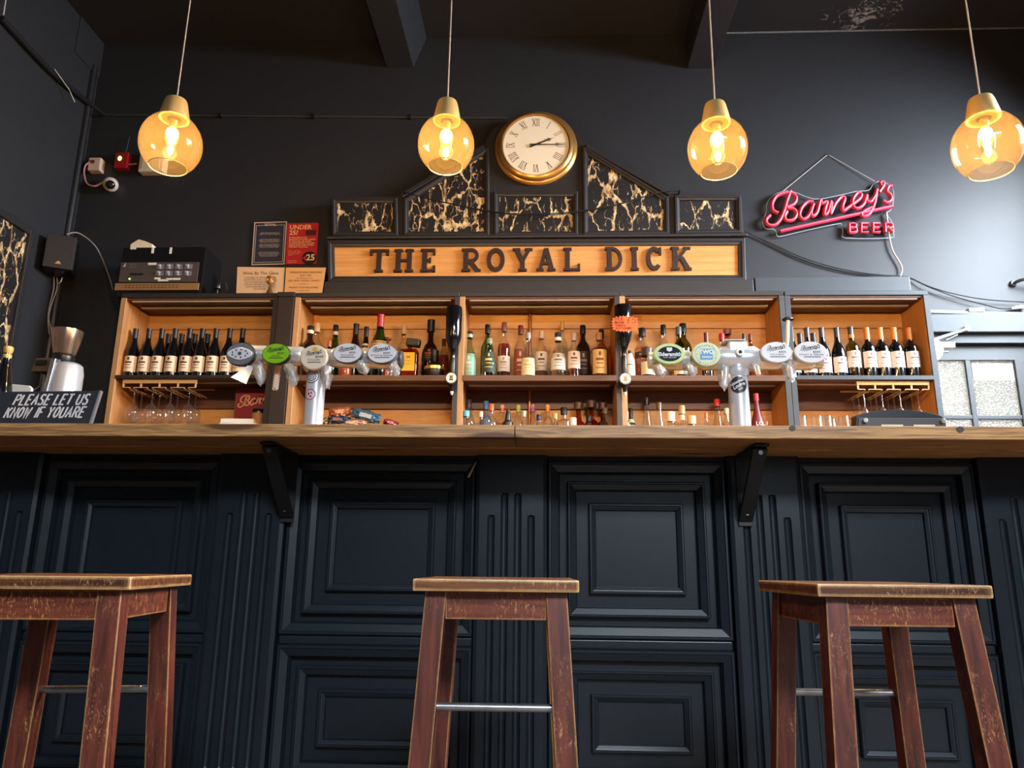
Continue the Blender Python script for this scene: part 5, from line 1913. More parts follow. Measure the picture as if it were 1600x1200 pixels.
# ---- right
cb_ = at(1157, 664, TY)
tr = thing('beer_tap', 'silver T-bar beer tap with lime-rimmed oval and round blue-square badges', 'beer tap', (cb_.x, TY, BZ + .0005))
zc = at(1157, 566, TY).z - tr.location.z
part('column', MB().lathe([(.052, 0), (.052, .012), (.0365, .02), (.034, zc - .03), (.036, zc)], 28), SILVER, tr, smooth=True)
pl, pr_ = at(1013, 563, TY), at(1283, 563, TY)
A = Vector((pl.x - tr.location.x, 0, pl.z - tr.location.z))
B = Vector((pr_.x - tr.location.x, 0, pr_.z - tr.location.z))
part('crossbar', MB().tube([A + Vector((.03, 0, 0)), B], .030, 28), CHROME, tr, smooth=True)
part('open_end', MB().tube([A + Vector((.03, 0, 0)), A, A + Vector((.004, 0, 0)), A + Vector((.028, 0, 0))], [.0305, .0305, .025, .024], 28, cap=False), CHROME, tr, smooth=True)
part('end_plug', MB().tube([A + Vector((.02, 0, 0)), A + Vector((.029, 0, 0))], .0245, 20), BLACK, tr)
for f0, f1 in ((.10, .24), (.30, .46), (.62, .76), (.82, .95)):
    part('sleeve', MB().tube([A.lerp(B, f0), A.lerp(B, f0 + .012), A.lerp(B, f1 - .012), A.lerp(B, f1)], [.032, .036, .036, .032], 28), CHROME, tr, smooth=True)
hx = 0.0
part('tap_head', MB().tube([(hx - .085, 0, zc + .012), (hx - .06, 0, zc + .012), (hx - .03, 0, zc + .012), (hx + .03, 0, zc + .012), (hx + .06, 0, zc + .012), (hx + .085, 0, zc + .012)], [.031, .046, .044, .044, .046, .031], 28), SILVER, tr, smooth=True)
part('head_block', MB().box(-.034, .034, -.038, .036, zc + .03, zc + .068), SILVER, tr, bevel=.006)
part('head_plate', MB().box(-.048, .024, -.042, .036, zc + .0685, zc + .073), plain('pale plate', (214, 204, 200), .5), tr, bevel=.002)
kn = MB().tube([(0, -.030, zc + .022), (0, -.052, zc + .022), (0, -.056, zc + .022)], [.015, .014, .011], 20)
kb = part('knob', kn, SILVER, tr, smooth=True)
part('knob_centre', MB().disc((0, zc + .022), .007, .007, -.0575, -.0562, 16), INK, kb)
part('neck_collar', MB().lathe([(.036, zc - .055), (.040, zc - .045), (.040, zc - .030), (.030, zc - .02)], 24), SILVER, tr, smooth=True)
LIME = plain('lime badge rim', (164, 190, 66), .35)
rm, lx, lz, ly, rx, rz = badge(tr, 1046, 553, 47, 33, LIME, plain('pale lime badge edge', (190, 206, 130), .3), False, lab='lime-rimmed black oval badge')
part('badge_centre', MB().disc((lx, lz), rx * .74, rz * .70, ly - .0035, ly - .002, 36), plain('black badge centre', (20, 20, 28), .6, spec=.2), rm)
sm = text_mb('Eldersmith', rz * .50, lx, lz - rz * .22, ly - .0042, 'CENTER', bold=.035)
sm = merge(sm, text_mb('CRAFT BREWERY', rz * .16, lx, lz - rz * .42, ly - .0042, 'CENTER'))
sm.prism([(lx - rx * .17, lz + rz * .58), (lx - rx * .17, lz + rz * .30), (lx, lz + rz * .18), (lx + rx * .17, lz + rz * .30), (lx + rx * .17, lz + rz * .58)], ly - .0042, ly - .0036)
part('badge_lettering', sm, colmat((216, 218, 222)), rm)
rm, lx, lz, ly, rx, rz = badge(tr, 1103.5, 553.5, 42, 38, plain('pale yellow badge', (206, 208, 158), .4), plain('yellow green badge edge', (186, 200, 140), .3), False, lab='pale yellow round badge with blue square')
dots = MB()
rnd = random.Random(3)
for i in range(26):
    a = 2 * PI * i / 26
    q = .68 + .14 * rnd.random()
    dots.disc((lx + rx * q * math.cos(a), lz + rz * q * math.sin(a)), rx * (.03 + .05 * rnd.random()), rz * (.03 + .05 * rnd.random()), ly - .0030, ly - .002, 8)
part('badge_speckles', dots, colmat((120, 172, 178)), rm)
part('badge_square', MB().box(lx - rx * .43, lx + rx * .43, ly - .0036, ly - .0020, lz - rz * .44, lz + rz * .42), colmat((60, 142, 190)), rm)
part('badge_lettering', merge(text_mb('TWO', rz * .46, lx, lz + rz * .02, ly - .0042, 'CENTER', bold=.05), text_mb('towns', rz * .30, lx, lz - rz * .32, ly - .0042, 'CENTER', bold=.02, shear=.3)), colmat((226, 230, 214)), rm)
badge(tr, 1213.5, 550.5, 46, 33, WB, plain('white badge rim', (196, 194, 194), .3), True, sub='VOLCANO', lab='white oval badge')
badge(tr, 1267, 550.5, 48, 34, WB, plain('white badge rim', (196, 194, 194), .3), True, sub='STOUT & TENON', lab='white oval badge')
spout(tr, 1026, 575, 1034, 585, True)
spout(tr, 1073, 574, 1082, 584, True)
spout(tr, 1130, 574, 1131, 604, True)
spout(tr, 1177, 573, 1185, 586, False)
spout(tr, 1228, 572, 1236, 592, True)
s_, on, rs = sticker(tr, 1154, 601, 12.5, .0352, plain('black sticker', (40, 42, 50), .4))
m2 = merge(text_mb('Newman', rs * .52, 0, rs * .22, 0, 'CENTER', bold=.03, shear=.2), text_mb('Lodge', rs * .60, 0, -rs * .28, 0, 'CENTER', bold=.03, shear=.2), text_mb('BEER', rs * .26, 0, -rs * .62, 0, 'CENTER', bold=.02))
m2.xf(Matrix.Rotation(rad(-25), 4, 'Y'))
part('sticker_lettering', on(m2), colmat((220, 220, 224)), s_)

# ================================================================== things standing on the bar
# chalkboard with brush lettering
p0, p1 = at(140, 660, 2.55), at(157, 611.5, 2.62)
cbz = BZ + .0005
xr_ = p0.x + .004
t = thing('chalkboard', 'black chalkboard with white brush lettering leaning at the end of the bar', 'sign', (xr_, 2.53, cbz), rad(-3))
hb = p1.z - cbz
rx_ = rad(-14)
CBH, CBW = hb / math.cos(rx_) - .007, .46
bd = part('board', MB().box(-CBW, 0, 0, .010, 0, CBH), plain('chalkboard slate', (34, 40, 52), .7, noise=.2, nscale=25), t, bevel=.0015, seg=1, rot=(rx_, 0, 0))
part('board_edge', MB().box(-.004, .003, -.001, .011, 0, CBH), plain('pale board edge', (120, 124, 132), .6), bd)
ch = MB()
kx = (at(147, 630, 2.56).x - at(0, 630, 2.56).x) / 147
l1, w1 = strokes('PLEASE LET US', .040, 0, 0, slant=.20, gap=2.1, wide=.72)
l2, w2 = strokes('KNOW IF YOUARE', .040, 0, 0, slant=.20, gap=2.1, wide=.72)
for st, wd, xa, xb, zt in ((l1, w1, -.318, -.030, CBH - .055), (l2, w2, -.335, -.030, CBH - .106)):
    s_ = (xb - xa) / wd
    for i, q in enumerate(st):
        ch.ribbon([(xa + x * s_, zt + z) for x, z in q], .0058, -.0016, -.0002)
part('lettering', ch, plain('white chalk paint', (214, 216, 222), .8), bd)

# sparkling wine bottle with a gold stopper, at the very left
p = at(15, 541, 2.72)
t = thing('sparkling_wine_bottle', 'dark sparkling wine bottle with bulbous gold stopper at the bar end', 'bottle', (p.x - .002, 2.72, BZ + .0005))
H = p.z - BZ
R = .041
part('glass', MB().lathe([(0, 0), (R * .95, 0), (R, .012), (R, H * .42), (R * .94, H * .52), (R * .75, H * .64), (R * .5, H * .76), (R * .36, H * .86), (R * .34, H - .03), (0, H - .03)], 28), GLASS['dark'], t, smooth=True)
part('stopper', MB().lathe([(.0145, H - .052), (.0150, H - .036), (.0125, H - .032), (.0155, H - .024), (.0175, H - .014), (.0165, H - .005), (.011, H - .001), (0, H)], 20), plain('gold stopper', (214, 172, 96), .35, .2), t, smooth=True)
# white card holder behind the chalkboard
pa_, pb_ = at(10, 606, 2.72), at(44, 604, 2.72)
t = thing('card_stack', 'white card leaning behind the chalkboard beside the sparkling wine bottle', 'card', ((pa_.x + pb_.x) / 2, 2.74, BZ + .0005))
w = pb_.x - pa_.x
zc_ = at(27, 600, 2.72).z - BZ
part('card', MB().prism([(-w / 2, 0), (w / 2, 0), (w / 2, zc_ - .012), (w / 2 - .012, zc_ - .002), (-w / 2 + .004, zc_ + .004), (-w / 2, zc_)], 0, .012), PAPER, t, bevel=.001, seg=1)

# till seen from behind
TLY = 2.50
a_, b_ = at(1335, 667, TLY), at(1479, 667, TLY)
zt_ = at(1344, 650, TLY).z - BZ
tx = (a_.x + b_.x) / 2
hw = (b_.x - a_.x) / 2
t = thing('till', 'black slope-backed till with two bolts and slots seen from behind', 'till', (tx, TLY, BZ + .0005))
za = zt_
arc_ = [(hw * math.sin(rad(a)) / math.sin(rad(38)) * .955, za + .001 + .022 * (math.cos(rad(a)) - math.cos(rad(38))) / (1 - math.cos(rad(38)))) for a in range(38, -39, -4)]
part('hood', MB().prism([(-hw, 0), (hw + .002, 0), (hw * .985, za - .004)] + arc_ + [(-hw * .92, za - .004)], .004, .05), BLACK, t, bevel=.003)
bp = part('back_plate', MB().prism([(-hw, 0), (hw * .975, 0), (hw * .99, za - .014), (hw * .96, za - .007), (-hw * .88, za - .007)], -.003, .0035), plain('grey till plate', (62, 62, 66), .4), t, bevel=.002)
zsl = za - .030
for xa, xb in ((-hw * .42, hw * .05), (hw * .28, hw * .74)):
    part('slot', MB().box(xa, xb, -.0045, -.003, .02, zsl), plain('pale slot label', (206, 200, 178), .6), bp)
for x in (-hw * .78, hw * .90):
    part('bolt', MB().tube([(x, -.003, za - .018), (x, -.014, za - .018), (x, -.016, za - .018)], [.008, .008, .006], 14), STEEL, bp, smooth=True)

# ================================================================== things on the lower shelves
# red poster in cabinet 1
PYr = 4.70
a_, b_ = at(366, 662, PYr), at(424, 609, PYr)
w, h = at(424, 640, PYr).x - at(367, 640, PYr).x, at(395, 608, PYr).z - BSZ
t = thing('red_poster', 'small red beer poster with gold script beside the paper slip', 'poster', (at(367, 640, PYr).x, PYr, BSZ))
pb2 = part('board', MB().box(0, w, 0, .008, 0, h), plain('dark red print', (126, 24, 34), .6), t)
part('border', MB().box(-.003, .0, -.001, .009, 0, h).box(0, w, -.001, .009, h, h + .003), plain('tan poster edge', (132, 84, 70), .6), pb2)
zo = at(380, 635, PYr).z - BSZ
sc = MB()
for st in script_paths(.018, zo - .02, .30, 3):
    seg = [q for q in st if q[0] < w - .004]
    if len(seg) > 1:
        sc.ribbon(seg, .009, -.002, -.0005)
sc = merge(sc, text_mb('B', .035, w - .04, zo - .045, -.001, bold=.03))
part('lettering', sc, plain('gold print', (206, 150, 110), .6), pb2)
# kraft burger box
p = at(403, 655, 4.60)
zt_ = at(403, 640, 4.60).z - BSZ
t = thing('takeaway_cup', 'kraft takeaway cup with black lid in front of the red poster', 'cup', (p.x, 4.60, BSZ))
part('body', MB().lathe([(0, 0), (.034, 0), (.040, zt_ - .022), (.0405, zt_ - .02)], 24), plain('kraft card', (168, 112, 70), .7), t, smooth=True)
part('lid', MB().lathe([(.043, zt_ - .026), (.043, zt_ - .016), (.039, zt_ - .012), (.036, zt_), (.030, zt_ + .001), (0, zt_ - .002)], 24), BLACK, t, smooth=True)
pa_, pb_ = at(346, 658, 4.56), at(404, 659, 4.56)
zt_ = at(372, 656, 4.56).z - BSZ
t = thing('paper_stack', 'low pile of white paper sheets under the red poster', 'paper', ((pa_.x + pb_.x) / 2, 4.58, BSZ))
w = pb_.x - pa_.x
for i in range(6):
    part('sheet', MB().box(-w / 2 + .006 * (i % 3), w / 2 - .02 * (i % 2), -.06, .08, zt_ * i / 6 + .0003, zt_ * (i + 1) / 6), PAPER, t, rot=(0, 0, rad(2 * (i % 3) - 2)))
# crumpled snack bags in cabinet 2


def snack_bag(label, u, v, wpx, hpx, c1, c2, rotz, seed, tilt=0, zoff=None):
    rnd = random.Random(seed)
    Y = 4.62
    p = at(u, v, Y)
    w, h = wpx * 4.75 / F, hpx * 4.75 / F
    t = thing('snack_bag', label, 'snack bag', (p.x, Y, p.z), rotz, 'crumpled snack bags behind the left beer tap')
    mb = MB()
    nx, nz = 14, 8
    vs_, fs_ = [], []
    for sgn in (-1, 1):
        for j in range(nz + 1):
            for i in range(nx + 1):
                fx, fz = i / nx * 2 - 1, j / nz * 2 - 1
                puff = (1 - fx ** 4) * (1 - fz ** 4)
                pinch = 1 - .25 * (fx ** 2)
                cr_ = rnd.uniform(-1, 1) * .006 + .006 * math.sin(fx * 9 + seed) * math.sin(fz * 7 + seed)
                vs_.append((fx * w / 2, sgn * (.028 * puff + .0008) + cr_, fz * h / 2 * pinch + cr_ * .8))
    m_ = (nx + 1) * (nz + 1)
    for s_ in range(2):
        for j in range(nz):
            for i in range(nx):
                a = s_ * m_ + j * (nx + 1) + i
                fs_.append((a, a + 1, a + nx + 2, a + nx + 1))
    mb.add(vs_, fs_)
    part('pouch', mb, plain('snack foil %d' % seed, c1, .3, .3), t, smooth=False, rot=(0, rad(tilt), 0))
    bnd = MB()
    bnd.box(-w * .2, w * .2, -.034, -.0325, -h * .22, h * .14)
    part('printed_panel', bnd, plain('snack print %d' % seed, c2, .45), t, rot=(0, rad(tilt), 0))
    return t


snack_bag('crumpled orange snack bag on top of the heap behind the left beer tap', 531, 644, 34, 17, (178, 108, 72), (206, 140, 100), .2, 11, -8)
snack_bag('crumpled blue snack bag under the orange one in the heap', 530, 656, 38, 13, (56, 84, 120), (150, 120, 110), -.1, 12, 6)
snack_bag('crumpled steel blue snack bag, largest in the heap', 572, 650, 46, 18, (84, 124, 156), (176, 186, 190), .1, 13, 14)
snack_bag('flattened tan snack bag at the front of the heap', 552, 661, 46, 12, (190, 146, 116), (216, 190, 170), 0, 14, -4)
snack_bag('small pinkish snack bag at the end of the heap nearest the middle cabinet', 611, 661, 24, 10, (176, 70, 84), (206, 130, 120), .15, 15, 12)
snack_bag('olive snack bag squeezed against the tap column', 507, 659, 16, 12, (128, 104, 54), (160, 130, 80), 0, 16, 0)
# a tray carries the heap
o = part('snack_tray', MB().box(-.30, .28, -.09, .10, 0, .012).box(-.30, .28, -.09, -.083, .012, .05).box(-.30, .28, .093, .10, .012, .05).box(-.30, -.293, -.083, .093, .012, .05).box(.273, .28, -.083, .093, .012, .05), plain('dark tray', (60, 44, 34), .5), None, bevel=.002, loc=(at(555, 661, 4.62).x, 4.62, BSZ + .0003))
tag(o, 'low tray holding the heap of crumpled snack bags', 'tray')

# coffee grinder at the left end of the back counter
GY = 4.12
p = at(97, 600, GY)
t = thing('coffee_grinder', 'coffee grinder with steel hopper and silver body behind the chalkboard', 'coffee grinder', (p.x, GY, BASE))


def gz_(u, v):
    q = at(u, v, GY)
    return q.x - t.location.x, q.z - BASE


zb1 = gz_(100, 560)[1]
zh0, zh1 = gz_(100, 557)[1], gz_(100, 517)[1]
hx0 = gz_(103, 537)[0]
hr = 22.5 * 4.35 / F
part('hopper', MB().lathe([(hr * .55, zh0), (hr * .70, zh0 + .01), (hr * .86, zh0 + (zh1 - zh0) * .45), (hr * .98, zh0 + (zh1 - zh0) * .8), (hr, zh1), (hr * .97, zh1), (hr * .95, zh1 - .01), (0, zh1 - .012)], 28, c=(hx0, 0, 0)), plain('smoked steel hopper', (150, 128, 112), .18, .75), t, smooth=True)
part('burr_housing', MB().lathe([(hr * .66, zh0 - .045), (hr * .74, zh0 - .03), (hr * .74, zh0 - .005), (hr * .6, zh0 + .002), (0, zh0 + .002)], 24, c=(hx0, 0, 0)), BLACK, t, smooth=True)
bx0, bx1 = gz_(85, 590)[0], gz_(126, 590)[0]
zb1 = zh0 - .045
part('body', MB().lathe([(0, .02), ((bx1 - bx0) * .52, .02), ((bx1 - bx0) * .52, zb1 * .86), ((bx1 - bx0) * .46, zb1 * .97), ((bx1 - bx0) * .36, zb1), (0, zb1)], 32, c=((bx0 + bx1) / 2, 0, 0)), plain('silver grey body', (196, 198, 202), .35, .3), t, smooth=True)
part('base', MB().box(bx0 - .10, bx1 + .01, -.11, .10, .0, .02), BLACK, t, bevel=.004)
fx = gz_(76, 575)
part('control_head', MB().hexa([(fx[0] - .05, -.075, fx[1] - .04), (fx[0] + .06, -.075, fx[1] - .04), (fx[0] + .09, .0, fx[1] - .04), (fx[0] - .05, .0, fx[1] - .04)], [(fx[0] - .045, -.060, fx[1] + .045), (fx[0] + .06, -.060, fx[1] + .045), (fx[0] + .09, .0, fx[1] + .045), (fx[0] - .045, .0, fx[1] + .045)]), plain('bronze control head', (84, 68, 58), .4, .2), t, bevel=.004)
part('display', MB().box(fx[0] - .03, fx[0] + .03, -.0765, -.062, fx[1] - .002, fx[1] + .028), BLACK, t, bevel=.002)
part('coffee_fork', MB().tube([(fx[0], -.05, fx[1] - .04), (fx[0], -.05, fx[1] - .12), (fx[0] - .02, -.08, fx[1] - .16)], .008, 8), BLKM, t, smooth=True)
part('side_trim', MB().hexa([(bx0 - .02, -.09, .04), (bx0 + .012, -.10, .04), (bx0 + .03, -.06, .04), (bx0 - .005, -.05, .04)], [(bx0 + .02, -.085, zb1 + .01), (bx0 + .05, -.09, zb1 + .01), (bx0 + .06, -.05, zb1 + .01), (bx0 + .02, -.05, zb1 + .01)]), plain('polished trim', (150, 158, 170), .2, .8), t, bevel=.004)

# ================================================================== things on top of the cabinets
TZ = CTOP + .0305
# amplifier rack
AY = 4.56
a_, b_ = at(181, 440, AY), at(315, 443, AY)
aw = at(312, 430, AY).x - at(186, 430, AY).x
ax = (at(312, 430, AY).x + at(186, 430, AY).x) / 2
t = thing('sound_rack', 'black desktop sound rack with mixer panel, stickers and green light', 'amplifier', (ax, AY, TZ))


def az_(v):
    return at(250, v, AY).z - TZ


zt_ = az_(386)
part('case', MB().box(-aw / 2, aw / 2 + .02, .004, .25, 0, zt_), BLACK, t, bevel=.004)
mx = part('mixer_panel', MB().box(-aw / 2 + .004, aw / 2 - .012, -.004, .0035, az_(441), az_(410)), plain('mixer grey', (74, 68, 68), .5), t, bevel=.002)
kbm = plain('mixer blue grey keys', (118, 122, 146), .5)
z1_, z0_ = az_(412), az_(433)
for r in range(2):
    zc_ = z1_ - (r + .5) * (z1_ - z0_) / 2
    for c in range(4):
        xk = -aw / 2 + aw * (.50 + .115 * c)
        part('key_block', MB().box(xk - .022, xk + .030, -.0065, -.0042, zc_ - .016, zc_ + .016), kbm, mx)
        part('rotary_knob', MB().tube([(xk, -.0065, zc_ + .006), (xk, -.018, zc_ + .006)], [.010, .008], 12).tube([(xk + .004, -.0065, zc_ - .010), (xk + .004, -.014, zc_ - .010)], [.007, .006], 10), plain('knob grey', (168, 170, 186), .4), mx)
part('display', MB().box(-aw / 2 + .075, -aw / 2 + .165, -.0055, -.0042, az_(430.5), az_(427)), INK, mx)
part('green_light', MB().disc((-aw / 2 + .078, az_(436)), .005, .005, -.0075, -.0042, 12), plain('green led', None, .4, emit=6, lnr=(.35, 1, .1)), mx)
part('sticker', MB().box(-aw / 2 + .19, -aw / 2 + .245, -.0062, -.0048, az_(414.5), az_(411)), PAPER, mx)
for xa, xb, v in ((.245, .285, 437), (.27, .34, 440), (.325, .37, 438), (.372, .42, 438)):
    part('sticker', MB().box(-aw / 2 + xa, -aw / 2 + xb, -.0062, -.0048, az_(v), az_(v - 3)), PAPER, mx)
part('emblem', MB().prism([(-aw / 2 + .022, az_(417)), (-aw / 2 + .038, az_(417)), (-aw / 2 + .036, az_(411))], -.006, -.0045), colmat((190, 180, 170)), mx)
tp_ = text_mb('DYNA', .016, -aw / 2 + .065, az_(414), -.005)
tp_ = merge(tp_, text_mb('MIX 2.4', .013, -aw / 2 + .065, az_(418), -.005))
part('panel_lettering', tp_, colmat((130, 126, 126)), mx)
vp = part('vent_panel', MB().box(-aw / 2 - .012, aw / 2 + .004, -.010, .0035, az_(454), az_(443)), plain('tan vent panel', (150, 116, 78), .5, .2), t, bevel=.002)
vs_ = MB()
for r in range(2):
    for c in range(15):
        x = -aw / 2 + .055 + c * .0245
        vs_.box(x, x + .015, -.0112, -.0102, az_(450.5) + r * .0155, az_(450.5) + r * .0155 + .004)
part('vent_slots', vs_, INK, vp)
for i, (u, v, w, h) in enumerate(((208, 388, .036, .014), (238.5, 391, .014, .042), (266.5, 391.5, .014, .044))):
    q = at(u, v, AY)
    part('tape_label', MB().box(q.x - ax - w / 2, q.x - ax + w / 2, -.001, .0035, q.z - TZ - h / 2, q.z - TZ + h / 2), PAPER, t)
q = [at(204, 381.5, AY + .02), at(238, 381.5, AY + .02), at(226, 376.5, AY + .02), at(216, 374, AY + .02)]
t = thing('white_wedge_box', 'white wedge-topped box sitting on the sound rack', 'box', ((q[0].x + q[1].x) / 2, AY + .05, TZ + zt_ + .0005))
part('shell', MB().prism([(q[0].x - t.location.x, 0), (q[1].x - t.location.x, 0), (q[1].x - t.location.x, q[1].z - TZ - zt_), (q[2].x - t.location.x, q[2].z - TZ - zt_), (q[3].x - t.location.x, q[3].z - TZ - zt_), (q[0].x - t.location.x, q[0].z - TZ - zt_)], -.03, .08), CREAM, t, bevel=.002, seg=1)
# little black webcam and lead beside it
p = at(339, 458, 4.56)
t = thing('web_camera', 'small black gadget with cable beside the sound rack', 'gadget', (p.x, 4.56, TZ))
part('foot', MB().lathe([(0, 0), (.03, 0), (.03, .012), (.008, .018), (.008, .05), (0, .05)], 16), BLACK, t, smooth=True)
part('head', MB().lathe([(0, .045), (.022, .05), (.026, .07), (.020, .09), (0, .095)], 16), BLACK, t, smooth=True)
part('lead', MB().tube(catmull([Vector((.02, 0, .06)), Vector((.05, 0, .09)), Vector((.055, .02, .05)), Vector((.04, .03, .01)), Vector((.10, .04, .005))], 5), .004, 6), BLACK, t, smooth=True)


def flat_sign(name, label, cat, quad, Y, depth, base_m, lean=0.0):
    """board through the four photographed corners bl, br, tr, tl"""
    pts = [at(u, v, Y) for u, v in quad]
    c = pts[0]
    t = thing(name, label, cat, tuple(c))
    poly = [(p.x - c.x, p.z - c.z) for p in pts]
    b = part('board', MB().prism(poly, 0, depth), base_m, t)

    def on(fx, fz):
        bx = Vector(poly[0]).lerp(Vector(poly[1]), fx)
        tx_ = Vector(poly[3]).lerp(Vector(poly[2]), fx)
        q = bx.lerp(tx_, fz)
        return q.x, q.y
    return t, b, on, poly


def text_lines(lines, on, size, y, align='CENTER', fx=.5, bold=0.0):
    r = MB()
    for s, fz in lines:
        x, z = on(fx, fz)
        r = merge(r, text_mb(s, size, x, z, y, align, bold))
    return r


SG = 4.78
t, b, on, poly = flat_sign('navy_notice', 'navy notice with white double border above the wine card', 'notice', [(393, 414.5), (444.5, 413), (448.5, 346), (397.5, 347.5)], WY - .012, .010, plain('navy print', (44, 46, 62), .6))
bo = MB()
bo.ribbon([on(.015, .01), on(.985, .01), on(.985, .99), on(.015, .99)], .007, -.0012, -.0003, closed=True)
bo.ribbon([on(.07, .06), on(.93, .06), on(.93, .92), on(.07, .92)], .0028, -.0012, -.0003, closed=True)
part('border', bo, plain('pale border print', (196, 178, 166), .7), b)
tx_ = text_lines([('ROYAL', .905)], on, .026, -.0016, bold=.02)
for fz, n_ in ((.73, 2), (.58, 3), (.46, 3), (.28, 4)):
    for i in range(n_):
        tx_ = merge(tx_, text_lines([(('please drink responsibly and', 'respect our staff and neighbours', 'leave the bar quietly at night', 'thank you from the team')[i], fz - i * .030)], on, .0118, -.0016))
part('lettering', tx_, plain('pale border print', (196, 178, 166), .7), b)
t, b, on, poly = flat_sign('age_check_poster', 'red UNDER 25? age check poster beside the navy notice', 'poster', [(446, 413), (494.5, 412), (497.5, 348), (449, 349)], WY - .012, .010, plain('crimson print', (188, 34, 54), .6))
yel = plain('cream yellow print', (240, 206, 150), .7)
tx_ = text_lines([('UNDER', .85), ('25?', .715)], on, .047, -.0016, 'LEFT', .08, .022)
for i, s in enumerate(('IF YOU ARE LUCKY', 'ENOUGH TO LOOK UNDER', '25 YOU WILL BE ASKED', 'TO PROVE THAT YOU ARE', 'AGED 18 OR OVER WHEN', 'YOU BUY ALCOHOL')):
    tx_ = merge(tx_, text_lines([(s, .63 - i * .046)], on, .0150, -.0016, 'LEFT', .08, .02))
for i, s in enumerate(('If you are under 18 you', 'are committing an offence', 'if you attempt to buy', 'alcohol')):
    tx_ = merge(tx_, text_lines([(s, .31 - i * .034)], on, .0088, -.0016, 'LEFT', .08))
for i, s in enumerate(('CHALLENGE 25', 'PROOF OF AGE')):
    tx_ = merge(tx_, text_lines([(s, .07 - i * .04)], on, .0088, -.0016, 'LEFT', .08))
part('lettering', tx_, yel, b)
x, z = on(.76, .14)
part('round_mark', MB().disc((x, z), .052, .050, -.0020, -.0003, 28), INK, b)
part('round_mark_lettering', text_lines([('25', .085)], on, .062, -.0026, 'CENTER', .80, .03), yel, b)
x, z = on(.64, .14)
part('arrow_mark', MB().prism([(x - .022, z), (x + .004, z - .022), (x + .004, z + .022)], -.0026, -.0021), plain('crimson print', (188, 34, 54), .6), b)
x, z = on(.78, .765)
part('photo_mark', MB().box(x - .036, x + .036, -.0016, -.0003, z - .022, z + .018), colmat((84, 34, 44)), b)

t, b, on, poly = flat_sign('wine_card', 'cream Wine By The Glass card behind the gold trophy', 'card', [(369, 459.5), (442.5, 459), (445, 418), (371, 417)], 4.66, .004, plain('cream card', (212, 176, 140), .7))
INKB = plain('brown card print', (84, 54, 42), .7)
tx_ = text_lines([('Wine By The Glass', .72)], on, .031, -.0014)
for i, s in enumerate(('AVAILABLE IN THE FOLLOWING', 'QUANTITIES FOR CONSUMPTION', 'ON THE PREMISES 125ML 175ML', 'AND BY THE BOTTLE OR GLASS', 'ALSO AVAILABLE BY LARGER', 'QUANTITIES')):
    tx_ = merge(tx_, text_lines([(s, .58 - i * .085)], on, .0150, -.0014))
part('lettering', tx_, INKB, b)
t, b, on, poly = flat_sign('measures_card', 'tan weights and measures card beside the name board', 'card', [(444, 459.5), (503, 458), (509, 418), (447, 418)], 4.655, .004, plain('tan card', (206, 154, 98), .7))
tx_ = text_lines([('WEIGHTS AND MEASURES', .78), ('ACT 1985', .66)], on, .0185, -.0014, fx=.52)
tx_ = merge(tx_, text_lines([('this establishment serves', .57)], on, .0110, -.0014, fx=.5), text_lines([('GIN  RUM  VODKA  WHISKY', .46)], on, .0170, -.0014, fx=.5), text_lines([('in quantities of', .35), ('or multiples thereof', .10)], on, .0110, -.0014), text_lines([('TWENTY-FIVE MILLILITRES', .20)], on, .0170, -.0014))
part('lettering', tx_, INKB, b)
for nm_, lab_, u in (('card_ledge', 'thin black ledge carrying the two cream drink cards', 440),):
    xa, xb = at(368, 459, 4.66).x, at(504, 459, 4.66).x
    zb_ = at(440, 460, 4.66).z
    o = part(nm_, MB().box(-(xb - xa) / 2, (xb - xa) / 2, -.012, .10, 0, max(.004, zb_ - .0015 - TZ)), FRAME, None, loc=((xa + xb) / 2, 4.665, TZ + .0003))
    tag(o, lab_, 'ledge')
# trophy bell
p = at(422, 460, 4.55)
H = at(423, 433, 4.55).z - TZ
t = thing('gold_trophy', 'small gold trophy with cup top standing before the wine card', 'trophy', (at(421, 460, 4.55).x, 4.55, TZ))
GL2 = plain('antique gold', (176, 128, 66), .35, .5)
part('base', MB().lathe([(0, 0), (.024, 0), (.023, .014), (.015, .035), (.007, H * .48), (.006, H * .55), (0, H * .55)], 18), plain('dark bronze', (104, 78, 46), .4, .4), t, smooth=True)
part('cup', MB().lathe([(.005, H * .53), (.010, H * .56), (.024, H * .68), (.025, H * .74), (.012, H * .82), (.012, H * .86), (.026, H), (.023, H), (.008, H * .87), (0, H * .86)], 18), GL2, t, smooth=True)
for s in (-1, 1):
    part('handle', MB().tube([(s * .022, 0, H * .72), (s * .034, 0, H * .82), (s * .030, 0, H * .95), (s * .022, 0, H * .97)], .003, 6), GL2, t, smooth=True)

# ================================================================== things on the walls
# loudspeaker in the corner
SPY = 4.55
c = at(93.5, 394, SPY)
sw, sh_ = 43 * 4.95 / F, 58 * 4.95 / F
t = thing('wall_loudspeaker', 'black rounded loudspeaker with tiny gold emblem on the corner pipes', 'loudspeaker', tuple(c), rad(27))
part('cabinet', MB().box(-sw / 2, sw / 2, 0, .16, -sh_ / 2, sh_ / 2), BLACK, t, bevel=.016, seg=3)
gr = part('grille', MB().box(-sw / 2 + .004, sw / 2 - .004, -.012, -.0002, -sh_ / 2 + .005, sh_ / 2 - .004), plain('speaker grille', (40, 34, 34), .6, bump=.3, nscale=400), t, bevel=.006, seg=3)
part('emblem', MB().prism([(-.018, -sh_ / 2 + .035), (.020, -sh_ / 2 + .035), (.004, -sh_ / 2 + .058)], -.0145, -.0122), plain('gold emblem', (226, 160, 84), .3, .3), gr)
part('bracket', MB().box(-.02, .02, .16, .24, -.03, .03), BLKM, t)
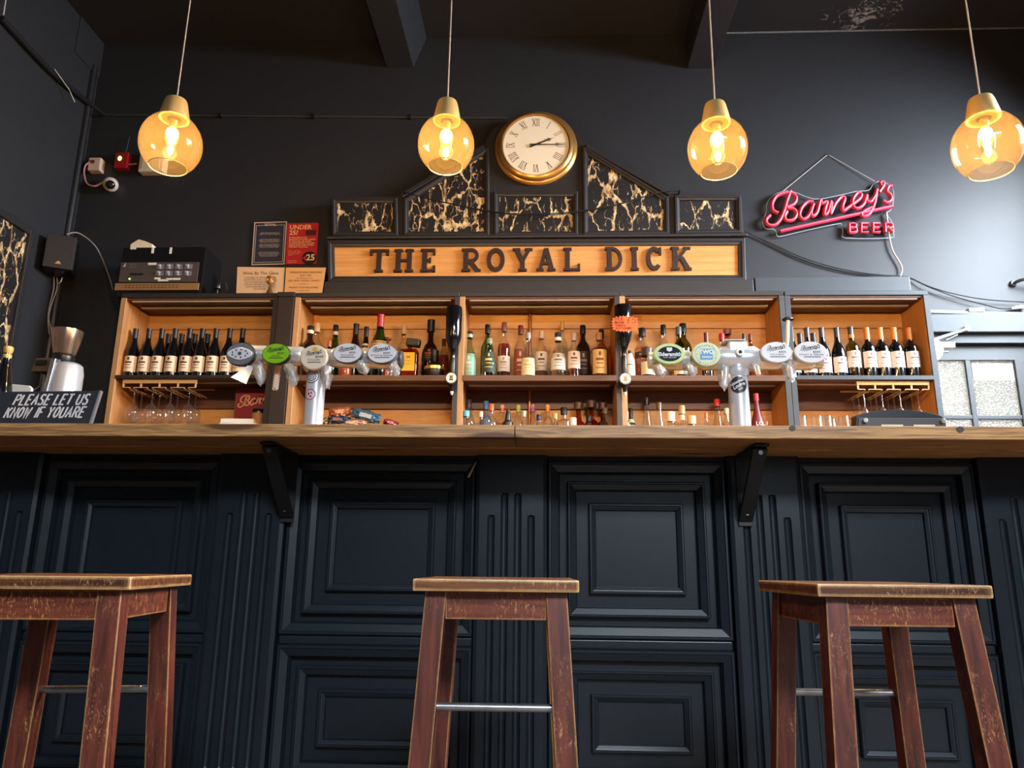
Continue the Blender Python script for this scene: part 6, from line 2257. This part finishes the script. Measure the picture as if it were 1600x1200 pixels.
# corner pipes
for i, (ua, ub, lab) in enumerate(((131, 91, 'black vertical pipe in the corner, nearer the veined wall panel'), (146, 117, 'black vertical pipe in the corner, nearer the alarm boxes'))):
    p = at(ua, 110, 4.78)
    o = part('corner_pipe', MB().tube([(0, 0, 0), (0, 0, CZ - .25 - BASE)], .028, 14), plain('black pipe paint', (30, 29, 33), .4), None, smooth=True, loc=(p.x, 4.79 - i * .01, BASE))
    tag(o, lab, 'pipe')
# dado post where the pipes end is the ceiling casing
p = at(150, 80, 4.70)
struct('trim_2', MB().box(LX, at(157, 110, WY).x, 4.55, WY, CZ - .30, CZ), WALL, bevel=.004)
# sloping conduit on the left wall and its loose white flex
wl = LX + .03
pa_, pb_, pc_ = atx(2, 28, wl), atx(80, 112, wl), atx(140, 162, wl)
o = thing('sloping_conduit', 'black conduit sloping along the left wall towards the corner', 'conduit', tuple(pa_))
cpts = [Vector((0, 0, 0)), pb_ - pa_, pc_ - pa_]
part('tube', MB().tube(catmull(cpts, 4), .018, 10), MATS['black pipe paint'], o, smooth=True)
qa = pc_ - pa_
qb = at(166, 181, WY - .02) - pa_
part('tail', MB().tube([qa, qa.lerp(qb, .5), qb], .012, 8), MATS['black pipe paint'], o, smooth=True)
FLEX = plain('white flex', (190, 184, 180), .6)
o = thing('loose_flex', 'loose white flex hanging from the sloping conduit', 'cable', tuple(pb_))
part('strand', MB().tube([Vector((0.02, 0, 0.02)), atx(108, 140, wl + .04) - pb_, atx(117, 160, wl + .05) - pb_], .0035, 6), FLEX, o, smooth=True)
o = thing('drop_flex', 'thin pale flex dropping from the ceiling to the sloping conduit', 'cable', tuple(pa_))
part('strand', MB().tube([Vector((.01, 0, .02)), atx(9, 0, wl + .01) - pa_, atx(12, -20, wl + .01) - pa_], .004, 6), FLEX, o, smooth=True)
# horizontal conduit across the back wall
a_, b_ = at(168, 181, WY), at(792, 186, WY)
o = thing('wall_conduit', 'thin black conduit running across the back wall behind the lamps', 'conduit', (a_.x, WY - .014, a_.z))
part('tube', MB().tube([(0, 0, 0), (b_.x - a_.x, 0, b_.z - a_.z - .0)], .006, 8), plain('painted conduit', None, .5, lnr=(.045, .047, .053)), o, smooth=True)
for u in (345, 490, 640):
    x = at(u, 183, WY).x - a_.x
    part('clip', MB().box(x - .012, x + .012, -.014, .013, -.016 + (b_.z - a_.z) * x / (b_.x - a_.x), .016 + (b_.z - a_.z) * x / (b_.x - a_.x)), BLKM, o)

# alarm boxes, call point, camera


def wall_box(name, label, cat, u0, u1, v0, v1, d, m, bev=.006):
    a_, b_ = at(u0, v1, WY - d), at(u1, v0, WY - d)
    cx_, cz_ = (a_.x + b_.x) / 2, (a_.z + b_.z) / 2
    t = thing(name, label, cat, (cx_, WY - .001 - d, cz_))
    w, h = b_.x - a_.x, b_.z - a_.z
    body = part('housing', MB().box(-w / 2, w / 2, 0, d, -h / 2, h / 2), m, t, bevel=bev)
    return t, w, h


t, w, h = wall_box('junction_box', 'cream junction box with rosy cable loop in the left corner', 'junction box', 136, 158, 246, 266, .06, plain('aged white plastic', (206, 184, 168), .5))
part('grommet', MB().box(-w * .35, w * .05, -.006, -.0002, h * .02, h * .28), colmat((96, 62, 56)), t, bevel=.002, seg=1)
part('cable_loop', MB().tube(catmull([Vector((-w * .3, -.004, h * .12)), Vector((-w * .62, -.01, -.02)), Vector((-w * .60, -.01, -h * .9)), Vector((-.02, -.01, -h * 1.62)), Vector((w * .45, -.01, -h * 1.80)), Vector((w * .95, 0, -h * 1.45))], 6), .0065, 8), plain('rosy flex', (176, 120, 116), .5), t, smooth=True)
t, w, h = wall_box('fire_call_point', 'red fire call point with glowing green light', 'call point', 177, 201, 238, 262, .055, plain('alarm red', (150, 26, 32), .4))
part('green_light', MB().disc((-w * .10, h * .10), w * .14, h * .15, -.003, -.0002, 14), plain('call point led', None, .4, emit=5, lnr=(.25, 1, .15)), t)
part('lead', MB().tube([(w * .05, .03, h / 2), (w * .12, .03, h * .9), (w * .2, .03, h * 1.7)], .004, 6), MATS['black pipe paint'], t, smooth=True)
part('link_lead', MB().tube([(w / 2 - .005, .02, -h * .2), (w * .8, .03, -h * .15), (w * 1.05, .03, -h * .1)], .006, 8), plain('rosy flex', (176, 120, 116), .5), t, smooth=True)
t, w, h = wall_box('alarm_sounder', 'larger white alarm box behind the lamp nearest the left wall', 'alarm box', 215, 258, 234, 268, .07, plain('white alarm plastic', (206, 196, 184), .5), .010)
part('lid', MB().box(-w * .36, w * .36, -.004, -.0002, -h * .36, h * .36), MATS['white alarm plastic'], t, bevel=.0015, seg=1)
p = at(171, 286, WY - .05)
t = thing('dome_camera', 'white ringed dome security camera below the junction box', 'security camera', (p.x, WY - .030, p.z), rad(24))
t.rotation_euler = (rad(30), 0, rad(24))
mb = MB().lathe([(0, 0), (.050, 0), (.052, .02), (.047, .035), (.034, .045), (.032, .038), (0, .038)], 28)
mb.v = [(x, -z, y) for x, y, z in mb.v]
part('housing', mb, plain('white alarm plastic', (206, 196, 184), .5), t, smooth=True)
mb = MB().lathe([(.032, .036), (.028, .055), (.016, .064), (0, .067)], 24)
mb.v = [(x, -z, y) for x, y, z in mb.v]
part('dome', mb, plain('smoked dome', (24, 24, 28), .08), t, smooth=True)

# veined panel on the left wall
q = [atx(-30, 560, LX + .01), atx(30, 545, LX + .01), atx(49, 354, LX + .01), atx(-30, 303, LX + .01)]
ya, yb = 3.2, q[2].y
zt_a, zt_b = atx(0, 330, LX + .01).z, q[2].z - .07
t = thing('veined_wall_panel', 'gold veined black panel framed on the left wall', 'wall panel', (LX + .001, yb - .03, 1.62))
zb_ = 1.62
yl0 = yb - 1.1
pan = MB().box(0, .012, yl0 - yb, 0, 0, zt_b - zb_)
part('print', pan, VEIN, t)
fr = MB().box(0, .034, -.0 + .0005, .045, -.05, zt_b - zb_ + .05).box(0, .034, yl0 - yb, 0, zt_b - zb_ + .0005, zt_b - zb_ + .05).box(0, .034, yl0 - yb, 0, -.05, -.0005)
part('frame', fr, FRAME, t, bevel=.006)
# cables near the loudspeaker
o = thing('speaker_cable', 'grey cable arching from the loudspeaker down to the sound rack', 'cable', tuple(at(104, 366, 4.62)))
o0 = Vector(o.location)
part('strand', MB().tube(catmull([Vector((0, 0, 0)), at(122, 364, 4.70) - o0, at(146, 381, 4.74) - o0, at(160, 405, 4.76) - o0, at(171, 434, 4.76) - o0, at(176, 452, 4.70) - o0], 5), .0045, 6), plain('grey flex', (150, 140, 138), .5), o, smooth=True)
o = thing('hanging_leads', 'pair of pale leads hanging below the loudspeaker along the pipe', 'cable', tuple(at(83, 430, 4.70)))
o0 = Vector(o.location)
for du in (0, 5):
    part('strand', MB().tube(catmull([Vector((0, 0, .02)) + Vector((.004 * du, 0, 0)), at(84 + du, 450, 4.70) - o0, at(77 + du * .4, 480, 4.70) - o0, at(75 + du * .3, 500, 4.70) - o0, at(77 + du, 522, 4.70) - o0], 5), .0035, 6), plain('grey flex', (150, 140, 138), .5), o, smooth=True)
part('strand', MB().tube(catmull([at(97, 434, 4.66) - o0, at(95, 440, 4.64) - o0, at(89, 444, 4.66) - o0], 4), .0035, 6), FLEX, o, smooth=True)

# string across the name board
o = thing('draped_wire', 'thin black wire draped across the veined panels of the name board', 'wire', tuple(at(632, 300, HY - .05)))
o0 = Vector(o.location)
wp = [(632, 300), (668, 310), (705, 318), (760, 329), (800, 333.5), (850, 334), (900, 330), (960, 320), (1010, 306), (1040, 299), (1062, 298)]
for dv in (0, 2.2):
    part('strand', MB().tube(catmull([at(u, v + dv * (1 - abs(u - 850) / 220), HY - .05) - o0 for u, v in wp], 4), .0032, 6), BLACK, o, smooth=True)
part('pin', MB().tube([Vector((0, -.005, 0)), Vector((0, .06, 0))], .006, 8), BLKM, o)
part('pin', MB().tube([at(1062, 298, HY - .05) - o0 + Vector((0, -.005, 0)), at(1062, 298, HY - .05) - o0 + Vector((0, .06, 0))], .006, 8), BLKM, o)
# cables running off to the right
o = thing('swagged_cable', 'pair of black cables swagging from the name board towards the door', 'cable', tuple(at(1163, 361, WY - .015)))
o0 = Vector(o.location)
for k, pts in enumerate((((1163, 361), (1205, 380), (1250, 401), (1300, 417), (1345, 426), (1380, 430), (1418, 433), (1450, 447), (1490, 459), (1540, 468), (1600, 472), (1640, 472)), ((1163, 361), (1205, 382), (1250, 404), (1300, 420), (1345, 428), (1380, 431), (1418, 434), (1450, 448), (1490, 463), (1530, 474), (1562, 482), (1580, 482)))):
    part('strand', MB().tube(catmull([at(u, v, WY - (.015 if u < 1420 else .03)) - o0 for u, v in pts], 4), .0036, 6), BLACK, o, smooth=True)
p1_ = at(1580, 482, WY - .03) - o0
part('plug', MB().tube([p1_, p1_ + Vector((.03, 0, .006)), p1_ + Vector((.10, 0, .014))], [.008, .012, .014], 10), WHITE, o, smooth=True)

# script sign of red tubes
NS = 4.80
an, bn = at(1197, 361.5, NS), at(1396, 361.5, NS)
o0 = an
t = thing('red_script_sign', "red tube sign in flowing script reading Barney's BEER hung on the wall", 'sign', tuple(o0))
TUBE = plain('red sign tube', (196, 40, 70), .4)
TUBEF = plain('pale tube core', (228, 110, 136), .4)


def npx(px, py):
    u, v = 1150 + px / 5.0, 200 + py / 5.0
    q = at(u, v, NS)
    return Vector((q.x - o0.x, 0, q.z - o0.z))


for st in SCRIPT_RAW + [SCRIPT_LINE]:
    pts = [npx(x, y) for x, y in st]
    cv = catmull(pts, 5) if len(pts) > 2 else pts
    tb_ = part('script_tube', MB().tube([p + Vector((0, .006, 0)) for p in cv], .0135, 10), TUBE, t, smooth=True)
    part('tube_core', MB().tube([p + Vector((0, -.0075, 0)) for p in cv], .0042, 6), TUBEF, tb_, smooth=True)
for ch_, cx_ in (('B', 885), ('E', 978), ('E', 1070), ('R', 1165)):
    for g in G[ch_]:
        pts = [npx(cx_ + p[0] * 15.5, 815 - p[1] * 11.5 - (cx_ - 885) * .005) for p in g]
        tb_ = part('letter_tube', MB().tube([p + Vector((0, .006, 0)) for p in pts], .0125, 8), TUBE, t, smooth=True)
        part('tube_core', MB().tube([p + Vector((0, -.007, 0)) for p in pts], .0038, 6), TUBEF, tb_, smooth=True)
outl = [(215, 720), (245, 640), (250, 580), (300, 510), (430, 475), (620, 540), (820, 510), (950, 480), (1050, 470), (1085, 425), (1150, 400), (1235, 450), (1245, 540), (1225, 625), (1190, 650), (1240, 735), (1245, 810), (1215, 845), (870, 845), (850, 800), (835, 745), (800, 735), (500, 800), (345, 835), (325, 800), (300, 775), (240, 770)]
opts = [npx(*q) + Vector((0, .03, 0)) for q in outl]
part('backing_outline', MB().tube(catmull(opts + [opts[0]], 3), .0035, 6), plain('clear acrylic edge', (150, 160, 172), .2, spec=.8), t, smooth=True)
n_ = len(opts)
part('backing_sheet', MB().prism([(p.x, p.z) for p in opts][::-1], .028, .032), thin_glass('acrylic sheet', (.97, .97, .98), .35), t)
part('hanging_wire', MB().tube([npx(350, 500) + Vector((0, .03, 0)), npx(735, 180) + Vector((0, .044, 0)), npx(1100, 400) + Vector((0, .03, 0))], .0022, 6), FLEX, t)
part('hook', MB().tube([npx(735, 178) + Vector((0, .0495, 0)), npx(735, 182) + Vector((0, .03, 0))], .005, 8), BLKM, t)
part('power_lead', MB().tube(catmull([npx(1185, 650) + Vector((0, .02, 0)), npx(1200, 720) + Vector((0, .03, 0)), npx(1212, 830) + Vector((0, .03, 0)), npx(1240, 945) + Vector((0, .03, 0)), npx(1310, 1070) + Vector((0, .03, 0)), npx(1300, 1148) + Vector((0, .03, 0))], 4), .0055, 8), FLEX, t, smooth=True)

# ================================================================== doorway on the right
dyf = WY
DLX0 = DX0
# surround
zl1, zl0 = at(1500, 521, WY - .01).z, at(1500, 492, WY - .04).z
struct('trim_3', MB().box(2.42, 3.84, WY - .045, WY - .0005, zl1, at(1520, 491, WY - .04).z), GREY, bevel=.004)
zd = at(1520, 540, WY + .06).z
struct('trim_4', MB().box(DX0, DX1, WY + .0, WY + .09, zd, DZ1 - .0005), GREY, bevel=.003)
struct('trim_5', MB().box(DX1, DX1 + .13, WY - .03, WY - .0005, 0, zl1), GREY, bevel=.004)
d = thing('door_1', 'grey door with frosted glass panes and a pinned notice', 'door', (DX0, WY + .05, 0))
d['kind'] = 'structure'
DYd = WY + .06


def dx_(u, v):
    q = at(u, v, DYd)
    return q.x - DX0, q.z


pz0 = dx_(1530, 563)[1]
mz1, mz0 = dx_(1530, 649)[1], dx_(1530, 655)[1]
mb1, mb2 = dx_(1507, 565)[0], dx_(1515, 565)[0]
mr = dx_(1589, 600)[0]
w_ = DX1 - DX0
fr = MB().box(0.003, w_ - .003, 0, .045, pz0, zd - .002).box(0.003, .05, 0, .045, .02, pz0).box(mr, w_ - .003, 0, .045, .02, pz0).box(.05, mr, 0, .045, .02, .9)
part('frame', fr, GREY, d, bevel=.004)
part('glazing_bar', MB().box(mb1, mb2, .002, .043, .9, pz0), GREY, d, bevel=.003)
part('glazing_bar', MB().box(.05, mr, .004, .041, mz0, mz1), GREY, d, bevel=.003)
FROST = None
m, nt, b_ = mat('frosted glass')
nt.nodes.clear()
out_ = N(nt, 'ShaderNodeOutputMaterial')
tl_ = N(nt, 'ShaderNodeBsdfTranslucent')
tl_.inputs[0].default_value = (.92, .90, .84, 1)
gl_ = N(nt, 'ShaderNodeBsdfGlossy', Roughness=.25)
gl_.inputs[0].default_value = (.9, .9, .9, 1)
vz = N(nt, 'ShaderNodeTexVoronoi', Scale=75.0)
tcx = N(nt, 'ShaderNodeTexCoord')
nt.links.new(tcx.outputs['Object'], vz.inputs['Vector'])
bpn = N(nt, 'ShaderNodeBump', Strength=.8, Distance=.01)
nt.links.new(vz.outputs['Distance'], bpn.inputs['Height'])
nt.links.new(bpn.outputs['Normal'], tl_.inputs['Normal'])
nt.links.new(bpn.outputs['Normal'], gl_.inputs['Normal'])
mxs = N(nt, 'ShaderNodeMixShader')
mxs.inputs[0].default_value = .12
nt.links.new(tl_.outputs[0], mxs.inputs[1])
nt.links.new(gl_.outputs[0], mxs.inputs[2])
nt.links.new(mxs.outputs[0], out_.inputs[0])
for xa, xb, za, zb_ in ((.05, mb1, mz1, pz0), (mb2, mr, mz1, pz0), (.05, mb1, .9, mz0), (mb2, mr, .9, mz0)):
    part('frosted_pane', MB().box(xa, xb, .018, .026, za, zb_), m, d)
nx0, nz0 = dx_(1522, 594)
nx1, nz1 = dx_(1582, 568)
nt_ = thing('pinned_notice', 'white handwritten notice fixed to the frosted door glass', 'notice', (DX0 + nx0, WY + .05 + .012, nz0))
part('sheet', MB().box(0, nx1 - nx0, 0, .002, 0, nz1 - nz0), PAPER, nt_)
wn, hn = nx1 - nx0, nz1 - nz0
nl = text_mb('TOILETS UPSTAIRS', .020, wn * .22, hn * .80, -.0008)
part('heading', nl, colmat((186, 110, 90)), nt_)
nl = MB()
for i, s in enumerate(('PLEASE USE THE STAIRS', 'to reach the toilets', 'mind your head on the way', 'no drinks beyond this door', 'thank you from all the staff')):
    nl = merge(nl, text_mb(s, .0165, wn * .10, hn * (.64 - i * .145), -.0008, shear=.2))
part('lettering', nl, colmat((120, 112, 108)), nt_)
# door closer arm, emergency light
pa_, pb_ = at(1511, 514, WY - .06), at(1458, 531, WY - .10)
o = thing('door_closer_arm', 'grey door closer arm reaching from the lintel towards the cabinets', 'door closer', tuple(pa_))
v_ = pb_ - pa_
part('arm', MB().tube([Vector((0, 0, 0)), v_ * 1.0], .011, 8), plain('closer grey', (150, 152, 156), .4, .3), o, smooth=True)
part('pivot', MB().tube([Vector((0, .058, .006)), Vector((0, -.012, .006))], [.016, .018], 14), WHITE, o, smooth=True)
part('link', MB().tube([at(1496, 523, WY - .07) - pa_, at(1478, 531, WY - .08) - pa_], .004, 6), STEEL, o, smooth=True)
p = at(1452, 546, WY - .07)
o = thing('bulkhead_light', 'round white bulkhead light half hidden by the cabinet beside the door', 'light fitting', (p.x, WY - .0455, p.z))
mb = MB().lathe([(0, 0), (.085, 0), (.088, .02), (.080, .045), (.055, .062), (0, .068)], 28)
mb.v = [(x, -z, y) for x, y, z in mb.v]
part('globe', mb, WHITE, o, smooth=True)
part('side_bracket', MB().box(.06, .155, -.05, -.01, .006, .044), WHITE, o, bevel=.003)
part('side_screw', MB().tube([(.06, -.03, -.02), (.115, -.03, -.016)], .007, 8), STEEL, o)
# white pipe along the lintel top
a_ = at(1452, 487, WY - .03)
o = thing('white_pipe', 'pale pipe running along the top of the door lintel', 'pipe', tuple(a_))
b2_ = at(1600, 491, WY - .03)
part('tube', MB().tube([Vector((0, 0, 0)), (b2_ - a_) * .5 + Vector((0, 0, -.002)), (b2_ - a_), (b2_ - a_) * 1.25], .013, 10), plain('pale pipe paint', (186, 196, 206), .4), o, smooth=True)
p = at(1524, 486, WY - .03) - a_
part('pipe_clip', MB().box(p.x - .05, p.x + .05, -.02, .028, p.z - .012, p.z + .016), MATS['pale pipe paint'], o, bevel=.004)
# coat hook
p = at(1582, 444, WY)
o = thing('coat_hook', 'grey metal hook on the wall above the door cables', 'hook', (p.x, WY - .001, p.z))
part('plate', MB().tube([Vector((0, -.001, 0)), Vector((0, -.018, 0))], [.024, .018], 16), plain('hook grey', (70, 82, 94), .4, .3), o, smooth=True)
part('arm', MB().tube(catmull([Vector((0, -.015, 0)), Vector((.03, -.06, .008)), Vector((.12, -.09, .006)), Vector((.20, -.09, -.01))], 5), .011, 10), MATS['hook grey'], o, smooth=True)
p = at(1231, 499, 4.40)
o = thing('handle_lever', 'small black lever on the cabinet edge above the white badges', 'lever', (p.x, 4.40, p.z))
part('cap', MB().lathe([(0, .014), (.022, .010), (.034, .002), (.034, -.004), (.0, -.008)], 18), BLACK, o, smooth=True)
part('stem', MB().tube([Vector((0, 0, -.006)), Vector((-.014, 0, -.14)), Vector((-.016, .02, -.17))], .011, 8), WHITE, o, smooth=True)
part('clip', MB().box(-.03, -.002, .02, .0995, -.17, -.14), WHITE, o)
